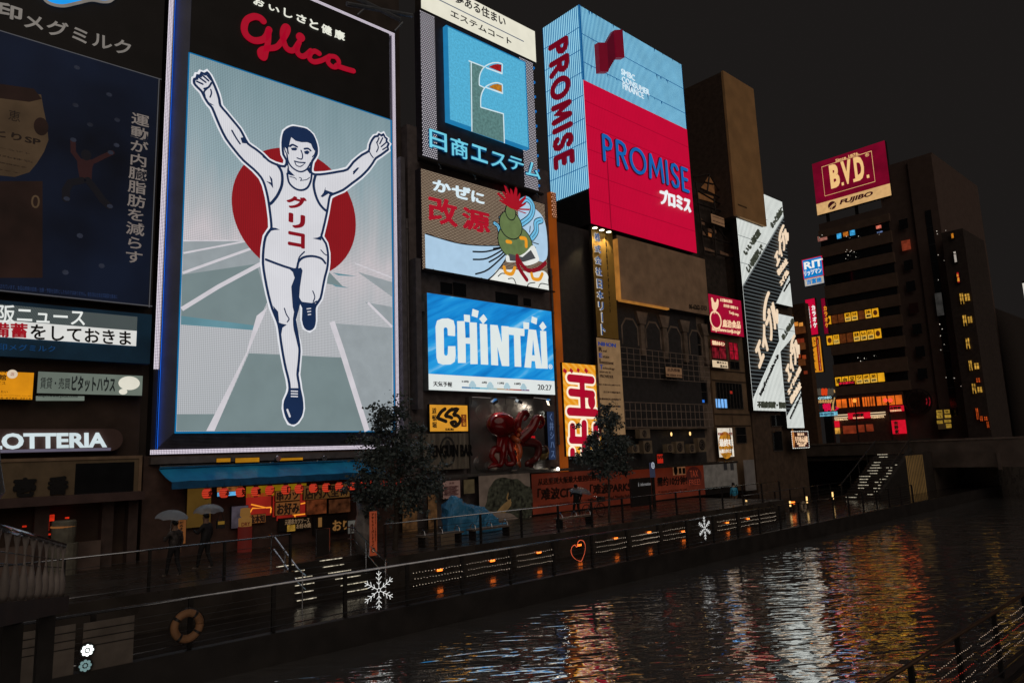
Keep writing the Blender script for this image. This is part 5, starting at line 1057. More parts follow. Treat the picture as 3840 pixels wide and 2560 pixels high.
t, _ = board('grey_hoarding', 'speckled grey hoarding panel at the right end of the orange one', 'hoarding', FG, None, .1, None, BLACKM, uv=(hu1+.01, UZ+.02, gu1, hv1-.02))
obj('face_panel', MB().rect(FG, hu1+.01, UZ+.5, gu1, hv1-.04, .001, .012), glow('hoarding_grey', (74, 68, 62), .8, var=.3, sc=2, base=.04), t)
m = MB(); 
for x in (1600, 1665): m.rect(FG, *two(FG, (zN(x, 880)[0], zN(x+38, 945)[0])), .013, .02)
obj('printed_window', m, glow('print_dark', (32, 30, 30), .7), t)
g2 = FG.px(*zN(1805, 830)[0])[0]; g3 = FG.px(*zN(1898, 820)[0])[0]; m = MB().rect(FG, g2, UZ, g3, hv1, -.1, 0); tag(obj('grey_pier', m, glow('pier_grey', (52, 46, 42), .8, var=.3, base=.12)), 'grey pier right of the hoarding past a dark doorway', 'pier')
rb('small red lit bar sign above the hoarding', (948, 790), (1012, 878), glow('bar_red', (176, 34, 18), .9, var=.2), [('BAR', (952, 800), (1010, 835), .01)], INKW, z=zN, fr=F(26.8), name='bar_sign')
# information kiosk
FK = F(24.6); t = thing('information_kiosk', 'dark information pillar with a white i on its blue head and a wide board', 'kiosk', (FK.px(*zN(810, 1000)[0])[0], 24.5, UZ))
q = two(FK, (zN(890, 872)[0], zN(935, 1015)[0])); obj('pillar_head', MB().rect(FK, *q, -.12, 0), glow('kiosk_blue', (44, 48, 66), .8, var=.15), t); obj('pillar', MB().rect(FK, q[0]+.05, UZ, q[2]-.05, q[1]-.002, -.1, -.03), BLACKM, t)
c = FK.px(*zN(910, 900)[0]); m = MB(); m.rib(FK, [(c[0]+.12*math.cos(a), c[1]+.16*math.sin(a)) for a in [2*math.pi*i/20 for i in range(20)]], .025, .002, .01, closed=True); m.rect(FK, c[0]-.02, c[1]-.09, c[0]+.02, c[1]+.03, .002, .01).rect(FK, c[0]-.02, c[1]+.05, c[0]+.02, c[1]+.09, .002, .01); obj('info_mark', m, glow('mark_white', (200, 205, 215), 1), t)
q = two(FK, (zN(690, 1032)[0], zN(940, 1215)[0])); obj('map_board', MB().rect(FK, q[0], UZ+.15, q[2]-.35, q[3], -.1, 0), paint('kiosk_dark', (.028, .024, .024), .4), t)
letters(t, FK, glow('mark_dim', (120, 118, 118), .8), ('i', (zN(765, 1068)[0], zN(775, 1105)[0])), ('information', (zN(788, 1070)[0], zN(888, 1092)[0])), n0=.002, n1=.012)

# pipes, conduits and boxes on the dark walls
PIPE = paint('pipe_grey', (.13, .12, .125), .5, .3, sc=4)
for i, (x, z0, z1) in enumerate(((18.75, UZ, 17), (28.6, 6, 16))):
    m = MB().tube([(x, 27.62, z0), (x, 27.62, z1)], .07, 8)
    for k in range(5): zz = z0+1+k*(z1-z0-1.5)/4; m.tube([(x, 27.62, zz), (x, 27.62, zz+.08)], .10, 8)
    tag(obj('drain_pipe', m, PIPE), 'vertical grey drain pipe on the sign tower, %s' % ('at its left edge beside the runner billboard' if i == 0 else 'at its right edge beside the orange pillar'), 'pipe')
# ================================================================== dark office block
bD = block('dark_office', 'dark windowless office block between the sign tower and the big red loan billboard', 29.15, 43.3, UZ, 19.0, paint('office_dark', (.05, .046, .048), .7, var=.25), y=27.75, depth=10)
u0, v1 = FF.px(2060, 712); ub = FF.px(2106, 1650)[0]
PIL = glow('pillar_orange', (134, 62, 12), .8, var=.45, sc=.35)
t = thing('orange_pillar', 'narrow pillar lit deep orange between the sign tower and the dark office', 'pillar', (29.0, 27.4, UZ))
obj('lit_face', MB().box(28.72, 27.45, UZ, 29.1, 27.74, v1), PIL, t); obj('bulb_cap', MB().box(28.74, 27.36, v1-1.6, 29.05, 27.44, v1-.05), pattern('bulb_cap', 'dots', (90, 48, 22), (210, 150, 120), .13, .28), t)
# red and orange lucky sign (two bold characters)
ps = lambda *p: pp(FF, zN(*p))
u0 = FF.px(2107, 1360)[0]; u1, v1 = FF.px(2240, 1369); v0 = FF.px(2240, 1706)[1]
ORS = pattern('orange_stripes', 'stripe', (236, 168, 62), (228, 146, 26), .34, .55, .9, var=.1)
t, _ = board('lucky_sign', 'tall lit sign with fat crimson characters on orange stripes, partly behind the second tree', 'sign', FF, None, .25, ORS, BLACKM, uv=(u0, v0, u1, v1), lip=.02)
bars = [([92, 44, 308, 66], .86), ([104, 184, 312, 206], .86), ([92, 372, 345, 386], .9), ([210, 50, 222, 370], .78), ([118, 520, 120, 640], .8), ([232, 490, 238, 820], .8), ([345, 520, 348, 640], .8), ([110, 650, 350, 660], .8), ([118, 760, 120, 830], .7), ([350, 760, 352, 830], .7)]
WHO = glow('outline_cream', (248, 232, 205), 1.05); CRM = glow('crimson', (166, 8, 40), 1)
m = MB(); m2 = MB()
def clipv(pts): return [(a, max(b, v0+.03)) for a, b in pts]
for q, wd in bars:
    a = clipv(ps(*q)); 
    if a[0][1]-a[1][1] < .02 and a[0] == a[1]: continue
    m.rib(FF, a, wd*.52+.26, .013, .02); m2.rib(FF, a, wd*.52, .021, .05)
c = ps(305, 275)[0]; m.disc(FF, c, .44, .56, .013, .0205); m2.disc(FF, c, .30, .42, .021, .0505)
def clip(mm, lo=.0): 
    for q in mm.v:
        q.z = max(q.z, v0+.01); q.x = min(max(q.x, u0+.01), u1-.01)
clip(m); clip(m2); obj('outline', m, WHO, t); obj('characters', m2, CRM, t)
m = MB()
for q in ((30, -35, 60, -15), (95, -40, 120, -12), (180, -45, 170, -18), (240, -40, 265, -12)): m.rib(FF, ps(*q), .2, .013, .04, caps=False)
clip(m); obj('topmost_strokes', m, CRM, t)
# gold vertical sign and beige sign under it
FGD = F(27.0)
GOLD = paint('gold_board', (.42, .25, .06), .5, .1, var=.2, sc=.8)
u0, v1 = FGD.px(2216, 855); v1 = FGD.px(2306, 872)[1]; u1, v0 = FGD.px(2320, 1273)
t, _ = board('gold_sign', 'tall gold vertical sign with blue white-edged Japanese characters, lit from above by three downlights', 'sign', FGD, None, .2, GOLD, BLACKM, uv=(u0, v0, u1, v1), lip=.01)
GW = glow('edge_white', (214, 204, 188), .85, var=.2); GB = glow('char_blue', (24, 72, 128), .85, var=.2)
cc = [('株', 505, 382, 562, 470), ('式', 508, 482, 568, 565), ('会', 510, 575, 572, 662), ('社', 516, 672, 576, 755), ('日', 527, 770, 580, 862), ('本', 528, 868, 588, 950), ('リ', 540, 962, 590, 1045), ('ト', 562, 1150, 605, 1250)]
for ch, x0, y0, x1, y1 in cc:
    m = MB(); word(m, FGD, ch, (zH(x0, y0)[0], zH(x1, y1)[0]), .013, .03, .045); obj('character_edge', m, GW, t); m = MB(); word(m, FGD, ch, (zH(x0+3, y0+3)[0], zH(x1-3, y1-3)[0]), .031, .05, .016); obj('character', m, GB, t)
a, b = FGD.px(*zH(572, 1055)[0]), FGD.px(*zH(576, 1140)[0]); obj('character_edge', MB().rect(FGD, a[0]-.07, b[1], a[0]+.07, a[1], .013, .03), GW, t); obj('character', MB().rect(FGD, a[0]-.035, b[1]+.04, a[0]+.035, a[1]-.04, .031, .05), GB, t)
letters(t, FGD, paint('gold_ink', (.03, .02, .012), .6), ('v:不動産再生のスペシャリスト', (zH(600, 408)[0], zH(648, 1068)[0]), .005))
for x, y, s in ((517, 346, 'left'), (575, 364, 'middle'), (633, 380, 'right')):
    fr = F(26.65); u, v = fr.px(*zH(x, y)[0]); c = fr.at(u, v, 0); tt = thing('downlight', 'small bright downlight over the gold sign, %s one' % s, 'lamp', c, 'downlights over the gold sign')
    obj('lens', MB().lathe(c, [(.14, -.02), (.15, .0)], 14), glow('downlight_lens', (255, 244, 205), 5), tt); obj('housing', MB().lathe(c, [(.17, .002), (.17, .12), (.05, .2)], 14).tube([c+Vector((0, 0, .18)), c+Vector((0, .4, .25))], .03, 6), BLACKM, tt)
    l = bpy.data.lights.new('downlight_beam', 'SPOT'); l.energy = 110; l.spot_size = 1.5; l.spot_blend = .6; l.color = (1, .78, .42); l.shadow_soft_size = .06
    o = bpy.data.objects.new('downlight_beam', l); COL.objects.link(o); o.location = c-Vector((0, 0, .05)); o.rotation_euler = Vector((0, .16, -1)).to_track_quat('-Z', 'Y').to_euler()
BEI = glow('sign_beige', (128, 100, 70), .85, var=.15); u0 = FGD.px(2236, 1268)[0]; u1, v1_ = FGD.px(2324, 1276); v0_ = FGD.px(*zN(620, 600)[0])[1]
t, _ = board('beige_sign', 'beige lit sign with an English acrostic and small Japanese lines, under the gold sign', 'sign', FGD, None, .2, BEI, BLACKM, uv=(u0, v0_, u1, v0-.03), lip=.01)
BI = glow('sign_brown_ink', (46, 30, 22), .7); BBL = glow('sign_blue_ink', (36, 56, 120), .8)
letters(t, FGD, BBL, ('NIHON', (zH(542, 1300)[0], zH(690, 1350)[0]), .03), ('E', (zH(548, 1395)[0], zH(576, 1436)[0]), .03), ('T', (zH(556, 1492)[0], zH(580, 1532)[0]), .03))
letters(t, FGD, BI, ('R', (zH(545, 1345)[0], zH(578, 1385)[0]), .03), ('I', (zH(552, 1442)[0], zH(562, 1485)[0]), .03), ('eal', (zH(582, 1366)[0], zH(612, 1390)[0])), ('state', (zH(580, 1416)[0], zH(634, 1442)[0])), ('nvestment', (zH(566, 1462)[0], zH(672, 1496)[0])), ('echnology', (zH(580, 1512)[0], zH(680, 1544)[0])), ('SERVICE', (zH(552, 1546)[0], zH(648, 1568)[0])), ('PROVIDER', (zN(388, 10)[0], zN(520, 48)[0])),
        ('国土交通大臣(2)第7265号', (zN(378, 98)[0], zN(588, 128)[0])), ('全日本不動産協会', (zN(420, 170)[0], zN(590, 198)[0])), ('近畿財務局長(金商)第84号', (zN(385, 238)[0], zN(594, 268)[0])), ('第二種金融商品取引業協会', (zN(425, 308)[0], zN(592, 332)[0])))
# ================================================================== the loan billboard: blue corrugated box with a crimson face
u0 = FF.px(2178, 150)[0]; u1 = FF.px(2600, 800)[0]; vt = FF.px(2170, 19)[1]; vm_ = FF.px(2186, 300)[1]; vb = FF.px(2614, 950)[1]
BLC = pattern('blue_corrugated', 'stripe', (26, 106, 158), (150, 216, 240), .135, .52, k=.92, var=.22)
REDC = pattern('crimson_corrugated', 'stripe', (188, 2, 48), (198, 4, 54), .15, .5, k=.95, var=.08)
t = thing('loan_billboard', 'huge corner billboard, sky blue ribbed metal above a crimson face, vertical word on its side', 'billboard', ((u0+u1)/2, 29, vb))
XP = XF(u0); pd = lambda *p: pp(XP, zD(*p))
yb = 30.57
obj('cabinet', MB().box(u0+.02, YF+.02, vb+.02, u1-.02, yb, vt-.02), BLACKM, t)
obj('crimson_face', MB().rect(FF, u0, vb, u1, vm_, -.02, .03), REDC, t); obj('blue_face', MB().rect(FF, u0, vm_+.004, u1, vt, -.02, .0), BLC, t)
vsb = XP.px(*zD(290, 1322)[0])[1]
BLS_ = pattern('blue_corrugated_side', 'stripe', (26, 110, 164), (160, 220, 242), .16, .52, axis='YZ', k=.92, var=.2)
obj('side_face', MB().rect(XP, -yb, vsb, -(YF+.0), vt, -.02, .03), BLS_, t)
m = MB()
for k in range(1, 6): v = vt-(vt-vm_)*k/3.2; 
for v in [vt-1.95*k for k in range(1, 6)]:
    if v > vm_: m.rib(FF, [(u0, v), (u1, v)], .045, .001, .012, caps=False)
for v in [vt-1.55*k for k in range(1, 8)]:
    if v > vsb: m.rib(XP, [(-yb, v), (-YF, v)], .045, .031, .042, caps=False)
m.box(u0-.05, YF-.04, vm_, u0+.12, YF+.0, vt); obj('seam', m, glow('seam_blue', (20, 92, 146), .9), t)
m = MB(); 
for i in range(26):
    x = u0+random.uniform(.5, 11); v = random.choice([vt, vt-1.95, vt-3.9]); h = random.uniform(.1, .5)
    m.prism(FF, [(x, v), (x+.12, v), (x+.07, v-h)], .002, .006)
obj('rust_drip', m, glow('drip_blue', (14, 74, 120), .9), t)
m = MB()
for v in [vb+1.6*k for k in range(1, 9)]:
    if v < vm_: m.rib(FF, [(u0, v), (u1, v)], .03, .031, .04, caps=False)
x = FF.px(*zD(520, 1400)[0])[0]; m.rib(FF, [(x, vb), (x, FF.px(*zD(510, 1085)[0])[1])], .09, .031, .05, caps=False)
obj('crimson_seam', m, glow('seam_crimson', (140, 0, 34), 1), t)
PBL = glow('letter_blue', (10, 94, 168), 1); PDK = glow('letter_outline', (70, 6, 26), .8)  # dark red outline round the blue capitals
ltr = [('P', 458, 910, 532, 1104), ('R', 552, 955, 632, 1165), ('O', 645, 1012, 762, 1198), ('M', 775, 1050, 880, 1262), ('I', 892, 1112, 912, 1275), ('S', 926, 1122, 988, 1298), ('E', 1000, 1155, 1052, 1328)]
bl = FF.px(*zD(462, 1104)[0]); br = FF.px(*zD(1052, 1330)[0]); tl = FF.px(*zD(458, 912)[0])
vlo = (bl[1]+br[1])/2; vhi = vlo+(tl[1]-bl[1])
for ch, x0, y0, x1, y1 in ltr:
    a = FF.px(*zD(x0, (y0+y1)/2)[0])[0]; b = FF.px(*zD(x1, (y0+y1)/2)[0])[0]
    m = MB(); g = (a+.17, vlo+.14), (b-a-.34, 0), (0, vhi-vlo-.28); cap(m, FF, ch, *g, .32, .05, .12); obj('letter_surround', m, PDK, t)
    m = MB(); cap(m, FF, ch, *g, .20, .13, .19); obj('letter', m, PBL, t)
m = MB(); word(m, FF, 'プロミス', (zD(862, 1395)[0], zD(1068, 1458)[0], zD(858, 1290)[0]), .05, .15, .03); obj('katakana', m, glow('kata_white', (235, 238, 240), 1), t)
SM = glow('letter_cloud', (214, 232, 242), 1)
for body, p in (('SMBC', (600, 515, 692, 552, 600, 470)), ('CONSUMER', (605, 565, 790, 652, 605, 520)), ('FINANCE', (610, 610, 752, 678, 610, 562))):
    q = zD(*p); a, b, c = FF.px(*q[0]), FF.px(*q[1]), FF.px(*q[2]); h = (c[1]-a[1])*.85; v = (a[1]+b[1])/2; word_uv(FF, body, a[0], v, b[0], v+h, SM, t, -.004, .02, .06)
m = MB(); m.prism(FF, pp(FF, zD(412, 310, 472, 312, 482, 508, 425, 508)), .05, .4, 0); m.prism(FF, pp(FF, zD(472, 312, 524, 225, 538, 412, 482, 508)), .05, .3, 1); m.prism(FF, pp(FF, zD(524, 225, 578, 222, 592, 412, 538, 412)), .05, .4, 0)
obj('folded_emblem', m, [glow('emblem_maroon', (104, 6, 30), .9), glow('emblem_maroon_deep', (80, 4, 26), .9)], t)
SDR = glow('side_maroon', (108, 4, 26), 1)
sl_ = [('P', 105, 290, 238, 385), ('R', 108, 408, 245, 515), ('O', 118, 535, 255, 680), ('M', 128, 705, 270, 835), ('I', 133, 866, 270, 896), ('S', 140, 925, 280, 1022), ('E', 145, 1050, 285, 1140)]
a = XP.px(*zD(112, 335)[0])[0]; b = XP.px(*zD(240, 250)[0])[0]
for ch, x0, y0, x1, y1 in sl_:
    top = XP.px(*zD((x0+x1)/2, y0)[0])[1]; bot = XP.px(*zD((x0+x1)/2, y1)[0])[1]
    m = MB(); cap(m, XP, ch, (a+.15, top-.14 if ch != 'I' else top), (0, bot-top+.28 if ch != 'I' else bot-top), (b-a-.3, 0), .36, .05, .14); obj('side_letter', m, SDR, t)
# lower billboard of plain brown cloth, beneath the crimson face
BRB = paint('blank_brown', (.52, .34, .22), .8, var=.2, sc=1.3)
u0b = FF.px(2312, 900)[0]; u1b, v0b_ = FF.px(2660, 1184); v1b = FF.px(2643, 972)[1]; 
t, _ = board('blank_billboard', 'blank brown unlit billboard with a phone number in its corner, below the crimson face', 'billboard', FF, None, .5, BRB, FRM, uv=(u0b, v0b_, u1b, v1b), lip=.02)
m = MB().box(u0b-.10, 27.2, v0b_, u0b-.01, 27.55, v1b-.3).box(u0b-.1, 27.2, v0b_-.12, u0b+5, 27.4, v0b_-.005); obj('lit_edge', m, glow('edge_amber', (170, 112, 48), .8, var=.25), t)
letters(t, FF, paint('phone_ink', (.03, .024, .02), .7), ('06-6262-1313', (zH(1305, 1025)[0], zH(1452, 1040)[0], zH(1305, 985)[0])), bold=.02)
# ================================================================== the old stone block below
bO = facade('old_stone_building', 'old stone block with tall dark windows and a wire balcony, under the blank brown billboard', 32.2, 44.6, UZ, v0b_-.05, STONE, y=27.85, depth=10)
FOO = F(27.84)
for i, (x0, y0, x1, y1) in enumerate(((735, 1110, 868, 1335), (935, 1140, 1060, 1370), (1118, 1180, 1235, 1400), (1300, 1210, 1410, 1420))):
    q = two(FOO, (zH(x0, y0)[0], zH(x1, y1)[0])); a = (q[2]-q[0])*.28
    w_ = obj('window', MB().prism(FOO, [(q[0], q[1]), (q[2], q[1]), (q[2], q[3]-.5), (q[2]-a, q[3]), (q[0]+a, q[3]), (q[0], q[3]-.5)], -.0, .02), GLASSD, bO)
    m = MB(); xm = (q[0]+q[2])/2; m.rect(FOO, xm-.02, q[1], xm+.02, q[3]-.1, .021, .05).rect(FOO, q[0], q[1]+(q[3]-q[1])*.45, xm-.021, q[1]+(q[3]-q[1])*.45+.04, .021, .05).rect(FOO, xm+.021, q[1]+(q[3]-q[1])*.45, q[2], q[1]+(q[3]-q[1])*.45+.04, .021, .05)
    m.rib(FOO, [(q[0]-.08, q[1]), (q[0]-.08, q[3]-.45), (q[0]+a-.05, q[3]+.06), (q[2]-a+.05, q[3]+.06), (q[2]+.08, q[3]-.45), (q[2]+.08, q[1])], .12, .003, .10, caps=False); obj('window_frame', m, STONE, w_)
    pm_ = MB(); pm_.rect(FOO, q[2]+.2, q[1]-.6, q[2]+.62, q[3]-.2, .0, .25).prism(FOO, [(q[2]+.1, q[3]-.2), (q[2]+.72, q[3]-.2), (q[2]+1.0, q[3]+.6), (q[2]-.2, q[3]+.6)], 0, .3); obj('pilaster', pm_, STONE, bO)
for i, (x0, y0, x1, y1) in enumerate(((622, 20, 780, 265), (850, 35, 1022, 270), (1290, 70, 1440, 285))):
    q = two(FOO, (zN(x0, y0)[0], zN(x1, y1)[0])); w_ = obj('window', MB().rect(FOO, *q, 0, .02), GLASSD, bO); xm = (q[0]+q[2])/2; ym = (q[1]+q[3])/2
    obj('window_frame', MB().rect(FOO, xm-.02, q[1], xm+.02, q[3], .021, .05).rect(FOO, q[0], ym-.02, xm-.021, ym+.02, .021, .05).rect(FOO, xm+.021, ym-.02, q[2], ym+.02, .021, .05).rib(FOO, [(q[0]-.04, q[1]-.04), (q[2]+.04, q[1]-.04), (q[2]+.04, q[3]+.04), (q[0]-.04, q[3]+.04)], .07, .003, .08, closed=True), FRM, w_)
q = two(FOO, (zN(1070, 80)[0], zN(1192, 280)[0])); obj('curtained_window', MB().rect(FOO, *q, 0, .02), glow('curtain_grey', (58, 50, 46), .8, var=.3, sc=3), bO)
q = two(FOO, (zN(1290, 250)[0], zN(1410, 285)[0])); m = MB().rect(FOO, q[0], q[1], (q[0]+q[2])/2-.12, q[3], .055, .06).rect(FOO, (q[0]+q[2])/2+.05, q[1], q[2], q[3]-.03, .055, .06); obj('blue_light', m, glow('screen_blue', (40, 110, 210), 1), bO)
u, v = FOO.px(*zN(905, 188)[0]); obj('red_light', MB().rect(FOO, u-.18, v-.04, u+.18, v+.05, .055, .06), glow('tiny_red', (190, 20, 36), .9), bO); u, v = FOO.px(*zN(978, 92)[0]); obj('white_light', MB().rect(FOO, u-.05, v-.05, u+.05, v+.05, .055, .06), glow('tiny_white', (225, 230, 235), 1), bO)
def grid(name, label, q, nx, ny, fr, r=.022, mat=None):
    u0, v0, u1, v1 = q; m = MB()
    for i in range(nx+1): u = u0+(u1-u0)*i/nx; m.tube([fr.at(u, v0, 0), fr.at(u, v1, 0)], r, 5)
    for j in range(ny+1): v = v0+(v1-v0)*j/ny; m.tube([fr.at(u0, v, .04), fr.at(u1, v, .04)], r, 5)
    return tag(obj(name, m, mat or GRD), label, 'railing' if 'balcony' in name else 'rack')
GRD = paint('grid_steel', (.42, .33, .28), .5, .3)
grid('wire_balcony', 'upper wire balcony across the old stone building, with a small vacancy board on it', two(F(27.4), (zH(728, 1345)[0], zH(1475, 1568)[0]))[:1]+(F(27.4).px(*zN(620, 30)[0])[1], F(27.4).px(*zN(1470, 60)[0])[0], F(27.4).px(*zH(728, 1345)[0])[1]), 15, 5, F(27.4))
q = two(F(27.3), (zN(628, 285)[0], zN(1505, 525)[0])); q = (q[0], F(27.3).px(*zN(640, 525)[0])[1], q[2], F(27.3).px(*zN(628, 280)[0])[1]); grid('wire_balcony', 'lower wire balcony grid across the old stone building, above the air conditioners', q, 18, 3, F(27.3), .026)
m = MB().box(q[0], 27.3, q[1]-.12, q[2], 27.84, q[1]-.03); tag(obj('balcony_slab', m, STONE), 'thin slab under the lower wire balcony of the old stone building', 'slab')
BEV_ = glow('vacancy_tan', (112, 82, 58), .8, var=.15)
rb('tan vacancy board with a phone number hung on the upper wire balcony', (1032, -68), (1198, 44), BEV_, [('広告募集', (1050, -55), (1175, -12), .01), ('06-6262-1313', (1040, 2), (1195, 34), .02)], BI, z=zN, fr=F(27.2), name='vacancy_board')
# air conditioners
ACM = paint('ac_beige', (.26, .20, .14), .6, var=.2, sc=3)
FAC = F(26.9)
for (x0, y0, x1, y1), s in (((780, 545, 886, 632), 'upper one, left'), ((815, 658, 908, 780), 'left of the bar sign, lower row'), ((705, 695, 780, 775), 'far left, beside the tree'), ((1135, 665, 1222, 778), 'middle of the row'), ((1268, 690, 1330, 775), 'small one in the middle'), ((1352, 630, 1440, 765), 'right end of the row'), ((1050, 690, 1115, 770), 'dim one above the bar sign')):
    q = two(FAC, (zN(x0, y0)[0], zN(x1, y1)[0])); t = thing('air_conditioner', 'beige outdoor air conditioner under the wire balcony, '+s, 'air conditioner', FAC.at((q[0]+q[2])/2, q[1], -.2), 'air conditioners under the wire balcony')
    obj('casing', MB().rect(FAC, *q, -.35, 0), ACM, t); c = ((q[0]+q[2])/2-.05, (q[1]+q[3])/2); r = min(q[2]-q[0], q[3]-q[1])*.36
    obj('fan_grille', MB().disc(FAC, c, r, r*1.05, .001, .02), BLACKM, t); m = MB(); [m.rib(FAC, [(c[0]+r*k*math.cos(a), c[1]+r*k*math.sin(a)) for a in [2*math.pi*i/16 for i in range(16)]], .015, .021, .03, closed=True) for k in (.4, .75)]; obj('guard', m, GRD, t)
m = MB().box(32.0, 26.4, 4.42, 45.0, 27.84, 4.55); tag(obj('awning_roof', m, paint('low_roof', (.05, .042, .038), .4, var=.3)), 'low dark roof ledge over the orange hoarding carrying the air conditioners', 'roof')
for x, y, s in ((1155, 590, 'left one'), (1338, 585, 'right one')):
    u, v = FAC.px(*zN(x, y)[0]); c = FAC.at(u, v, -.5); tag(obj('wall_lantern', MB().ball(c, .06, .06, .13), glow('candle_warm', (255, 205, 130), 1.6)), 'tiny warm wall lantern in the dark passage behind the air conditioners, '+s, 'lamp', 'tiny wall lanterns')
# ================================================================== tan building with the red poultry sign
TANW = paint('tan_concrete', (.24, .155, .092), .85, var=.3, sc=1.1)
bT = facade('tan_building', 'narrow tan concrete building with barred windows under the red poultry sign', 44.7, 49.6, UZ, FF.px(2659, 1245)[1]+.3, TANW, y=27.75, depth=10)
FTN = F(27.74)
def win(b, z, x0, y0, x1, y1, mat, nx=2, ny=1, fr=None, bars=FRM, nm='window'):
    fr = fr or FTN; q = two(fr, (z(x0, y0)[0], z(x1, y1)[0])); w_ = obj(nm, MB().rect(fr, *q, 0, .02), mat, b); m = MB()
    for i in range(nx+1): u = q[0]+(q[2]-q[0])*i/nx; m.rect(fr, u-.025, q[1], u+.025, q[3], .021, .06)
    for j in range(ny+1): v = q[1]+(q[3]-q[1])*j/ny; m.rect(fr, q[0]-.02, v-.025, q[2]+.02, v+.025, .0605, .07)
    obj('window_frame', m, bars, w_); return w_
win(bT, zO, 400, 480, 540, 600, glow('room_red', (104, 14, 26), .9, var=.9, sc=2.2), 2, 1); win(bT, zO, 555, 440, 650, 605, glow('room_crimson', (140, 10, 32), .9, var=.7, sc=2.2), 2, 2)
win(bT, zO, 568, 612, 655, 690, GLASSD, 2, 1); win(bT, zO, 440, 802, 690, 1045, GLASSD, 8, 1)
q = two(FTN, (zO(440, 952)[0], zO(552, 1035)[0])); obj('blue_screen', MB().rect(FTN, *q, .0205, .022), glow('blue_screen', (120, 180, 245), 1, var=.15), bT); q = two(FTN, (zO(565, 880)[0], zO(600, 908)[0])); obj('red_screen', MB().rect(FTN, *q, .0205, .022), glow('red_screen', (150, 36, 24), .9), bT)
win(bT, zO, 620, 1210, 720, 1350, GLASSD, 1, 2)
m = MB(); 
for y in (700, 790, 1090, 1195): v = FTN.px(*zO(520, y)[0])[1]; m.rect(FTN, 44.7, v-.03, 49.6, v+.03, .001, .05)
m.rect(FTN, FTN.px(*zO(590, 1140)[0])[0]-.02, FTN.px(*zO(590, 1195)[0])[1], FTN.px(*zO(590, 1140)[0])[0]+.02, FTN.px(*zO(590, 1090)[0])[1], .051, .055); obj('panel_joint', m, paint('joint_dark', (.05, .035, .028), .8), bT)
u0 = FF.px(2655, 1110)[0]; u1, v1 = FF.px(2778, 1127); v0 = FF.px(2787, 1264)[1]
t, _ = board('poultry_sign', 'crimson lit sign with a pale rooster standing on a ring and cream lettering', 'sign', FF, None, .35, glow('sign_crimson', (152, 4, 44), 1, var=.12), BLACKM, uv=(u0, v0, u1, v1), lip=.02)
CRE = glow('sign_cream', (246, 205, 165), 1); po = lambda *p: pp(FF, zO(*p)); m = MB()
m.prism(FF, spline(po(400, 42, 412, 40, 420, 60, 430, 80, 446, 78, 455, 50, 466, 62, 466, 100, 458, 130, 440, 155, 420, 150, 408, 120, 405, 80), 3, True), .013, .025)
m.rib(FF, po(430, 150, 428, 182), .06, .013, .025).rib(FF, po(442, 150, 446, 180), .06, .013, .025); c = po(442, 240)[0]; e = po(485, 190)[0]; m.rib(FF, [(c[0]+(e[0]-c[0])*math.cos(a), c[1]+.62*math.sin(a)) for a in [2*math.pi*i/28 for i in range(28)]], .12, .013, .025, closed=True); obj('rooster_mark', m, CRE, t)
letters(t, FF, CRE, ('鳥治食品', (zO(503, 305)[0], zO(664, 320)[0], zO(503, 235)[0]), .02), ('http://www.toriji.co.jp/', (zO(410, 345)[0], zO(664, 376)[0], zO(410, 300)[0]), .01), ('まだ観ぬ未来は', (zO(482, 72)[0], zO(590, 90)[0], zO(482, 42)[0])), ('自分達で創造する', (zO(515, 122)[0], zO(642, 148)[0], zO(515, 95)[0])), ('Toriji corp.', (zO(562, 190)[0], zO(650, 212)[0], zO(562, 158)[0])))
rb('small dark red sign with white brush lettering above the red windows', (395, 412), (530, 490), glow('sign_dkred', (112, 8, 24), .95), [('情熱ホルモン', (408, 425), (522, 478), .02)], CRE, z=zO, fr=F(27.4), name='grill_sign')
rb('small cream lit sign with black brush lettering below the red windows', (410, 600), (556, 680), glow('sign_creamlit', (222, 196, 160), .95), [('情ホルと', (450, 612), (540, 642), .01), ('黒ホル', (480, 645), (548, 675), .01)], INKB, z=zO, fr=F(27.4), name='cream_sign')
t = rb('bright noodle poster with a bowl and white lettering in the tan building window', (455, 1215), (612, 1475), glow('poster_white', (220, 208, 190), .95, var=.15), [('昭和四十六年創業', (462, 1258), (592, 1280))], glow('poster_redink', (130, 40, 30), .8), z=zO, fr=F(27.4), name='noodle_poster', cat='poster')
FP_ = F(27.4); pq = lambda *p: pp(FP_, zO(*p)); m = MB(); a, b = pq(460, 1300, 605, 1440); c = ((a[0]+b[0])/2, (a[1]+b[1])/2); m.disc(FP_, c, (b[0]-a[0])*.48, .95, .013, .02); obj('bowl_print', m, glow('bowl_gold', (170, 112, 30), .9, var=.7, sc=3), t)
letters(t, FP_, glow('poster_whitetext', (235, 228, 215), 1), ('最終味', (zO(470, 1315)[0], zO(600, 1380)[0]), .02), ('元祖スタミナ丼', (zO(475, 1408)[0], zO(605, 1438)[0]), .02), n0=.021, n1=.03); obj('mullion', MB().rect(FP_, pq(572, 1300)[0][0]-.03, pq(572, 1470)[0][1], pq(572, 1300)[0][0]+.03, pq(572, 1220)[0][1], .031, .06), BLACKM, t)
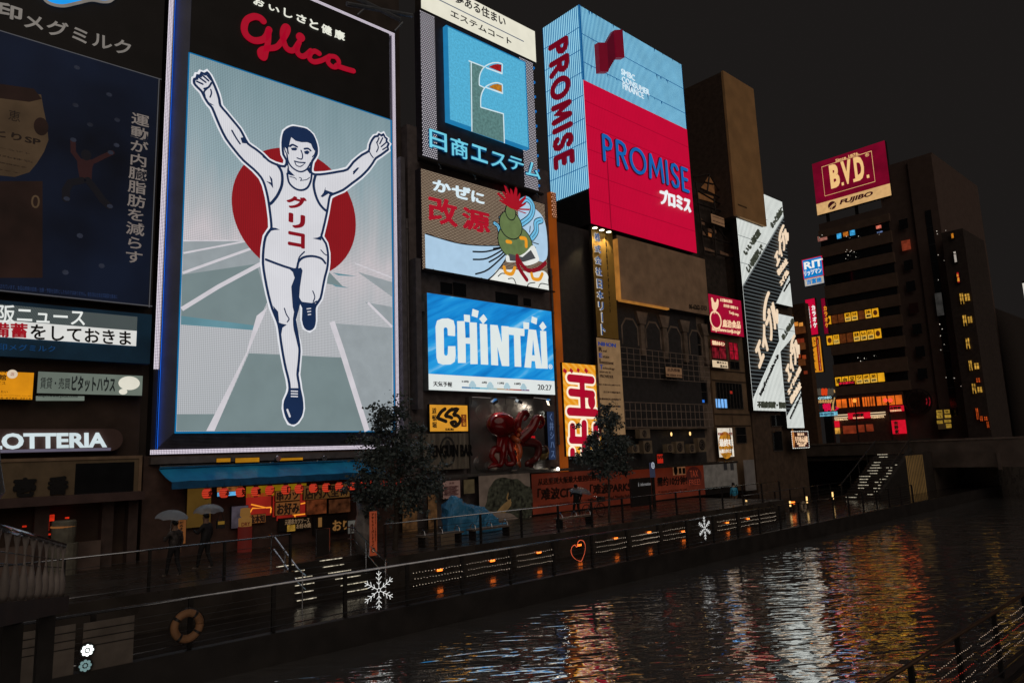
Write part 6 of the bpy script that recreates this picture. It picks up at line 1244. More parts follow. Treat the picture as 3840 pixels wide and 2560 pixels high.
# ================================================================== scaffolded tower block, brown blank tower
bX = facade('scaffold_building', 'dark tower block wrapped in steel framework with a gabled top, right of the crimson face', 43.9, 49.4, 12.5, FF.px(2665, 660)[1], paint('scaffold_dark', (.06, .045, .038), .8, var=.4), y=28.6, depth=9)
FXX = F(28.2); gx = lambda *p: pp(FXX, zI(*p)); m = MB()
def bar(*p, r=.07):
    q = gx(*p); m.tube([FXX.at(*a) for a in q], r, 6)
for p in ((140, 560, 450, 740), (110, 430, 260, 400), (260, 400, 460, 740), (175, 540, 390, 640), (262, 405, 240, 580), (215, 480, 300, 500), (305, 640, 320, 760), (150, 690, 500, 800), (170, 850, 520, 960), (190, 1000, 540, 1100), (210, 1150, 560, 1240), (130, 480, 215, 1200), (440, 640, 520, 1250), (290, 760, 330, 1200), (180, 900, 240, 1000), (280, 920, 330, 1010), (350, 930, 420, 1030), (500, 610, 560, 625)): bar(*p)
tag(obj('steel_framework', m, paint('framework_brown', (.05, .038, .033), .6, .3)), 'dark steel framework with a triangular gable in front of the tower block', 'framework')
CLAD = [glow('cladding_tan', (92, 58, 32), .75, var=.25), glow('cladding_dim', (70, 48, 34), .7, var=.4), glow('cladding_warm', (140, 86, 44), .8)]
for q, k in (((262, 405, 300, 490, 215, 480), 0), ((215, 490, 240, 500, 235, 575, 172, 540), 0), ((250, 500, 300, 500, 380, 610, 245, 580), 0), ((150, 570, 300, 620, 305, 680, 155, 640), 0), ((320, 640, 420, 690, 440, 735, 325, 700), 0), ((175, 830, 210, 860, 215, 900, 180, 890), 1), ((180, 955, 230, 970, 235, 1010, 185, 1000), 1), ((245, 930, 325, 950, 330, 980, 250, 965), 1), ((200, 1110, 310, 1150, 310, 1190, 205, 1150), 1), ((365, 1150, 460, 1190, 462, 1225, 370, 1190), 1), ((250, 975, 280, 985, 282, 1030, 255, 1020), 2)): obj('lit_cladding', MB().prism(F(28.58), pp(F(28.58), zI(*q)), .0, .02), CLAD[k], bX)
rb('tan vacancy board with a phone number on the steel framework', (275, 785), (412, 920), BEV_, [('広告募集中', (290, 815), (402, 850), .02), ('06-6262-1313', (295, 860), (405, 890), .02)], BI, z=zI, fr=F(28.0), name='vacancy_board', depth=.1)
t = thing('blank_tower', 'tall plain brown advertising tower rising above the diagonal black and white billboard', 'tower', (50, 28.5, 15))
FTW = F(26.9); a = FTW.px(2712, 265); b = FTW.px(2822, 332); c = FTW.px(2880, 862); d = FTW.px(2763, 795)
u0t, u1t = (a[0]+d[0])/2-.1, (b[0]+c[0])/2; vtop = (a[1]+b[1])/2; vbo = (c[1]+d[1])/2
obj('front_face', MB().box(u0t, 26.9, vbo, u1t, 27.1, vtop), paint('tower_lit_brown', (.60, .34, .15), .85, var=.15, sc=.8), t); obj('body', MB().box(u0t+.02, 27.104, vbo+.02, u1t-.02, 31.0, vtop-.05), paint('tower_shaded_side', (.10, .066, .050), .85, var=.25), t)  # street light put into the colours: bright front, dark side
obj('dark_mark', MB().rect(FTW, *two(FTW, (zI(540, 690)[0], zI(630, 740)[0])), .001, .004), paint('dark_mark_brown', (.14, .08, .04), .9), t)  # small darker patch low on the front face
# ================================================================== diagonal black and white billboards
bA = facade('billboard_building', 'dark building with a plain shaft below the diagonal black and white billboards', 49.9, 58.2, LZ, FF.px(2931, 757)[1]-.3, paint('shaft_brown', (.11, .072, .05), .8, var=.3), y=27.8, depth=9)
WCOR = pattern('white_corrugated', 'stripe', (150, 156, 154), (228, 232, 226), .21, .66, k=1.0, var=.14)
BCOR = pattern('black_louvre', 'stripe', (12, 13, 14), (86, 94, 96), .30, .28, math.pi/2, k=.85)
LTW = glow('letter_cream', (238, 212, 182), 1); LTK = paint('letter_black', (.02, .02, .02), .5); LTD = glow('letter_weathered', (66, 70, 58), .7, var=.5, sc=4)
pi_ = lambda *p: pp(FF, zI(*p)); po = lambda *p: pp(FF, zO(*p))
uL = FF.px(2795, 1180)[0]; uM_ = FF.px(*zO(1072, 1000)[0])[0]; uR_ = FF.px(2955, 980)[0]; vT = FF.px(2931, 757)[1]; vB = FF.px(2829, 1538)[1]; vC = FF.px(2970, 1150)[1]
t = thing('diagonal_billboard', 'large white ribbed billboard crossed by a black diagonal band with slanted cream katakana', 'billboard', FF.at((uL+uM_)/2, vB, -.2))
obj('cabinet', MB().prism(FF, [(uL, vB), (uM_, vB), (uM_, vC), (uR_, vC), (uR_, vT), (uL, vT)], -.5, -.02), BLACKM, t)
obj('white_face', MB().prism(FF, [(uL, vB), (uM_, vB), (uM_, vC), (uR_, vC), (uR_, vT), (uL, vT)], -.018, 0), WCOR, t)
i0 = FF.px(*zI(600, 1500)[0]); i1 = FF.px(*zI(975, 812)[0]); i2 = FF.px(*zO(790, 948)[0]); i3 = FF.px(*zO(1010, 425)[0]); i4 = FF.px(*zO(975, 72)[0]); i5 = FF.px(*zI(1040, 1385)[0])
obj('black_band', MB().prism(FF, [(uL, i2[1]), (uM_, i3[1]), (uM_, i4[1]-.2), (uR_, i5[1]), (uR_, i1[1]), (uL, i0[1])], .002, .02), BCOR, t)
m = MB()
for dv in (2.2, 4.4, 6.6, 8.8, 11.0): m.rib(FF, [(uL, vT-dv), (uM_, vT-dv)], .05, .001, .0015, caps=False)
m.rib(FF, [(uL, i0[1]), (uR_, i1[1])], .12, .021, .03, caps=False)
obj('seam', m, glow('seam_grey', (120, 126, 126), .8), t)
def stroke(mm, fr, z, wd, *p): mm.rib(fr, spline(pp(fr, z(*p)), 4), wd, .06, .18, caps=False)
def kata(z, bl, br, tl, arc, wd, parent, b=.013):
    m = MB(); word(m, FF, 'エイブル', (z(*bl)[0], z(*br)[0], z(*tl)[0]), .06, .18, b); obj('katakana', m, LTW, parent)
    m = MB(); stroke(m, FF, z, wd, *arc); obj('arc_stroke', m, LTW, parent)
kata(zO, (832, 700), (1008, 235), (778, 470), (912, -8, 888, 60, 872, 160, 872, 248), .2, t)
kata(zI, (915, 1320), (1030, 1030), (882, 1185), (975, 905, 945, 980, 935, 1060), .16, t)
def slant(body, z, bl, br, tl, mat, b=.02, fr=FF, n1=.1, parent=None):
    m = MB(); word(m, fr, body, (z(*bl)[0], z(*br)[0], z(*tl)[0]), .022, n1, b); obj('lettering', m, mat, parent or t)
slant('いい部屋', zI, (615, 1210), (760, 990), (585, 1150), LTD, .03); slant('しい部屋探しで', zI, (640, 1375), (785, 1140), (612, 1310), LTD, .03); slant('もっと自由に', zI, (870, 945), (980, 775), (850, 880), LTD, .03)
slant('株式会社', zI, (935, 1400), (1025, 1270), (915, 1350), LTW, .02); slant('エイブル', zI, (960, 1500), (1035, 1370), (940, 1455), LTW, .03); slant('www.able.co.jp', zI, (990, 1565), (1050, 1460), (978, 1540), LTK, .02)
slant('http://www.able.co.jp', zO, (850, 935), (1010, 570), (832, 905), LTK, .025); slant('不動産賃貸・管理', zO, (815, 1035), (1070, 1042), (815, 972), LTD, .04)
u0 = FF.px(*zO(1012, 400)[0])[0]; u1 = FF.px(*zO(1195, 700)[0])[0]; v1 = FF.px(*zO(1145, 213)[0])[1]; v0 = FF.px(*zO(1240, 1215)[0])[1]; fu = F(27.0)
u0 = uM_+.05
t = thing('diagonal_billboard', 'second, lower diagonal black and white billboard with small cream katakana, right of the large one', 'billboard', FF.at((u0+u1)/2, v0, -.2))
obj('cabinet', MB().rect(FF, u0, v0, u1, v1, -.5, -.02), BLACKM, t); obj('white_face', MB().rect(FF, u0, v0, u1, v1, -.018, 0), WCOR, t)
j0 = FF.px(*zO(1020, 525)[0])[1]; j1 = FF.px(*zO(1160, 370)[0])[1]; j2 = FF.px(*zO(1075, 1110)[0])[1]; j3 = FF.px(*zO(1210, 880)[0])[1]
obj('black_band', MB().prism(FF, [(u0, j2), (u1, j3), (u1, j1), (u0, j0)], .002, .02), BCOR, t)
kata(zO, (1095, 815), (1196, 525), (1058, 665), (1145, 380, 1120, 440, 1112, 530), .16, t)
slant('株上場企業', zO, (1050, 430), (1150, 260), (1030, 390), LTD, .03); slant('エイブル保証', zO, (1100, 920), (1210, 690), (1085, 885), LTW, .02); slant('株式会社', zO, (1120, 1005), (1210, 850), (1108, 945), LTW, .03); slant('www.a-hosho.co.jp', zO, (1115, 1150), (1220, 920), (1105, 1120), LTK, .025)
m = MB()
for dv in (2.0, 4.0, 6.0, 8.0): m.rib(FF, [(u0, v0+dv), (u1, v0+dv)], .05, .001, .0015, caps=False)
obj('seam', m, glow('seam_grey', (120, 126, 126), .8), t)
t = rb('dark brown eatery sign edged with a dashed white light line, right of the tan building', (1122, 1245), (1290, 1395), glow('sign_umber', (58, 24, 18), .8), [('懐石本多', (1180, 1260), (1242, 1285)), ('ちりめん山椒', (1158, 1290), (1275, 1345), .01), ('京都じゃこ煎餅', (1175, 1348), (1262, 1362)), ('TEL 06-6211-4167', (1192, 1366), (1250, 1380))], CRE, z=zO, fr=F(27.0), name='eatery_sign')
q = two(F(27.0), (zO(1122, 1245)[0], zO(1290, 1395)[0])); DSH = glow('dash_white', (235, 235, 225), 1.1); fr = F(27.0)
for i in range(9):
    f = (i+.2)/9; w2 = (q[2]-q[0])/9*.6; x = q[0]+(q[2]-q[0])*f; m = MB().rect(fr, x, q[3]-.05, x+w2, q[3], .013, .03); obj('dash_light', m, DSH, t); obj('dash_light', MB().rect(fr, x, q[1], x+w2, q[1]+.05, .013, .03), DSH, t)
    h2 = (q[3]-q[1])/9*.6; y = q[1]+(q[3]-q[1])*f; obj('dash_light', MB().rect(fr, q[0], y, q[0]+.06, y+h2, .031, .04), DSH, t); obj('dash_light', MB().rect(fr, q[2]-.06, y, q[2], y+h2, .031, .04), DSH, t)
c = fr.px(*zO(1143, 1310)[0]); m = MB().disc(fr, c, .22, .75, .013, .02).disc(fr, (c[0], c[1]+.3), .2, .35, .0205, .025); obj('bottle_print', m, glow('bottle_tan', (200, 130, 70), .8, var=.5, sc=4), t)
w_ = win(bA, zO, 935, 1100, 1060, 1200, GLASSD, 1, 1, F(27.79)); win(bA, zO, 950, 1245, 1050, 1420, GLASSD, 1, 1, F(27.79))
# ================================================================== far end: bridge, stairs, tower with the underwear sign
XB = 66.0; FXB = XF(XB)
t = thing('far_bridge', 'dark road bridge crossing the canal at the far end, with a stone parapet', 'bridge', (68.5, 15, 2))
BRG = paint('bridge_stone', (.11, .085, .07), .8, var=.35, sc=.8)
obj('girder', MB().box(XB, -20, 3.2, 72, 21.0, 4.35), BRG, t); obj('parapet', MB().box(XB, -20, 4.354, XB+.4, 45, 5.35), BRG, t); obj('coping', MB().box(XB-.08, -20, 5.354, XB+.48, 45, 5.5), paint('coping_stone', (.17, .13, .105), .6, var=.3), t)
obj('abutment', MB().box(XB+.3, 20.9, -1, 72, 26, 4.35), BRG, t); obj('deck', MB().box(XB+.4, 21.0, 3.9, 72, 45, 4.35), BRG, t)
obj('ribbed_wall', MB().rect(F(20.69), 59.6, 1.4, 63.4, 4.34, -.1, 0), pattern('ribbed_amber_glow', 'stripe', (26, 19, 12), (78, 57, 28), .34, .55, var=.7), t)  # yellowish light on this wall is put in as its own emission
m = MB()
for i in range(9):
    y = -19+i*5; m.box(XB-.12, y, 3.0, XB-.005, y+.25, 4.3)
obj('rib', m, BRG, t)
# stairs up to the bridge, white strips on the nosings
t = thing('bridge_stairs', 'dark staircase with broken white lines on its treads, climbing to the far bridge', 'stairs', (57.5, 22, LZ))
N = 16; m = MB(); 
for i in range(N): m.box(54+i*.45, 20.9, LZ+.002, 54+N*.45, 23.4, LZ+(i+1)*3.1/N)
m.box(54+N*.45, 20.9, LZ, XB, 23.4, LZ+3.1); obj('treads', m, paint('stair_stone', (.05, .042, .038), .35, sc=2), t)
rr = random.Random(5)
for i in range(N):
    z = LZ+(i+1)*3.1/N; x = 54+i*.45
    if rr.random() < .82: y = 22.3+rr.uniform(-.2, .2); obj('nosing_strip', MB().box(x-.02, y, z-.05, x-.003, y+rr.uniform(.4, .85), z-.012), NOS, t)
    if rr.random() < .72: y = 21.1+rr.uniform(0, .3); obj('nosing_strip', MB().box(x-.02, y, z-.05, x-.003, y+rr.uniform(.15, .5), z-.012), NOS, t)
for y in (20.85, 23.42):
    m = MB().tube([(53.6, y, LZ+1.0), (54, y, LZ+1.05), (54+N*.45, y, LZ+4.1), (XB, y, LZ+4.15)], .05, 6)
    for k in range(5): x = 54+k*1.75; m.tube([(x, y, LZ), (x, y, LZ+1.05+(x-54)/(.45*N)*3.05)], .035, 5)
    obj('stair_rail', m, DKSTEEL, t)
obj('stair_wall', MB().add([(54, 20.7, LZ), (54+N*.45, 20.7, LZ), (54+N*.45, 20.7, LZ+3.4), (54, 20.7, LZ+.4), (54, 20.86, LZ), (54+N*.45, 20.86, LZ), (54+N*.45, 20.86, LZ+3.6), (54, 20.86, LZ+.5)], [(0, 1, 2, 3), (4, 7, 6, 5), (0, 3, 7, 4), (3, 2, 6, 7), (1, 5, 6, 2)]), paint('stair_wall', (.03, .026, .024), .6), t)
# the underwear advert tower
X0 = 90.0; FX = XF(X0); zt_ = FX.px(3395, 598)[1]
TWM = paint('tower_mauve', (.14, .095, .08), .8, var=.12, sc=1.5)
TWB = paint('tower_band', (.19, .125, .09), .8, var=.15, sc=1.5)
yl = -FX.px(3062, 800)[0]; yr = -FX.px(3500, 640)[0]; ym = -FX.px(3325, 900)[0]; yc = -FX.px(3440, 900)[0]
t = thing('advert_tower', 'tall dark brown corner building with ribbon windows and a round wheel emblem', 'building', (97, 31, 4.3))
obj('wall', MB().box(X0+.3, yr, 4.3, X0+18, yl, zt_-5).box(X0+.3, yr, zt_-4.996, X0+18, ym+.2, zt_), TWM, t)
obj('corner_shaft', MB().box(X0-.05, yr, 4.3, X0+.296, yc, zt_-.3), TWM, t)
py = lambda *p: pp(FX, zP(*p)); pj = lambda *p: pp(FX, zJ(*p))
def xr(a, b, z): return (*[FX.px(*z(*a)[0])[0], FX.px(*z(*b)[0])[1]], FX.px(*z(*b)[0])[0], FX.px(*z(*a)[0])[1])
# spandrel bands between ribbon windows (J and P zoom rows: left edge y at x=300, right edge)
def bandz(z, x, y0, y1): return FX.px(*z(x, y1)[0])[1], FX.px(*z(x, y0)[0])[1]
rows = [bandz(zJ, 620, 905, 975), bandz(zJ, 620, 1065, 1175), bandz(zJ, 620, 1265, 1360), bandz(zJ, 900, 1400, 1530), bandz(zP, 690, 180, 275), bandz(zP, 690, 345, 440), bandz(zP, 690, 520, 610), bandz(zP, 690, 690, 805), bandz(zP, 690, 880, 960)]
for i, (a, b) in enumerate(rows): obj('spandrel', MB().box(X0-.1, ym-.6, a, X0+.296, yl, b), TWB, t)
m = MB()
for i in range(len(rows)-1): m.rect(FX, -yl+.1, rows[i+1][1], -ym+.4, rows[i][0], -.25, -.2)
obj('ribbon_window', m, GLASSD, t)
for (x, y) in ((1135, 912), (1160, 1112), (1182, 1300), (1205, 1500)):
    u, v = FX.px(*zJ(x, y)[0]); obj('window', MB().rect(FX, u-.48, v-.6, u+.48, v+.6, .051, .08), glow('room_rust', (112, 44, 26), .9, var=.4) if y == 1112 else GLASSD, t)
for (x, y) in ((1182, 235), (1210, 410), (1235, 600), (1255, 785)):
    u, v = FX.px(*zP(x, y)[0]); obj('window', MB().rect(FX, u-.48, v-.6, u+.48, v+.6, .051, .08), paint('room_dim_red', (.06, .02, .018), .5) if y == 235 else GLASSD, t)
sx = xr((1335, 790), (1500, 1568), zJ); obj('stair_glazing', MB().rect(FX, sx[0], 8, sx[2], sx[3], .051, .09), paint('black_glazing', (.012, .013, .016), .15, spec=.8), t)
m = MB()
for k in range(11): v = 9+(sx[3]-9)*k/11; m.rect(FX, sx[0], v, sx[2], v+.06, .0905, .12)
obj('glazing_bar', m, paint('glazing_bar', (.14, .14, .15), .3, .6), t)
m = MB(); rr = random.Random(11)
for k in range(22):
    x, y = rr.choice([(rr.uniform(320, 930), rr.uniform(1010, 1045)), (rr.uniform(560, 700), rr.uniform(1150, 1250)), (rr.uniform(1450, 1560), rr.uniform(860, 1500))]); u, v = FX.px(*zJ(x, y)[0]); s = rr.uniform(.02, .045); m.rect(FX, u-s, v-s, u+s, v+s, .125, .13)
for k in range(18):
    x, y = rr.choice([(rr.uniform(560, 960), rr.uniform(600, 690)), (rr.uniform(1400, 1460), rr.uniform(330, 900)), (rr.uniform(1500, 1600), rr.uniform(200, 1000))]); u, v = FX.px(*zP(x, y)[0]); s = rr.uniform(.02, .045); m.rect(FX, u-s, v-s, u+s, v+s, .125, .13)
obj('room_light', m, glow('speck_white', (235, 225, 210), 1, var=.4, sc=8), t)
for q, c, nm in (((495, 990, 540, 1040), (60, 160, 215), 'a'), ((555, 975, 605, 1018), (170, 96, 28), 'b'), ((618, 958, 670, 1010), (60, 160, 215), 'c'), ((315, 1030, 405, 1055), (150, 96, 84), 'd'), ((870, 930, 918, 945), (210, 110, 90), 'e'), ((880, 985, 932, 1002), (90, 110, 150), 'f')):
    obj('lit_room', MB().rect(FX, *xr(q[:2], q[2:], zJ), -.19, -.05), glow('room_'+nm, c, .9, var=.5, sc=3), t)
wc = FX.px(*zP(1220, 1018)[0]); R = FX.px(*zP(1220, 915)[0])[1]-wc[1]; m = MB()
for k in (1.0, .78): m.rib(FX, [(wc[0]+R*k*math.cos(a), wc[1]+R*k*math.sin(a)) for a in [2*math.pi*i/40 for i in range(40)]], .14, .05, .3, closed=True)
for k in range(12): a = k*math.pi/6; m.rib(FX, [wc, (wc[0]+R*.98*math.cos(a), wc[1]+R*.98*math.sin(a))], .07, .06, .2, caps=False)
obj('wheel_emblem', m, paint('wheel_iron', (.06, .045, .042), .5, .5), t)
m = MB(); m.prism(FX, [(wc[0]+R*k*math.cos(a), wc[1]+R*k*math.sin(a)) for k, a in [(.6, -.5), (.6, -.1), (.6, .3), (.95, .3), (.95, -.1), (.95, -.5)]], .02, .045); obj('wheel_glow', m, glow('wheel_red', (130, 20, 30), .8), t)
# yellow window adverts
YW = glow('advert_yellow', (226, 160, 26), .95, var=.15, sc=1.5); YD = glow('advert_brown', (90, 44, 16), .8, var=.4, sc=3); YK = glow('advert_ink', (40, 24, 10), .7); YR = glow('advert_red', (140, 16, 28), .9)
def ribbon(label, x0, x1, yl0, yl1, yr0, yr1, n, texts, z=zP):
    """row of lit window panes following the building front"""
    v1 = (FX.px(*z(x0, yl0)[0])[1]+FX.px(*z(x1, yr0)[0])[1])/2; v0 = (FX.px(*z(x0, yl1)[0])[1]+FX.px(*z(x1, yr1)[0])[1])/2; u0 = FX.px(*z(x0, yl0)[0])[0]; u1 = FX.px(*z(x1, yr0)[0])[0]
    t = thing('window_advert', label, 'window sign', FX.at((u0+u1)/2, v0, .1), 'yellow window adverts on the corner tower')
    obj('frame', MB().rect(FX, u0-.1, v0-.1, u1+.1, v1+.1, -.15, .1), BLACKM, t); w_ = (u1-u0)/n
    for i in range(n):
        tx = texts[i] if i < len(texts) else ''
        a, b = u0+i*w_+.05, u0+(i+1)*w_-.05
        obj('lit_pane', MB().rect(FX, a, v0, b, v1, .101, .13), YD if tx == '#' else YW, t)
        if tx == '@': obj('bowl_mark', MB().disc(FX, ((a+b)/2, (v0+v1)/2), w_*.3, (v1-v0)*.3, .131, .15), YD, t)
        elif tx and tx != '#':
            up, lo = tx.split('/') if '/' in tx else (tx, '')
            mid = v0+(v1-v0)*.48
            if up: word_uv(FX, up, a+.1, mid+.05 if lo else v0+.3, b-.1, v1-.12, YK, t, .04, .131, .15)
            if lo: obj('price_box', MB().rect(FX, a+.04, v0+.05, b-.04, mid-.02, .131, .14), glow('price_cream', (216, 176, 84), .9), t); word_uv(FX, lo, a+.12, v0+.14, b-.12, mid-.1, YK, t, .05, .141, .16)
    return t, u0, v0, u1, v1
ribbon('upper row of yellow lit window adverts, price ending 700', 432, 886, 308, 376, 235, 310, 8, ['@', '#', '#', '足/30分1', 'ツボ/700', '#', '24h/割', '@'])
ribbon('second row of yellow lit window adverts, price 2800', 445, 908, 470, 545, 408, 490, 8, ['@', 'アロマ/リンパ', '#', '#', '全身/60分', 'もみ/28', 'ほぐし/00', '@'])
t2, a0_, b0_, a1_, b1_ = ribbon('lowest row of yellow lit window adverts with a red led line', 518, 936, 815, 890, 780, 850, 7, ['揉', '台', '足', 'ツ/35分', 'ボ/¥2.', '足/600', ''])
w_ = (a1_-a0_)/7; obj('led_line', MB().rect(FX, a0_+w_*.5, b0_-.02, a0_+w_*2.9, b0_+(b1_-b0_)*.42, .17, .2), BLACKM, t2); word_uv(FX, '歩き疲れに', a0_+w_*.6, b0_+.1, a0_+w_*2.8, b0_+(b1_-b0_)*.38, glow('led_line_red', (226, 30, 60), 1), t2, .03, .201, .21)
# rooftop sign
bx = (FX.px(3045, 617), FX.px(3318, 526), FX.px(3342, 732), FX.px(3066, 808))
u0, u1 = (bx[0][0]+bx[3][0])/2, (bx[1][0]+bx[2][0])/2; v1 = (bx[0][1]+bx[1][1])/2; v0 = (bx[2][1]+bx[3][1])/2; vs_ = v0+(v1-v0)*.215
t, _ = board('rooftop_sign', 'maroon and cream rooftop sign with three big framed capitals on the corner tower', 'billboard', FX, None, .6, None, BLACKM, uv=(u0, v0, u1, v1))
obj('maroon_face', MB().rect(FX, u0, vs_, u1, v1, .001, .03), glow('roof_maroon', (112, 4, 34), .95, var=.22, sc=.6), t); obj('cream_face', MB().rect(FX, u0, v0, u1, vs_-.01, .001, .03), glow('roof_cream', (212, 168, 112), .95, var=.12), t)
CRM2 = glow('roof_letter', (236, 190, 126), 1); W = u1-u0; H = v1-v0; at_ = lambda a, b: (u0+W*a, v0+H*b)
for ch, a, b in (('B', .235, .365), ('.', .385, .412), ('V', .40, .535), ('.', .545, .572), ('D', .575, .70), ('.', .725, .755)):
    if ch == '.': obj('letter', MB().rect(FX, *at_(a, .42), *at_(b, .475), .031, .1), CRM2, t)
    else: word_uv(FX, ch, *at_(a, .42), *at_(b, .865), CRM2, t, .05, .031, .1, 'letter')
word_uv(FX, '®', *at_(.735, .81), *at_(.785, .87), CRM2, t, .0, .031, .06); word_uv(FX, 'Since 1876.', *at_(.335, .895), *at_(.66, .945), CRM2, t, .02, .031, .06)
m = MB().rib(FX, [at_(.135, .32), at_(.82, .32), at_(.82, .885), at_(.135, .885)], .05, .031, .05, closed=True); obj('thin_frame', m, CRM2, t)
DKM = glow('roof_ink', (52, 8, 18), .9); m = MB(); vs, fs = glyphs('FUJIBO', .04); put(m, FX, vs, fs, at_(.315, .06), (W*.44, 0), (W*.035, H*.105), .031, .08); obj('lettering', m, DKM, t)
c = at_(.22, .11); r = H*.075; obj('leaf_mark', MB().disc(FX, c, r, r, .031, .06), DKM, t); m = MB(); m.rib(FX, spline([(c[0]-r*.75, c[1]-r*.6), (c[0], c[1]-.02), (c[0]+r*.8, c[1]+r*.35)], 5), .13, .061, .07, caps=False).rib(FX, spline([(c[0]-r*.3, c[1]-r*.85), (c[0]+r*.1, c[1]-r*.3), (c[0]+r*.85, c[1]-r*.05)], 5), .1, .061, .07, caps=False); obj('leaf_vein', m, glow('roof_cream', (212, 168, 112)), t)
m = MB()
for f in (.1, .5, .9): x = u0+W*f; m.rect(FX, x-.12, zt_-5.2, x+.12, v0+.2, -1.2, -.7)
obj('strut', m, DKSTEEL, t)
# signs on and left of the tower
FXS = XF(86.0)
def xs(name, label, q0, q1, z, face, texts, ink, cat='sign', fr=None, depth=.4, group=None):
    fr = fr or FXS; (a, b), (c, d) = fr.px(*z(*q0)[0]), fr.px(*z(*q1)[0]); t, _ = board(name, label, cat, fr, None, depth, face, BLACKM, uv=(a, d, c, b), lip=.04, group=group)
    for body, x0, y0, x1, y1, bd in texts:
        if body[:2] == 'v:': letters(t, fr, ink, (body, (z(x0, y0)[0], z(x1, y1)[0]), bd))
        elif body[:2] == 'r:': letters(t, fr, ink, (body, (z(x0, y0)[0], z(x1, y1)[0]), bd))
        else:
            p, q = fr.px(*z(x0, (y0+y1)/2)[0]), fr.px(*z(x1, (y0+y1)/2)[0]); hh = fr.px(*z(x0, y0)[0])[1]-fr.px(*z(x0, y1)[0])[1]; vm2 = (p[1]+q[1])/2; word_uv(fr, body, p[0], vm2-hh/2, q[0], vm2+hh/2, ink, t, bd, .013, .06)
    return t, (a, d, c, b)
WHT = glow('neon_white', (236, 236, 232), 1)
t, q = xs('mansion_sign', 'blue and white lit sign with roman capitals and katakana, left of the corner tower', (172, 1256), (385, 1470), zJ, glow('sign_azure', (8, 120, 190), 1, var=.2), [('RIT', 190, 1255, 372, 1325, .03), ('リッツマン', 190, 1340, 358, 1390, .02)], WHT)
obj('white_strip', MB().rect(FXS, q[0]+.05, q[1]+.05, q[2]-.05, q[1]+(q[3]-q[1])*.28, .013, .02), glow('sign_offwhite', (190, 180, 165), .9, var=.2), t); word_uv(FXS, '吉富建', q[0]+.3, q[1]+.2, q[2]-.3, q[1]+(q[3]-q[1])*.25, glow('sign_azure', (8, 120, 190)), t, .03, .021, .05)
m = MB().rib(FXS, [(q[0], q[1]+(q[3]-q[1])*.29), (q[2], q[1]+(q[3]-q[1])*.29), (q[2], q[3]), (q[0], q[3])], .1, .021, .06, closed=True); obj('red_edge', m, glow('edge_crimson', (176, 10, 50), 1), t)
SGR = glow('karaoke_red', (188, 4, 50), 1, var=.1)
xs('karaoke_sign', 'crimson vertical karaoke sign with white katakana, left face, left of the corner tower', (264, 165), (380, 455), zP, SGR, [('v:カラオケ', 318, 212, 372, 400, .05), ('r:JOYSOUND', 278, 222, 320, 405, .04)], WHT)
xs('karaoke_sign', 'darker crimson karaoke sign with amber katakana, partly behind the corner tower', (396, 155), (466, 450), zP, glow('karaoke_dark', (112, 4, 34), 1, var=.2), [('v:カラオケ', 418, 218, 470, 400, .04)], glow('amber_letter', (226, 140, 30), 1), fr=XF(87.5))
t, q = xs('net_room_sign', 'amber vertical sign with big dark katakana, under the karaoke sign', (297, 482), (424, 770), zP, glow('netroom_amber', (212, 136, 28), 1, var=.12), [('v:ネットルーム', 318, 556, 364, 762, .04)], INKB)
obj('red_column', MB().rect(FXS, q[0]+(q[2]-q[0])*.60, q[1]+.15, q[0]+(q[2]-q[0])*.86, q[3]-.15, .013, .02), glow('column_red', (128, 24, 14), 1), t); letters(t, FXS, glow('column_text', (240, 210, 150), 1), ('v:ビジネスホテルより安い!完全個室', (zP(372, 505)[0], zP(400, 755)[0])), n0=.021, n1=.05)
c = FXS.px(*zP(330, 515)[0]); m = MB(); m.rib(FXS, [(c[0]+.75*math.cos(a), c[1]+.75*math.sin(a)) for a in [2*math.pi*i/20 for i in range(20)]], .1, .013, .03, closed=True); obj('round_mark', m, INKB, t); word_uv(FXS, 'ネト', c[0]-.4, c[1]-.4, c[0]+.4, c[1]+.4, INKB, t, .01)
# low building with orange lit balconies between the diagonal billboard and the signs
t = thing('balcony_building', 'dark narrow building with small amber lit windows and balconies, behind the diagonal billboards', 'building', (77, 36, 4.3))
FXM = XF(76.0); e0 = FXM.px(*zP(165, 300)[0]); e1 = FXM.px(*zP(270, 300)[0])
obj('wall', MB().box(76.05, -e1[0], 4.3, 77.0, -e0[0]+8, FXM.px(*zP(200, 200)[0])[1]), paint('amber_wall', (.10, .055, .03), .8), t)
for (x0, y0, x1, y1), c in (((178, 350, 206, 388), (210, 130, 50)), ((218, 355, 246, 396), (226, 150, 66)), ((196, 490, 220, 530), (110, 36, 20)), ((228, 488, 256, 526), (120, 42, 22)), ((205, 620, 228, 656), (130, 52, 22)), ((245, 628, 272, 664), (140, 56, 24)), ((258, 760, 285, 790), (110, 40, 20)), ((150, 295, 165, 300), (150, 96, 40))): obj('lit_window', MB().rect(FXM, *[f for f in (FXM.px(*zP(x0, y1)[0])[0], FXM.px(*zP(x0, y1)[0])[1], FXM.px(*zP(x1, y0)[0])[0], FXM.px(*zP(x1, y0)[0])[1])], -.02, .02), glow('balcony_%d_%d' % (x0, y0), c, .9, var=.3), t)
m = MB()
for y in (408, 545, 680): 
    a, b = FXM.px(*zP(185, y)[0]), FXM.px(*zP(272, y+12)[0]); m.rect(FXM, a[0], b[1]-.3, b[0], a[1]+.1, .02, .5)
obj('balcony', m, glow('balcony_amber', (84, 44, 18), .8, var=.3), t)
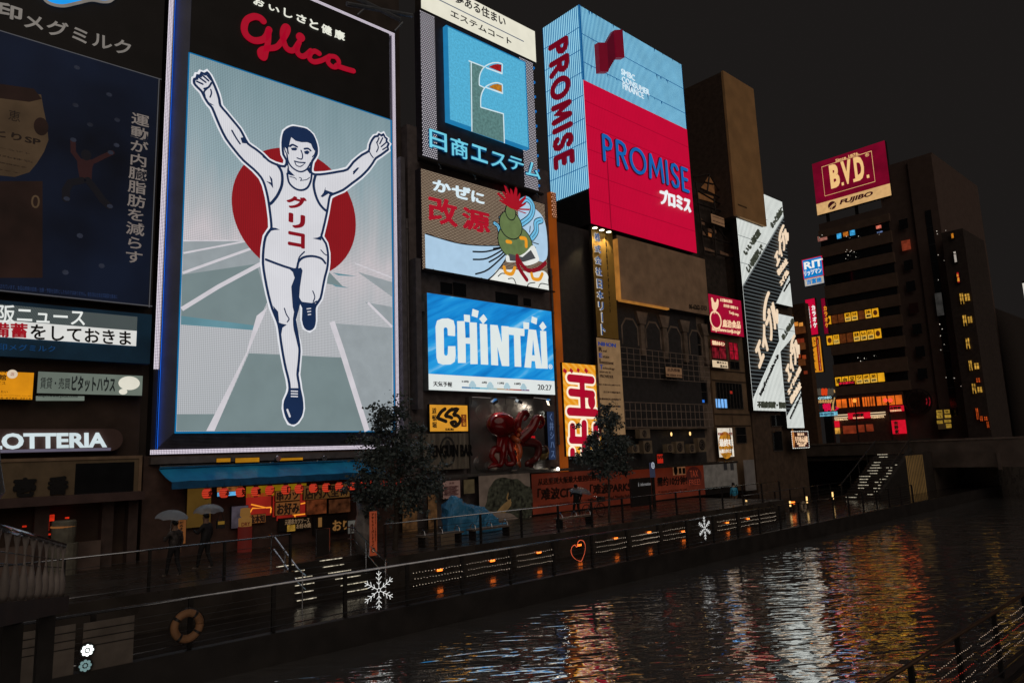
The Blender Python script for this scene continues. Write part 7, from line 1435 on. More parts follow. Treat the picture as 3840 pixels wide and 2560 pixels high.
# gyudon restaurant at the foot of the tower
FX2 = XF(89.5); ORW = glow('diner_orange', (205, 92, 24), 1.15, var=.4, sc=.9); ORD = glow('diner_dim', (120, 44, 22), .9, var=.5, sc=1.0)
def xrect(fr, z, x0, y0, x1, y1):
    a = fr.px(*z(x0, y0)[0]); b = fr.px(*z(x1, y0)[0]); c = fr.px(*z(x0, y1)[0]); d = fr.px(*z(x1, y1)[0]); return a[0], (c[1]+d[1])/2, b[0], (a[1]+b[1])/2
t = thing('beef_bowl_diner', 'orange lit two storey diner with red signs at the foot of the corner tower', 'diner', (89.7, 37, 4.3))
q = xrect(FX2, zP, 518, 985, 1085, 1270); obj('wall', MB().rect(FX2, q[0], 4.3, q[2], q[3]+.4, -.4, -.1), paint('diner_wall', (.12, .06, .045), .7), t)
for x0, y0, x1, y1 in ((522, 1000, 615, 1072), (628, 990, 722, 1062), (740, 980, 850, 1058), (860, 975, 950, 1050), (955, 968, 1080, 1045)): 
    w_ = obj('upper_window', MB().rect(FX2, *xrect(FX2, zP, x0, y0, x1, y1), -.09, -.06), ORW, t); a = xrect(FX2, zP, x0, y0, x1, y1); mm = MB()
    for k in range(0, 6 if x0 in (628, 740) else 3): u = a[0]+(a[2]-a[0])*k/(5 if x0 in (628, 740) else 2); mm.rect(FX2, u-.04, a[1], u+.04, a[3], -.059, -.02)
    obj('window_bar', mm, BLACKM, w_)
for x0, y0, x1, y1 in ((580, 1222, 690, 1288), (700, 1215, 760, 1275), (775, 1210, 835, 1270)): obj('lower_window', MB().rect(FX2, *xrect(FX2, zP, x0, y0, x1, y1), -.09, -.06), ORD, t)
STF = pattern('fascia_stripe', 'stripe', (40, 22, 16), (220, 190, 150), .28, .45, math.pi/2, axis='YZ')
for x0, y0, x1, y1 in ((512, 1125, 622, 1160), (816, 1105, 940, 1140)): obj('striped_fascia', MB().rect(FX2, *xrect(FX2, zP, x0, y0, x1, y1), -.05, .1), STF, t)
DR = glow('diner_red', (190, 14, 36), 1.15, var=.15); YC = glow('diner_cream', (240, 200, 150), 1)
for x0, y0, x1, y1 in ((626, 1112, 814, 1162), (968, 1055, 1094, 1102), (985, 1175, 1108, 1290), (514, 1180, 552, 1235)): obj('red_sign', MB().rect(FX2, *xrect(FX2, zP, x0, y0, x1, y1), -.05, .12), DR, t)
def xw(body, x0, y0, x1, y1, mat, b=.03, n=.121): q = xrect(FX2, zP, x0, y0, x1, y1); word_uv(FX2, body, *q, mat, t, b, n, n+.05)
for x in (516, 822): xw('YOSHINOYA', x, 1160 if x == 516 else 1140, x+112, 1178 if x == 516 else 1158, YC)
xw('吉野家', 668, 1118, 764, 1148, INKB, .05); xw('YOSHINOYA', 670, 1150, 764, 1162, YC); xw('吉野家', 980, 1060, 1078, 1085, INKB, .05); xw('YOSHINOYA', 982, 1088, 1080, 1102, YC)
letters(t, FX2, INKB, ('v:吉野家', (zP(1015, 1185)[0], zP(1062, 1290)[0]), .05), n0=.121, n1=.17)
obj('menu_light', MB().rect(FX2, *xrect(FX2, zP, 516, 1240, 556, 1290), -.05, .1), glow('menu_amber', (210, 150, 60), .9, var=.5, sc=2), t)
# fan shaped neon sign
FXN = XF(82.0); t = thing('fan_neon_sign', 'fan shaped red neon sign with a crown of coloured tubes, beside the far bridge', 'neon sign', FXN.at(FXN.px(*zP(430, 1140)[0])[0], 4.3, 0))
m = MB(); nr = glow('neon_rose', (206, 12, 62), 1.05)
for (x0, y0, x1, y1), ch in (((318, 1030, 385, 1102), '道'), ((418, 1032, 485, 1102), '頓')):
    q = xrect(FXN, zP, x0, y0, x1, y1); vs, fs = glyphs(ch, .03); put(m, FXN, vs, fs, (q[0], q[1]), (q[2]-q[0], 0), (0, q[3]-q[1]), .1, .2)
obj('neon_character', m, nr, t); m = MB(); pn = lambda *p: pp(FXN, zP(*p))
for p in ((345, 990, 320, 1030), (360, 1002, 300, 1045), (340, 1018, 285, 1060), (365, 985, 350, 1005), (330, 1095, 270, 1062), (555, 1070, 520, 1095), (530, 1060, 545, 1085)): m.rib(FXN, pn(*p), .12, .1, .18, caps=False)
obj('red_tube', m, nr, t); m = MB(); 
for k, x in enumerate((372, 397, 421, 446, 471, 497)): m.rib(FXN, pn(x+14*(k-2.5)*.12, 920, x, 958), .32, .1, .2, 0 if k in (2, 3) else 1); m.rib(FXN, pn(x, 1004, x-(k-2.5)*7, 1030), .2, .1, .18, 2, caps=False)
for p in ((515, 920, 520, 945), (520, 985, 495, 1095), (505, 1020, 510, 1095), (335, 1000, 375, 1095), (350, 1010, 380, 1080)): m.rib(FXN, pn(*p), .1, .1, .18, 2, caps=False)
obj('crown_tube', m, [glow('tube_orange', (206, 60, 20), 1), glow('tube_grey', (92, 84, 72), .6), glow('tube_straw', (196, 150, 90), .9)], t)
q = xrect(FXN, zP, 368, 978, 492, 1000); word_uv(FXN, 'DOTONBO', *q, glow('neon_ice', (160, 205, 215), 1), t, .02, .12, .2)
q = xrect(FXN, zP, 345, 1108, 535, 1142); obj('pale_board', MB().rect(FXN, *q, -.1, .09), glow('board_ice', (110, 178, 200), .9, var=.5, sc=3), t); word_uv(FXN, '極楽商店街', q[0]+.3, q[1]+.1, q[2]-.3, q[3]-.1, glow('board_deep', (40, 86, 110), .8), t, .03, .091, .12)
q = xrect(FXN, zP, 400, 960, 470, 1290); obj('mast', MB().rect(FXN, q[0], 4.3, q[2], q[3], -.5, -.11), BLACKM, t)
# street lamps with red globes
FXL = XF(80.0)
for x0, y, s, gl in (((682,), 1012, 'single amber globe lamp before the diner', 1), ((942, 985), 1008, 'twin red globe lamp before the diner, right of the single one', 2)):
    c0 = FXL.px(*zP(sum(x0)/len(x0), y)[0]); b = FXL.at(c0[0], c0[1], 0); t = thing('street_lamp', 'street lamp, '+s, 'street lamp', (b.x, b.y, 4.3)); m = MB().tube([(b.x, b.y, 4.3), (b.x, b.y, b.z-.2)], .07, 6)
    for x in x0:
        c = FXL.at(*FXL.px(*zP(x, y)[0]), 0); m.tube([(b.x, b.y, b.z-.4), (c.x, c.y, c.z-.3)], .05, 5); obj('globe', MB().ball(c, .17, .2, .22), glow('globe_red', (240, 70, 50), 1.5) if gl == 2 else glow('globe_amber', (240, 150, 60), 1.4), t, True)
    obj('post', m, BLACKM, t)
# beer hall entrance right of the wheel
t, q = xs('lit_shop_directory', 'yellow lit shop directory panel right of the wheel emblem on the corner tower', (1362, 1085), (1498, 1250), zP, glow('directory_dark', (40, 28, 14), .9), [], INKB, fr=XF(89.0))
frd = XF(89.0)
for x0, y0, x1, y1, k in ((1370, 1092, 1418, 1128, 'Agu'), (1372, 1132, 1420, 1160, '土鍋'), (1436, 1088, 1480, 1120, '2F'), (1374, 1178, 1422, 1205, ''), (1436, 1172, 1492, 1195, ''), (1450, 1205, 1495, 1240, ''), (1440, 1130, 1490, 1155, '')):
    qq = xrect(frd, zP, x0, y0, x1, y1); obj('directory_pane', MB().rect(frd, *qq, .013, .05), glow('pane_ochre', (158, 124, 44), .85, var=.5, sc=1.5), t)
    if k: word_uv(frd, k, qq[0]+.1, qq[1]+.1, qq[2]-.1, qq[3]-.1, YK, t, .02, .051, .08)
# canal front of the tower and farther houses
tag(obj('far_house', MB().box(108.1, yr, 4.3, 175, yr+12, 22), paint('far_wall', (.05, .038, .034), .8)), 'very dark block along the canal, seen beyond the corner tower', 'building')
t2_ = thing('narrow_block', 'narrow dark block right of the corner tower with yellow lit windows up its front', 'building', (92, 23, 4.3))
XN_ = XF(88.0); a = XN_.px(*zP(1545, 600)[0])[0]; b = XN_.px(*zP(1735, 600)[0])[0]
obj('wall', MB().box(88.02, -b, 4.3, 96, -a, XN_.px(*zJ(1650, 960)[0])[1]), paint('narrow_wall', (.065, .048, .042), .8), t2_)
WY = glow('window_yellow', (196, 148, 58), .75, var=.7, sc=2.5); WO = glow('window_rust', (180, 70, 24), .9, var=.5, sc=2)
for x0, y0, x1, y1 in ((1562, 112, 1598, 205), (1605, 115, 1650, 178), (1588, 295, 1622, 388), (1630, 305, 1672, 362), (1612, 488, 1648, 580), (1638, 675, 1668, 762), (1685, 695, 1728, 750), (1702, 822, 1738, 860), (1665, 868, 1700, 955), (1712, 895, 1755, 945), (1698, 1075, 1722, 1172), (1735, 1140, 1760, 1185), (1770, 1145, 1800, 1180), (1790, 1185, 1812, 1240)):
    q_ = xrect(XN_, zP, x0, y0, x1, y1); w_ = obj('lit_window', MB().rect(XN_, *q_, 0, .06), WO if y0 > 1000 or (x0, y0) == (1702, 822) else WY, t2_); m = MB()
    for f in (.0, .48, 1.): u = q_[0]+(q_[2]-q_[0])*f; m.rect(XN_, u-.025, q_[1]-.02, u+.025, q_[3]+.02, .061, .12)
    for f in (.0, .62, 1.): v = q_[1]+(q_[3]-q_[1])*f; m.rect(XN_, q_[0], v-.02, q_[2], v+.02, .121, .15)
    if y1-y0 > 70: m.rect(XN_, q_[0]+.1, q_[1], q_[0]+(q_[2]-q_[0])*.7, q_[1]+(q_[3]-q_[1])*.3, .0605, .1)
    obj('window_frame', m, BLACKM, w_)
xs('small_red_sign', 'small red lit sign with a yellow heart loop, high on the narrow block', (1632, 1368), (1672, 1465), zJ, glow('mini_red', (150, 16, 26), 1), [('v:H店', 1636, 1380, 1668, 1455, .02)], glow('mini_yellow', (230, 160, 50), 1), fr=XF(87.7)); xs('small_white_sign', 'small white lit sign with dark writing, high on the narrow block', (1602, 1172), (1645, 1272), zJ, glow('mini_white', (170, 160, 150), .9, var=.2), [('Agu', 1606, 1185, 1640, 1205, .02)], INKB, fr=XF(87.7)); xs('small_amber_sign', 'tiny amber sign near the top of the narrow block', (1580, 1000), (1615, 1045), zJ, glow('mini_amber', (196, 120, 30), .9, var=.5, sc=5), [], INKB, fr=XF(87.7))
xs('ghost_sign', 'dim grey sign with a mirrored scribble behind the stair glazing of the corner tower', (1350, 110), (1440, 295), zP, glow('ghost_grey', (52, 50, 48), .8, var=.5, sc=1.0), [], INKB, fr=XF(89.5))
FXF = XF(130.0); t, q = xs('distant_neon', 'tiny distant crimson neon characters far down the dark street', (1845, 948), (1898, 990), zP, None, [('日良店', 1848, 950, 1896, 988, .03)], nr, fr=FXF)
tag(obj('far_office', MB().box(130.5, -60, 4.3, 150, 19.5, 26), paint('far_wall', (.05, .038, .034), .8)), 'barely visible dark office block beyond the far bridge on the right', 'building')
t, q = xs('white_edge_sign', 'white lit sign cut by the right edge of the photo', (2255, 1470), (2310, 1640), zJ, glow('edge_sign_white', (220, 215, 205), .9), [], INKB, fr=XF(100.0))
tag(obj('edge_tower', MB().box(100.45, -q[2]-6, 4.3, 109, -q[0]+.06, q[3]+.3), paint('far_wall', (.05, .038, .034), .8)), 'slim dark tower block at the right edge carrying the white sign', 'building')
m = MB(); rr = random.Random(9)
for k in range(26):
    u, v = FXF.px(*zP(rr.uniform(1800, 2100), rr.uniform(990, 1180))[0]); s_ = rr.uniform(.04, .09); m.rect(FXF, u-s_*1.5, v-s_, u+s_*1.5, v+s_, -.4, -.3)
obj('tiny_light', m, glow('far_speck', (190, 150, 130), .7, var=.5, sc=9), bpy.data.objects['far_office'])
# ================================================================== trees
LEAFM = paint('leaf_green', (.085, .11, .105), .45, var=.5, sc=2.5, spec=.5); BARK = paint('bark', (.06, .045, .035), .8, var=.3, sc=6)
def tree(label, base, blobs, n, seed, th, lean=0):
    rr = random.Random(seed); b = Vector(base); t = thing('street_tree', label, 'tree', b, 'trees on the promenade')
    top = Vector(blobs[0][0]); m = MB()
    P = spline([tuple(b), tuple(b.lerp(top, .35)+Vector((lean, 0, 0))), tuple(b.lerp(top, .7)), tuple(top)], 5); m.tube(P, [th*(1-.75*i/(len(P)-1)) for i in range(len(P))], 8)
    for c, r in blobs[1:]:
        s = b.lerp(top, rr.uniform(.4, .7)); c = Vector(c); Q = spline([tuple(s), tuple(s.lerp(c, .5)+Vector((0, 0, .15))), tuple(c)], 4); m.tube(Q, [th*.42*(1-.8*i/(len(Q)-1)) for i in range(len(Q))], 6)
        for k in range(5):
            e = c+Vector((rr.uniform(-1, 1), rr.uniform(-1, 1), rr.uniform(-.6, .9)))*r*.9; m.tube([s.lerp(c, .7), e], [.02, .005], 4)
    obj('trunk', m, BARK, t); m = MB(); tot = sum(r**2.2 for c, r in blobs)
    for c, r in blobs:
        c = Vector(c)
        subs = [(c+Vector((rr.gauss(0, .55), rr.gauss(0, .5), rr.gauss(0, .5)))*r, r*rr.uniform(.10, .40)) for k in range(18)]
        for k in range(int(n*r**2.2/tot)):
            sc_, sr = rr.choice(subs); p = sc_+Vector((rr.gauss(0, .6), rr.gauss(0, .6), rr.gauss(0, .6)))*sr
            L = rr.uniform(.05, .19); d = Vector((rr.uniform(-1, 1), rr.uniform(-1, 1), rr.uniform(-1, .35))).normalized(); o = d.cross(Vector((rr.uniform(-1, 1), rr.uniform(-1, 1), rr.uniform(-1, 1)))).normalized()*L*.30
            m.add([p, p+d*L*.5+o, p+d*L, p+d*L*.5-o], [(0, 1, 2, 3)])
    obj('crown', m, LEAFM, t)
FT1 = F(22.3); B = lambda x, y, r, dy=0, fr=FT1: (fr.at(*fr.px(x, y), -dy), r)
g = FT1.px(1425, 2080)
tree('bushy dark tree in front of the right corner of the runner billboard', (FT1.px(1480, 1900)[0], 22.3, UZ), [B(1470, 1650, 1.0), B(1440, 1600, .55), B(1560, 1700, .75, .3), B(1390, 1720, .75, -.4), B(1480, 1790, 1.0), B(1570, 1820, .7, -.3), B(1400, 1830, .75, .4), B(1620, 1800, .35), B(1475, 1560, .35), B(1345, 1800, .35), B(1540, 1880, .5), B(1430, 1900, .55)], 11500, 1, .11, .1)
FT2 = F(21.6); b2 = ground(2283, 1962, UZ)
tree('slender dark tree in front of the crimson lucky sign and the orange hoarding', (FT2.px(2283, 1930)[0], 21.6, UZ), [B(2275, 1590, .55, 0, FT2), B(2300, 1560, .5, .2, FT2), B(2270, 1530, .30, 0, FT2), B(2230, 1640, .6, -.3, FT2), B(2310, 1650, .65, 0, FT2), B(2280, 1700, .75, .3, FT2), B(2200, 1690, .45, 0, FT2), B(2240, 1740, .6, -.2, FT2), B(2330, 1730, .5, .2, FT2), B(2180, 1720, .30, 0, FT2), B(2345, 1760, .3, 0, FT2)], 8500, 2, .06, .05)
# ================================================================== people under umbrellas and the man in blue
def person(label, base, yaw, mats, pose='stand', h=1.70, group=None):
    """one continuous skinned body; materials by height: shoes, trousers, jacket, skin"""
    base = Vector(base); ca, sa = math.cos(yaw), math.sin(yaw)
    V = []; R_ = []; E = []; part = []
    def v(x, y, z, r, par=None):
        V.append((x, y, z)); R_.append(r); i = len(V)-1
        if par is not None: E.append((par, i))
        return i
    pel = v(0, 0, .95, .135); ch = v(0, .01, 1.18, .135, pel); sh = v(0, .02, 1.38, .13, ch); nk = v(0, .0, 1.47, .058, sh); hd = v(0, -.015, 1.56, .085, nk); ht = v(0, -.01, 1.64, .092, hd); v(0, -.005, 1.70, .06, ht); v(0, -.105, 1.575, .02, hd)
    stride = .20 if pose != 'stand' else .05
    for s in (-1, 1):
        hp = v(.09*s, 0, .90, .105, pel); kn = v(.10*s, -.06-stride*.35*s, .50, .07, hp); an = v(.105*s, stride*-s, .10, .045, kn); v(.115*s, stride*-s-.17, .045, .04, an)
        so_ = v(.19*s, .02, 1.36, .07, sh)
        if s == 1 and pose in ('umbrella', 'bike'): el = v(.27, -.10, 1.14, .052, so_); wr = v(.14, -.30, 1.20, .036, el); tips = [(-.02, -.06, .03), (-.025, -.065, .01), (-.025, -.06, -.01), (-.02, -.05, -.03)]; th = (-.03, -.02, .05)
        else: el = v(.25*s, .03, 1.10, .052, so_); wr = v(.255*s, -.06, .87, .036, el); tips = [(.0, -.035, -.10), (.0, -.012, -.11), (.0, .01, -.105), (.0, .03, -.09)]; th = (-.02*s, -.05, -.05)
        pm = V[wr]; pa = v(pm[0]+(tips[1][0])*.5, pm[1]+tips[1][1]*.5, pm[2]+tips[1][2]*.5, .036, wr)
        for a in tips: k = v(pm[0]+a[0]*.8, pm[1]+a[1]*.8, pm[2]+a[2]*.8, .012, pa); v(pm[0]+a[0]*1.5, pm[1]+a[1]*1.5, pm[2]+a[2]*1.5, .009, k)
        v(pm[0]+th[0], pm[1]+th[1], pm[2]+th[2], .011, pa)
    k = h/1.75
    W = [Vector(((x*ca-y*sa)*k, (x*sa+y*ca)*k, z*k)) for x, y, z in V]
    me = bpy.data.meshes.new('body'); me.from_pydata(W, E, []); o = bpy.data.objects.new('body', me); COL.objects.link(o)
    md = o.modifiers.new('s', 'SKIN'); o.modifiers.new('b', 'SUBSURF').levels = 1
    for i, sv in enumerate(me.skin_vertices[0].data): sv.radius = (R_[i]*k, R_[i]*k); sv.use_root = i == 0
    dg = bpy.context.evaluated_depsgraph_get(); m2 = bpy.data.meshes.new_from_object(o.evaluated_get(dg), depsgraph=dg); bpy.data.objects.remove(o)
    for x in mats: m2.materials.append(x)
    for p in m2.polygons:
        z = p.center.z/k; r = math.hypot(p.center.x, p.center.y)/k
        p.material_index = 3 if z > 1.45 else (0 if z < .09 else (1 if z < .93 and r < .24 else 2)); p.use_smooth = True
        if r > .235 and (z < .92) and z > .6: p.material_index = 3
    t = thing('person', label, 'person', base, group); ob = bpy.data.objects.new('body', m2); COL.objects.link(ob); ob.parent = t
    m = MB(); c = base+Vector((W[5].x, W[5].y, W[5].z)); m.ball(c+Vector((0, 0, .02)), .108*k, .112*k, .105*k, 14)
    for q in m.v:
        d = (q-c); f = d.x*sa*-1+d.y*ca    # towards the back of the head keeps length, front lifted
        if f < .02 and d.z < .03: q.z = c.z+.035
    obj('hair', m, mats[4], t, True); return t
SKN = paint('skin', (.32, .19, .13), .5, var=.1); HAIR = paint('hair_black', (.012, .010, .010), .5)
BLKC = paint('dark_coat', (.024, .023, .026), .7, var=.3); JEAN = paint('dark_trousers', (.022, .021, .023), .8); SHOE = paint('pale_shoes', (.30, .25, .21), .6); PLAIDM = paint('mottled_coat', (.06, .052, .05), .8, var=.9, sc=9)
def umbrella(label, c, r, mat, tilt=(0, 0), clear=None):
    c = Vector(c); t = thing('umbrella', label, 'umbrella', c-Vector((0, 0, .95))); m = MB(); k = 8; vs = []; fs = []; n = 6
    A = Vector((tilt[0], tilt[1], 1)).normalized(); X = Vector((1, 0, 0))-A*A.x; X.normalize(); Y = A.cross(X)
    def P(a, f):
        rr_ = r*math.sin(f*1.15)/math.sin(1.15); edge = 1-.045*(math.sin(k*a/2+math.pi/2)**2 if False else abs(math.sin(k*a/2)))*f
        return c+X*(rr_*edge*math.cos(a))+Y*(rr_*edge*math.sin(a))+A*(r*.85*(math.cos(f*1.15)-1)+.03*f*abs(math.sin(k*a/2)))
    K = 32
    for i in range(n+1): vs += [P(2*math.pi*j/K, max(.02, i/n)) for j in range(K)]
    for i in range(n): fs += [(i*K+j, i*K+(j+1) % K, (i+1)*K+(j+1) % K, (i+1)*K+j) for j in range(K)]
    fs.append(tuple(range(K-1, -1, -1))); obj('canopy', MB().add(vs, fs), mat, t, False)
    m.tube([c+A*.06, c-A*.85], .008, 6)
    for j in range(k): m.tube([P(2*math.pi*j/k, f/5)-A*.006 for f in range(6)], .004, 4)
    obj('ribs', m, STEEL, t); obj('handle', MB().tube([c-A*.85, c-A*.93, c-A*.98+X*.03], .014, 6), BLACKM, t); return t
UMW = paint('umbrella_white', (.74, .84, .98), .35, var=.08); UMC = paint('umbrella_clear', (.56, .64, .74), .12, var=.3, sc=5, spec=.8)
for mt, a in ((UMW, .9), (UMC, .6)):
    b = mt.node_tree.nodes['Principled BSDF']; b.inputs['Alpha'].default_value = a
    n_ = mt.node_tree.nodes; l_ = mt.node_tree.links; tr = n_.new('ShaderNodeBsdfTranslucent'); tr.inputs[0].default_value = (.82, .90, 1.0, 1); mx = n_.new('ShaderNodeMixShader'); mx.inputs[0].default_value = .7*a+.05
    out = [x for x in n_ if x.type == 'OUTPUT_MATERIAL'][0]; l_.new(b.outputs[0], mx.inputs[1]); l_.new(tr.outputs[0], mx.inputs[2]); l_.new(mx.outputs[0], out.inputs[0])
p1 = ground(650, 2165, UZ); p2 = ground(768, 2135, UZ); p3 = ground(2165, 1962, UZ); p1.y = max(p1.y, 22.0)
FU = F(p1.y)
person('person in a mottled dark coat walking under the white umbrella', p1, math.radians(200), [SHOE, JEAN, PLAIDM, SKN, HAIR], 'umbrella', 1.64, 'people under umbrellas by the restaurant')
u, v = FU.px(648, 1912); umbrella('opaque white umbrella, left of the two before the restaurant', FU.at(u, v, 0), (FU.px(720, 1950)[0]-u)*.84, UMW, (.05, -.12))
FU2 = F(p2.y); person('person in a black coat carrying a small bright bag under the clear umbrella', p2, math.radians(215), [SHOE, JEAN, BLKC, SKN, HAIR], 'umbrella', 1.72, 'people under umbrellas by the restaurant')
u, v = FU2.px(783, 1890); umbrella('see-through umbrella with a pale rim, right of the white one', FU2.at(u, v, 0), (FU2.px(848, 1925)[0]-u)*.84, UMC, (-.05, -.10))
c = FU2.at(*FU2.px(816, 1966), .25); t = thing('shoulder_bag', 'small shoulder bag with a yellow square, held by the person under the clear umbrella', 'bag', c); obj('pouch', MB().box(c.x-.12, c.y-.05, c.z-.10, c.x+.12, c.y+.05, c.z+.14), BLKC, t); obj('patch', MB().box(c.x-.10, c.y-.062, c.z+.02, c.x+.10, c.y-.052, c.z+.12), glow('patch_yellow', (120, 90, 30), .7), t); obj('strap', MB().tube([c+Vector((-.1, 0, .14)), c+Vector((0, .05, .5)), c+Vector((.1, 0, .14))], .012, 5), BLKC, t)
c = FJ.at(*FJ.px(*zK(1905, 1110)[0]), .4); t = rb('narrow tan upright sign with vertical black writing behind the white umbrella', (1855, 975), (1950, 1225), TANB, [('v:だるまのソース', (1878, 990), (1918, 1215), .02)], INKW, z=zK, fr=F(25.2), name='upright_sign')
FU3 = F(24.2); q3 = FU3.px(2165, 1955); p3 = Vector((q3[0], 24.2, UZ))
person('person in dark clothes standing with a bicycle under the third, far clear umbrella', p3, math.radians(160), [BLKC, JEAN, BLKC, SKN, HAIR], 'bike', 1.62)
u, v = FU3.px(2178, 1826); umbrella('clear umbrella tinged orange, alone in front of the orange hoarding', FU3.at(u, v, 0), (FU3.px(2222, 1855)[0]-u)*.70, UMC, (.12, -.15))
# bicycle
t = thing('bicycle', 'dark parked bicycle beside the person under the far clear umbrella', 'bicycle', p3+Vector((.5, -.3, 0))); o_ = p3+Vector((.2, -.45, 0)); TYR = paint('tyre', (.015, .015, .015), .7)
for dx in (0, 1.05):
    w_ = MB(); w_.tube([o_+Vector((dx+.32*math.cos(a), 0, .33+.32*math.sin(a))) for a in [2*math.pi*i/24 for i in range(25)]], .02, 6); wo = obj('wheel', w_, TYR, t); sp_ = MB()
    for k in range(8): a = k*math.pi/4; sp_.tube([o_+Vector((dx, 0, .33)), o_+Vector((dx+.31*math.cos(a), 0, .33+.31*math.sin(a)))], .003, 3)
    obj('spokes', sp_, STEEL, wo)
V3 = lambda x, z, y=0: o_+Vector((x, y, z)); m = MB()
for a, b in ((V3(0, .33), V3(.42, .36)), (V3(.42, .36), V3(.34, .82)), (V3(.36, .75), V3(.86, .80)), (V3(.42, .36), V3(.88, .72)), (V3(0, .33), V3(.36, .72)), (V3(1.05, .33), V3(.85, .95))): m.tube([a, b], .018, 6)
obj('frame', m, DKSTEEL, t); obj('saddle', MB().box(*(V3(.22, .82, -.07)), *(V3(.46, .88, .07))), BLKC, t); obj('handlebar', MB().tube([V3(.82, .98, -.28), V3(.85, .96, 0), V3(.82, .98, .28)], .014, 6), STEEL, t)
obj('basket', MB().box(*V3(.95, .72, -.16), *V3(1.22, .96, .16)), paint('basket_wire', (.12, .12, .125), .4, .5), t)
BLUJ = paint('rain_jacket_blue', (.06, .42, .70), .45, var=.2); TANT = paint('tan_trousers', (.20, .13, .08), .8)
p4 = ground(2757, 1908, LZ); person('man in a bright blue rain jacket and tan trousers walking on the lower plaza', p4, math.radians(150), [BLKC, TANT, BLUJ, SKN, HAIR], 'walk', 1.74)
# ================================================================== blue tarp, benches, flag, odds and ends
TRP = paint('tarp_blue', (.05, .25, .48), .42, var=.35, sc=1.6, bump=.5); FTP = F(24.0)
def tarp():
    sec = [(1668, 1900, 1985), (1680, 1862, 1985), (1700, 1858, 1990), (1722, 1866, 1992), (1745, 1888, 1992), (1765, 1896, 1990), (1790, 1896, 1985), (1812, 1900, 1975), (1832, 1935, 1965), (1850, 1952, 1968), (1875, 1956, 1970), (1890, 1964, 1972)]
    vs = []; fs = []; K = 9; rr = random.Random(4)
    for i, (x, y0, y1) in enumerate(sec):
        u, vt2 = FTP.px(x, y0); vb2 = UZ+.02; dp = .55*math.sin(math.pi*(i+.6)/(len(sec)+.3))+.1; hgt = max(.05, vt2-vb2)
        for j in range(K):
            a = math.pi*j/(K-1); pl = (.13 if (i+j//2) % 2 else -.10)*math.sin(a); vs.append((u+rr.uniform(-.09, .09), 24.0-dp*math.cos(a)*1.1+rr.uniform(-.08, .08)-pl, vb2+hgt*(math.sin(a)**.6)+rr.uniform(-.06, .06)*(j not in (0, K-1))))
    for i in range(len(sec)-1): fs += [(i*K+j, (i+1)*K+j, (i+1)*K+j+1, i*K+j+1) for j in range(K-1)]
    fs += [tuple(range(K)), tuple(range(len(vs)-1, len(vs)-1-K, -1))]
    o = obj('tarpaulin', MB().add(vs, fs), TRP, None, False); md = o.modifiers.new('s', 'SUBSURF'); md.levels = 2; md.render_levels = 2; md.subdivision_type = 'SIMPLE'
    tx = bpy.data.textures.new('folds', 'CLOUDS'); tx.noise_scale = .28; d = o.modifiers.new('d', 'DISPLACE'); d.texture = tx; d.strength = .2
    return tag(o, 'blue tarpaulin draped over a tall pile on the promenade, trailing off to the right', 'tarpaulin')
tarp()
FBN = F(21.9); BEN = paint('bench_wood', (.20, .16, .13), .5, var=.3)
for (x0, x1, y), s in (((790, 1050, 205), 'left one, nearest the stairs'), ((1110, 1350, 150), 'middle one, before the blue tarp'), ((1660, 1870, 85), 'right one, below the far umbrella')):
    a = FBN.px(*zR(x0, y)[0]); b = FBN.px(*zR(x1, y-15)[0]); t = thing('bench', 'flat promenade bench with curved steel armrests, '+s, 'bench', ((a[0]+b[0])/2, 21.9, UZ), 'benches with curved armrests')
    z = UZ+.42; obj('seat', MB().box(a[0], 21.65, z-.06, b[0], 22.1, z), BEN, t)
    for f in (.06, .94): x = a[0]+(b[0]-a[0])*f; obj('leg', MB().box(x-.04, 21.7, UZ, x+.04, 22.05, z-.062), BLACKM, t)
    for f in (.08, .5, .92):
        x = a[0]+(b[0]-a[0])*f; obj('armrest', MB().tube([(x, 21.72+.16*(1-math.cos(k)), z+.2*math.sin(k)) for k in [math.pi*i/8 for i in range(9)]], .018, 6), STEEL, t)
fr = F(21.5); q = two(fr, (zR(930, 175)[0], zR(1018, 262)[0])); tag(obj('cardboard_sheet', MB().rect(fr, *q, -.03, .0), paint('cardboard', (.24, .18, .125), .8, var=.15)), 'plain cardboard sheet tied to the promenade railing before the left bench', 'sheet')
FFL = F(21.3); t = thing('banner_flag', 'tall orange vertical banner with dark katakana on thin legs, at the top of the steps', 'banner', (FFL.px(1400, 2100)[0], 21.3, UZ))
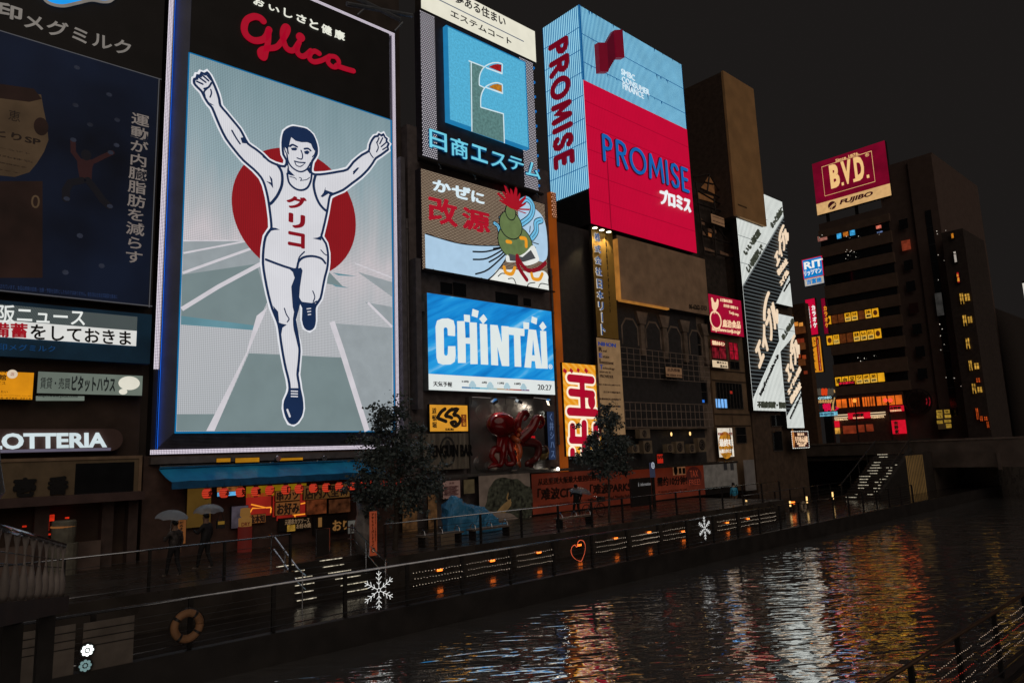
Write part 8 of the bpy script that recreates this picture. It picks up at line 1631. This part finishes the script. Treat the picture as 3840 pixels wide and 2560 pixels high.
q = two(FFL, (zL(1920, 778)[0], zL(1998, 1232)[0])); obj('cloth', MB().rect(FFL, *q, -.01, .01), glow('banner_orange', (122, 46, 18), .85, var=.15, base=.1), t); m = MB()
for x in (q[0]+.02, q[2]-.02): m.tube([FFL.at(x, q[1]+.3, -.03), FFL.at(x+(-.06 if x < (q[0]+q[2])/2 else .0), UZ, -.0)], .01, 5)
m.tube([FFL.at(q[0]-.02, q[3]+.01), FFL.at(q[2]+.02, q[3]+.01)], .012, 5); obj('stand', m, STEEL, t)
letters(t, FFL, paint('banner_ink', (.03, .014, .008), .6), ('v:アサヒスーパードライ', (zL(1936, 790)[0], zL(1964, 1145)[0]), .02), ('v:最高金賞三年連続受賞', (zL(1972, 790)[0], zL(1986, 1090)[0])), n0=.011, n1=.02); c = FFL.px(*zL(1957, 1180)[0]); obj('round_badge', MB().disc(FFL, c, .075, .085, .011, .02), paint('banner_ink', (.03, .014, .008)), t); letters(t, FFL, glow('badge_cream', (190, 140, 110), .8), ('生', (zL(1944, 1168)[0], zL(1972, 1194)[0])), n0=.021, n1=.03)
t = thing('sandwich_board', 'pair of black framed boards standing by the steps', 'board', (FFL.px(*zL(1430, 1150)[0])[0], 22.8, UZ)); fr = F(22.8); q = two(fr, (zL(1358, 965)[0], zL(1498, 1145)[0])); obj('panel', MB().rect(fr, q[0], UZ+.02, q[2], q[3], -.03, 0), paint('board_black', (.022, .02, .019), .5), t); m = MB().rib(fr, [(q[0], UZ+.05), (q[2], UZ+.05), (q[2], q[3]), (q[0], q[3])], .025, .001, .02, closed=True); obj('frame', m, STEEL, t)
t = thing('wrapped_figure', 'pale column wrapped in clear plastic under the tree, beside the orange banner', 'statue', (FFL.px(*zL(1860, 900)[0])[0], 23.2, UZ)); fr = F(23.2); q = two(fr, (zL(1822, 715)[0], zL(1905, 885)[0])); c = fr.at((q[0]+q[2])/2, 0, 0); obj('wrapping', MB().lathe((c.x, c.y, 0), [(.34, UZ), (.36, q[1]-.1), (.33, q[1]), (.26, q[1]+.3), (.30, q[1]+.9), (.2, q[3]-.1), (.16, q[3])], 14), paint('plastic_grey', (.30, .29, .28), .3, var=.4, sc=5), t, True)
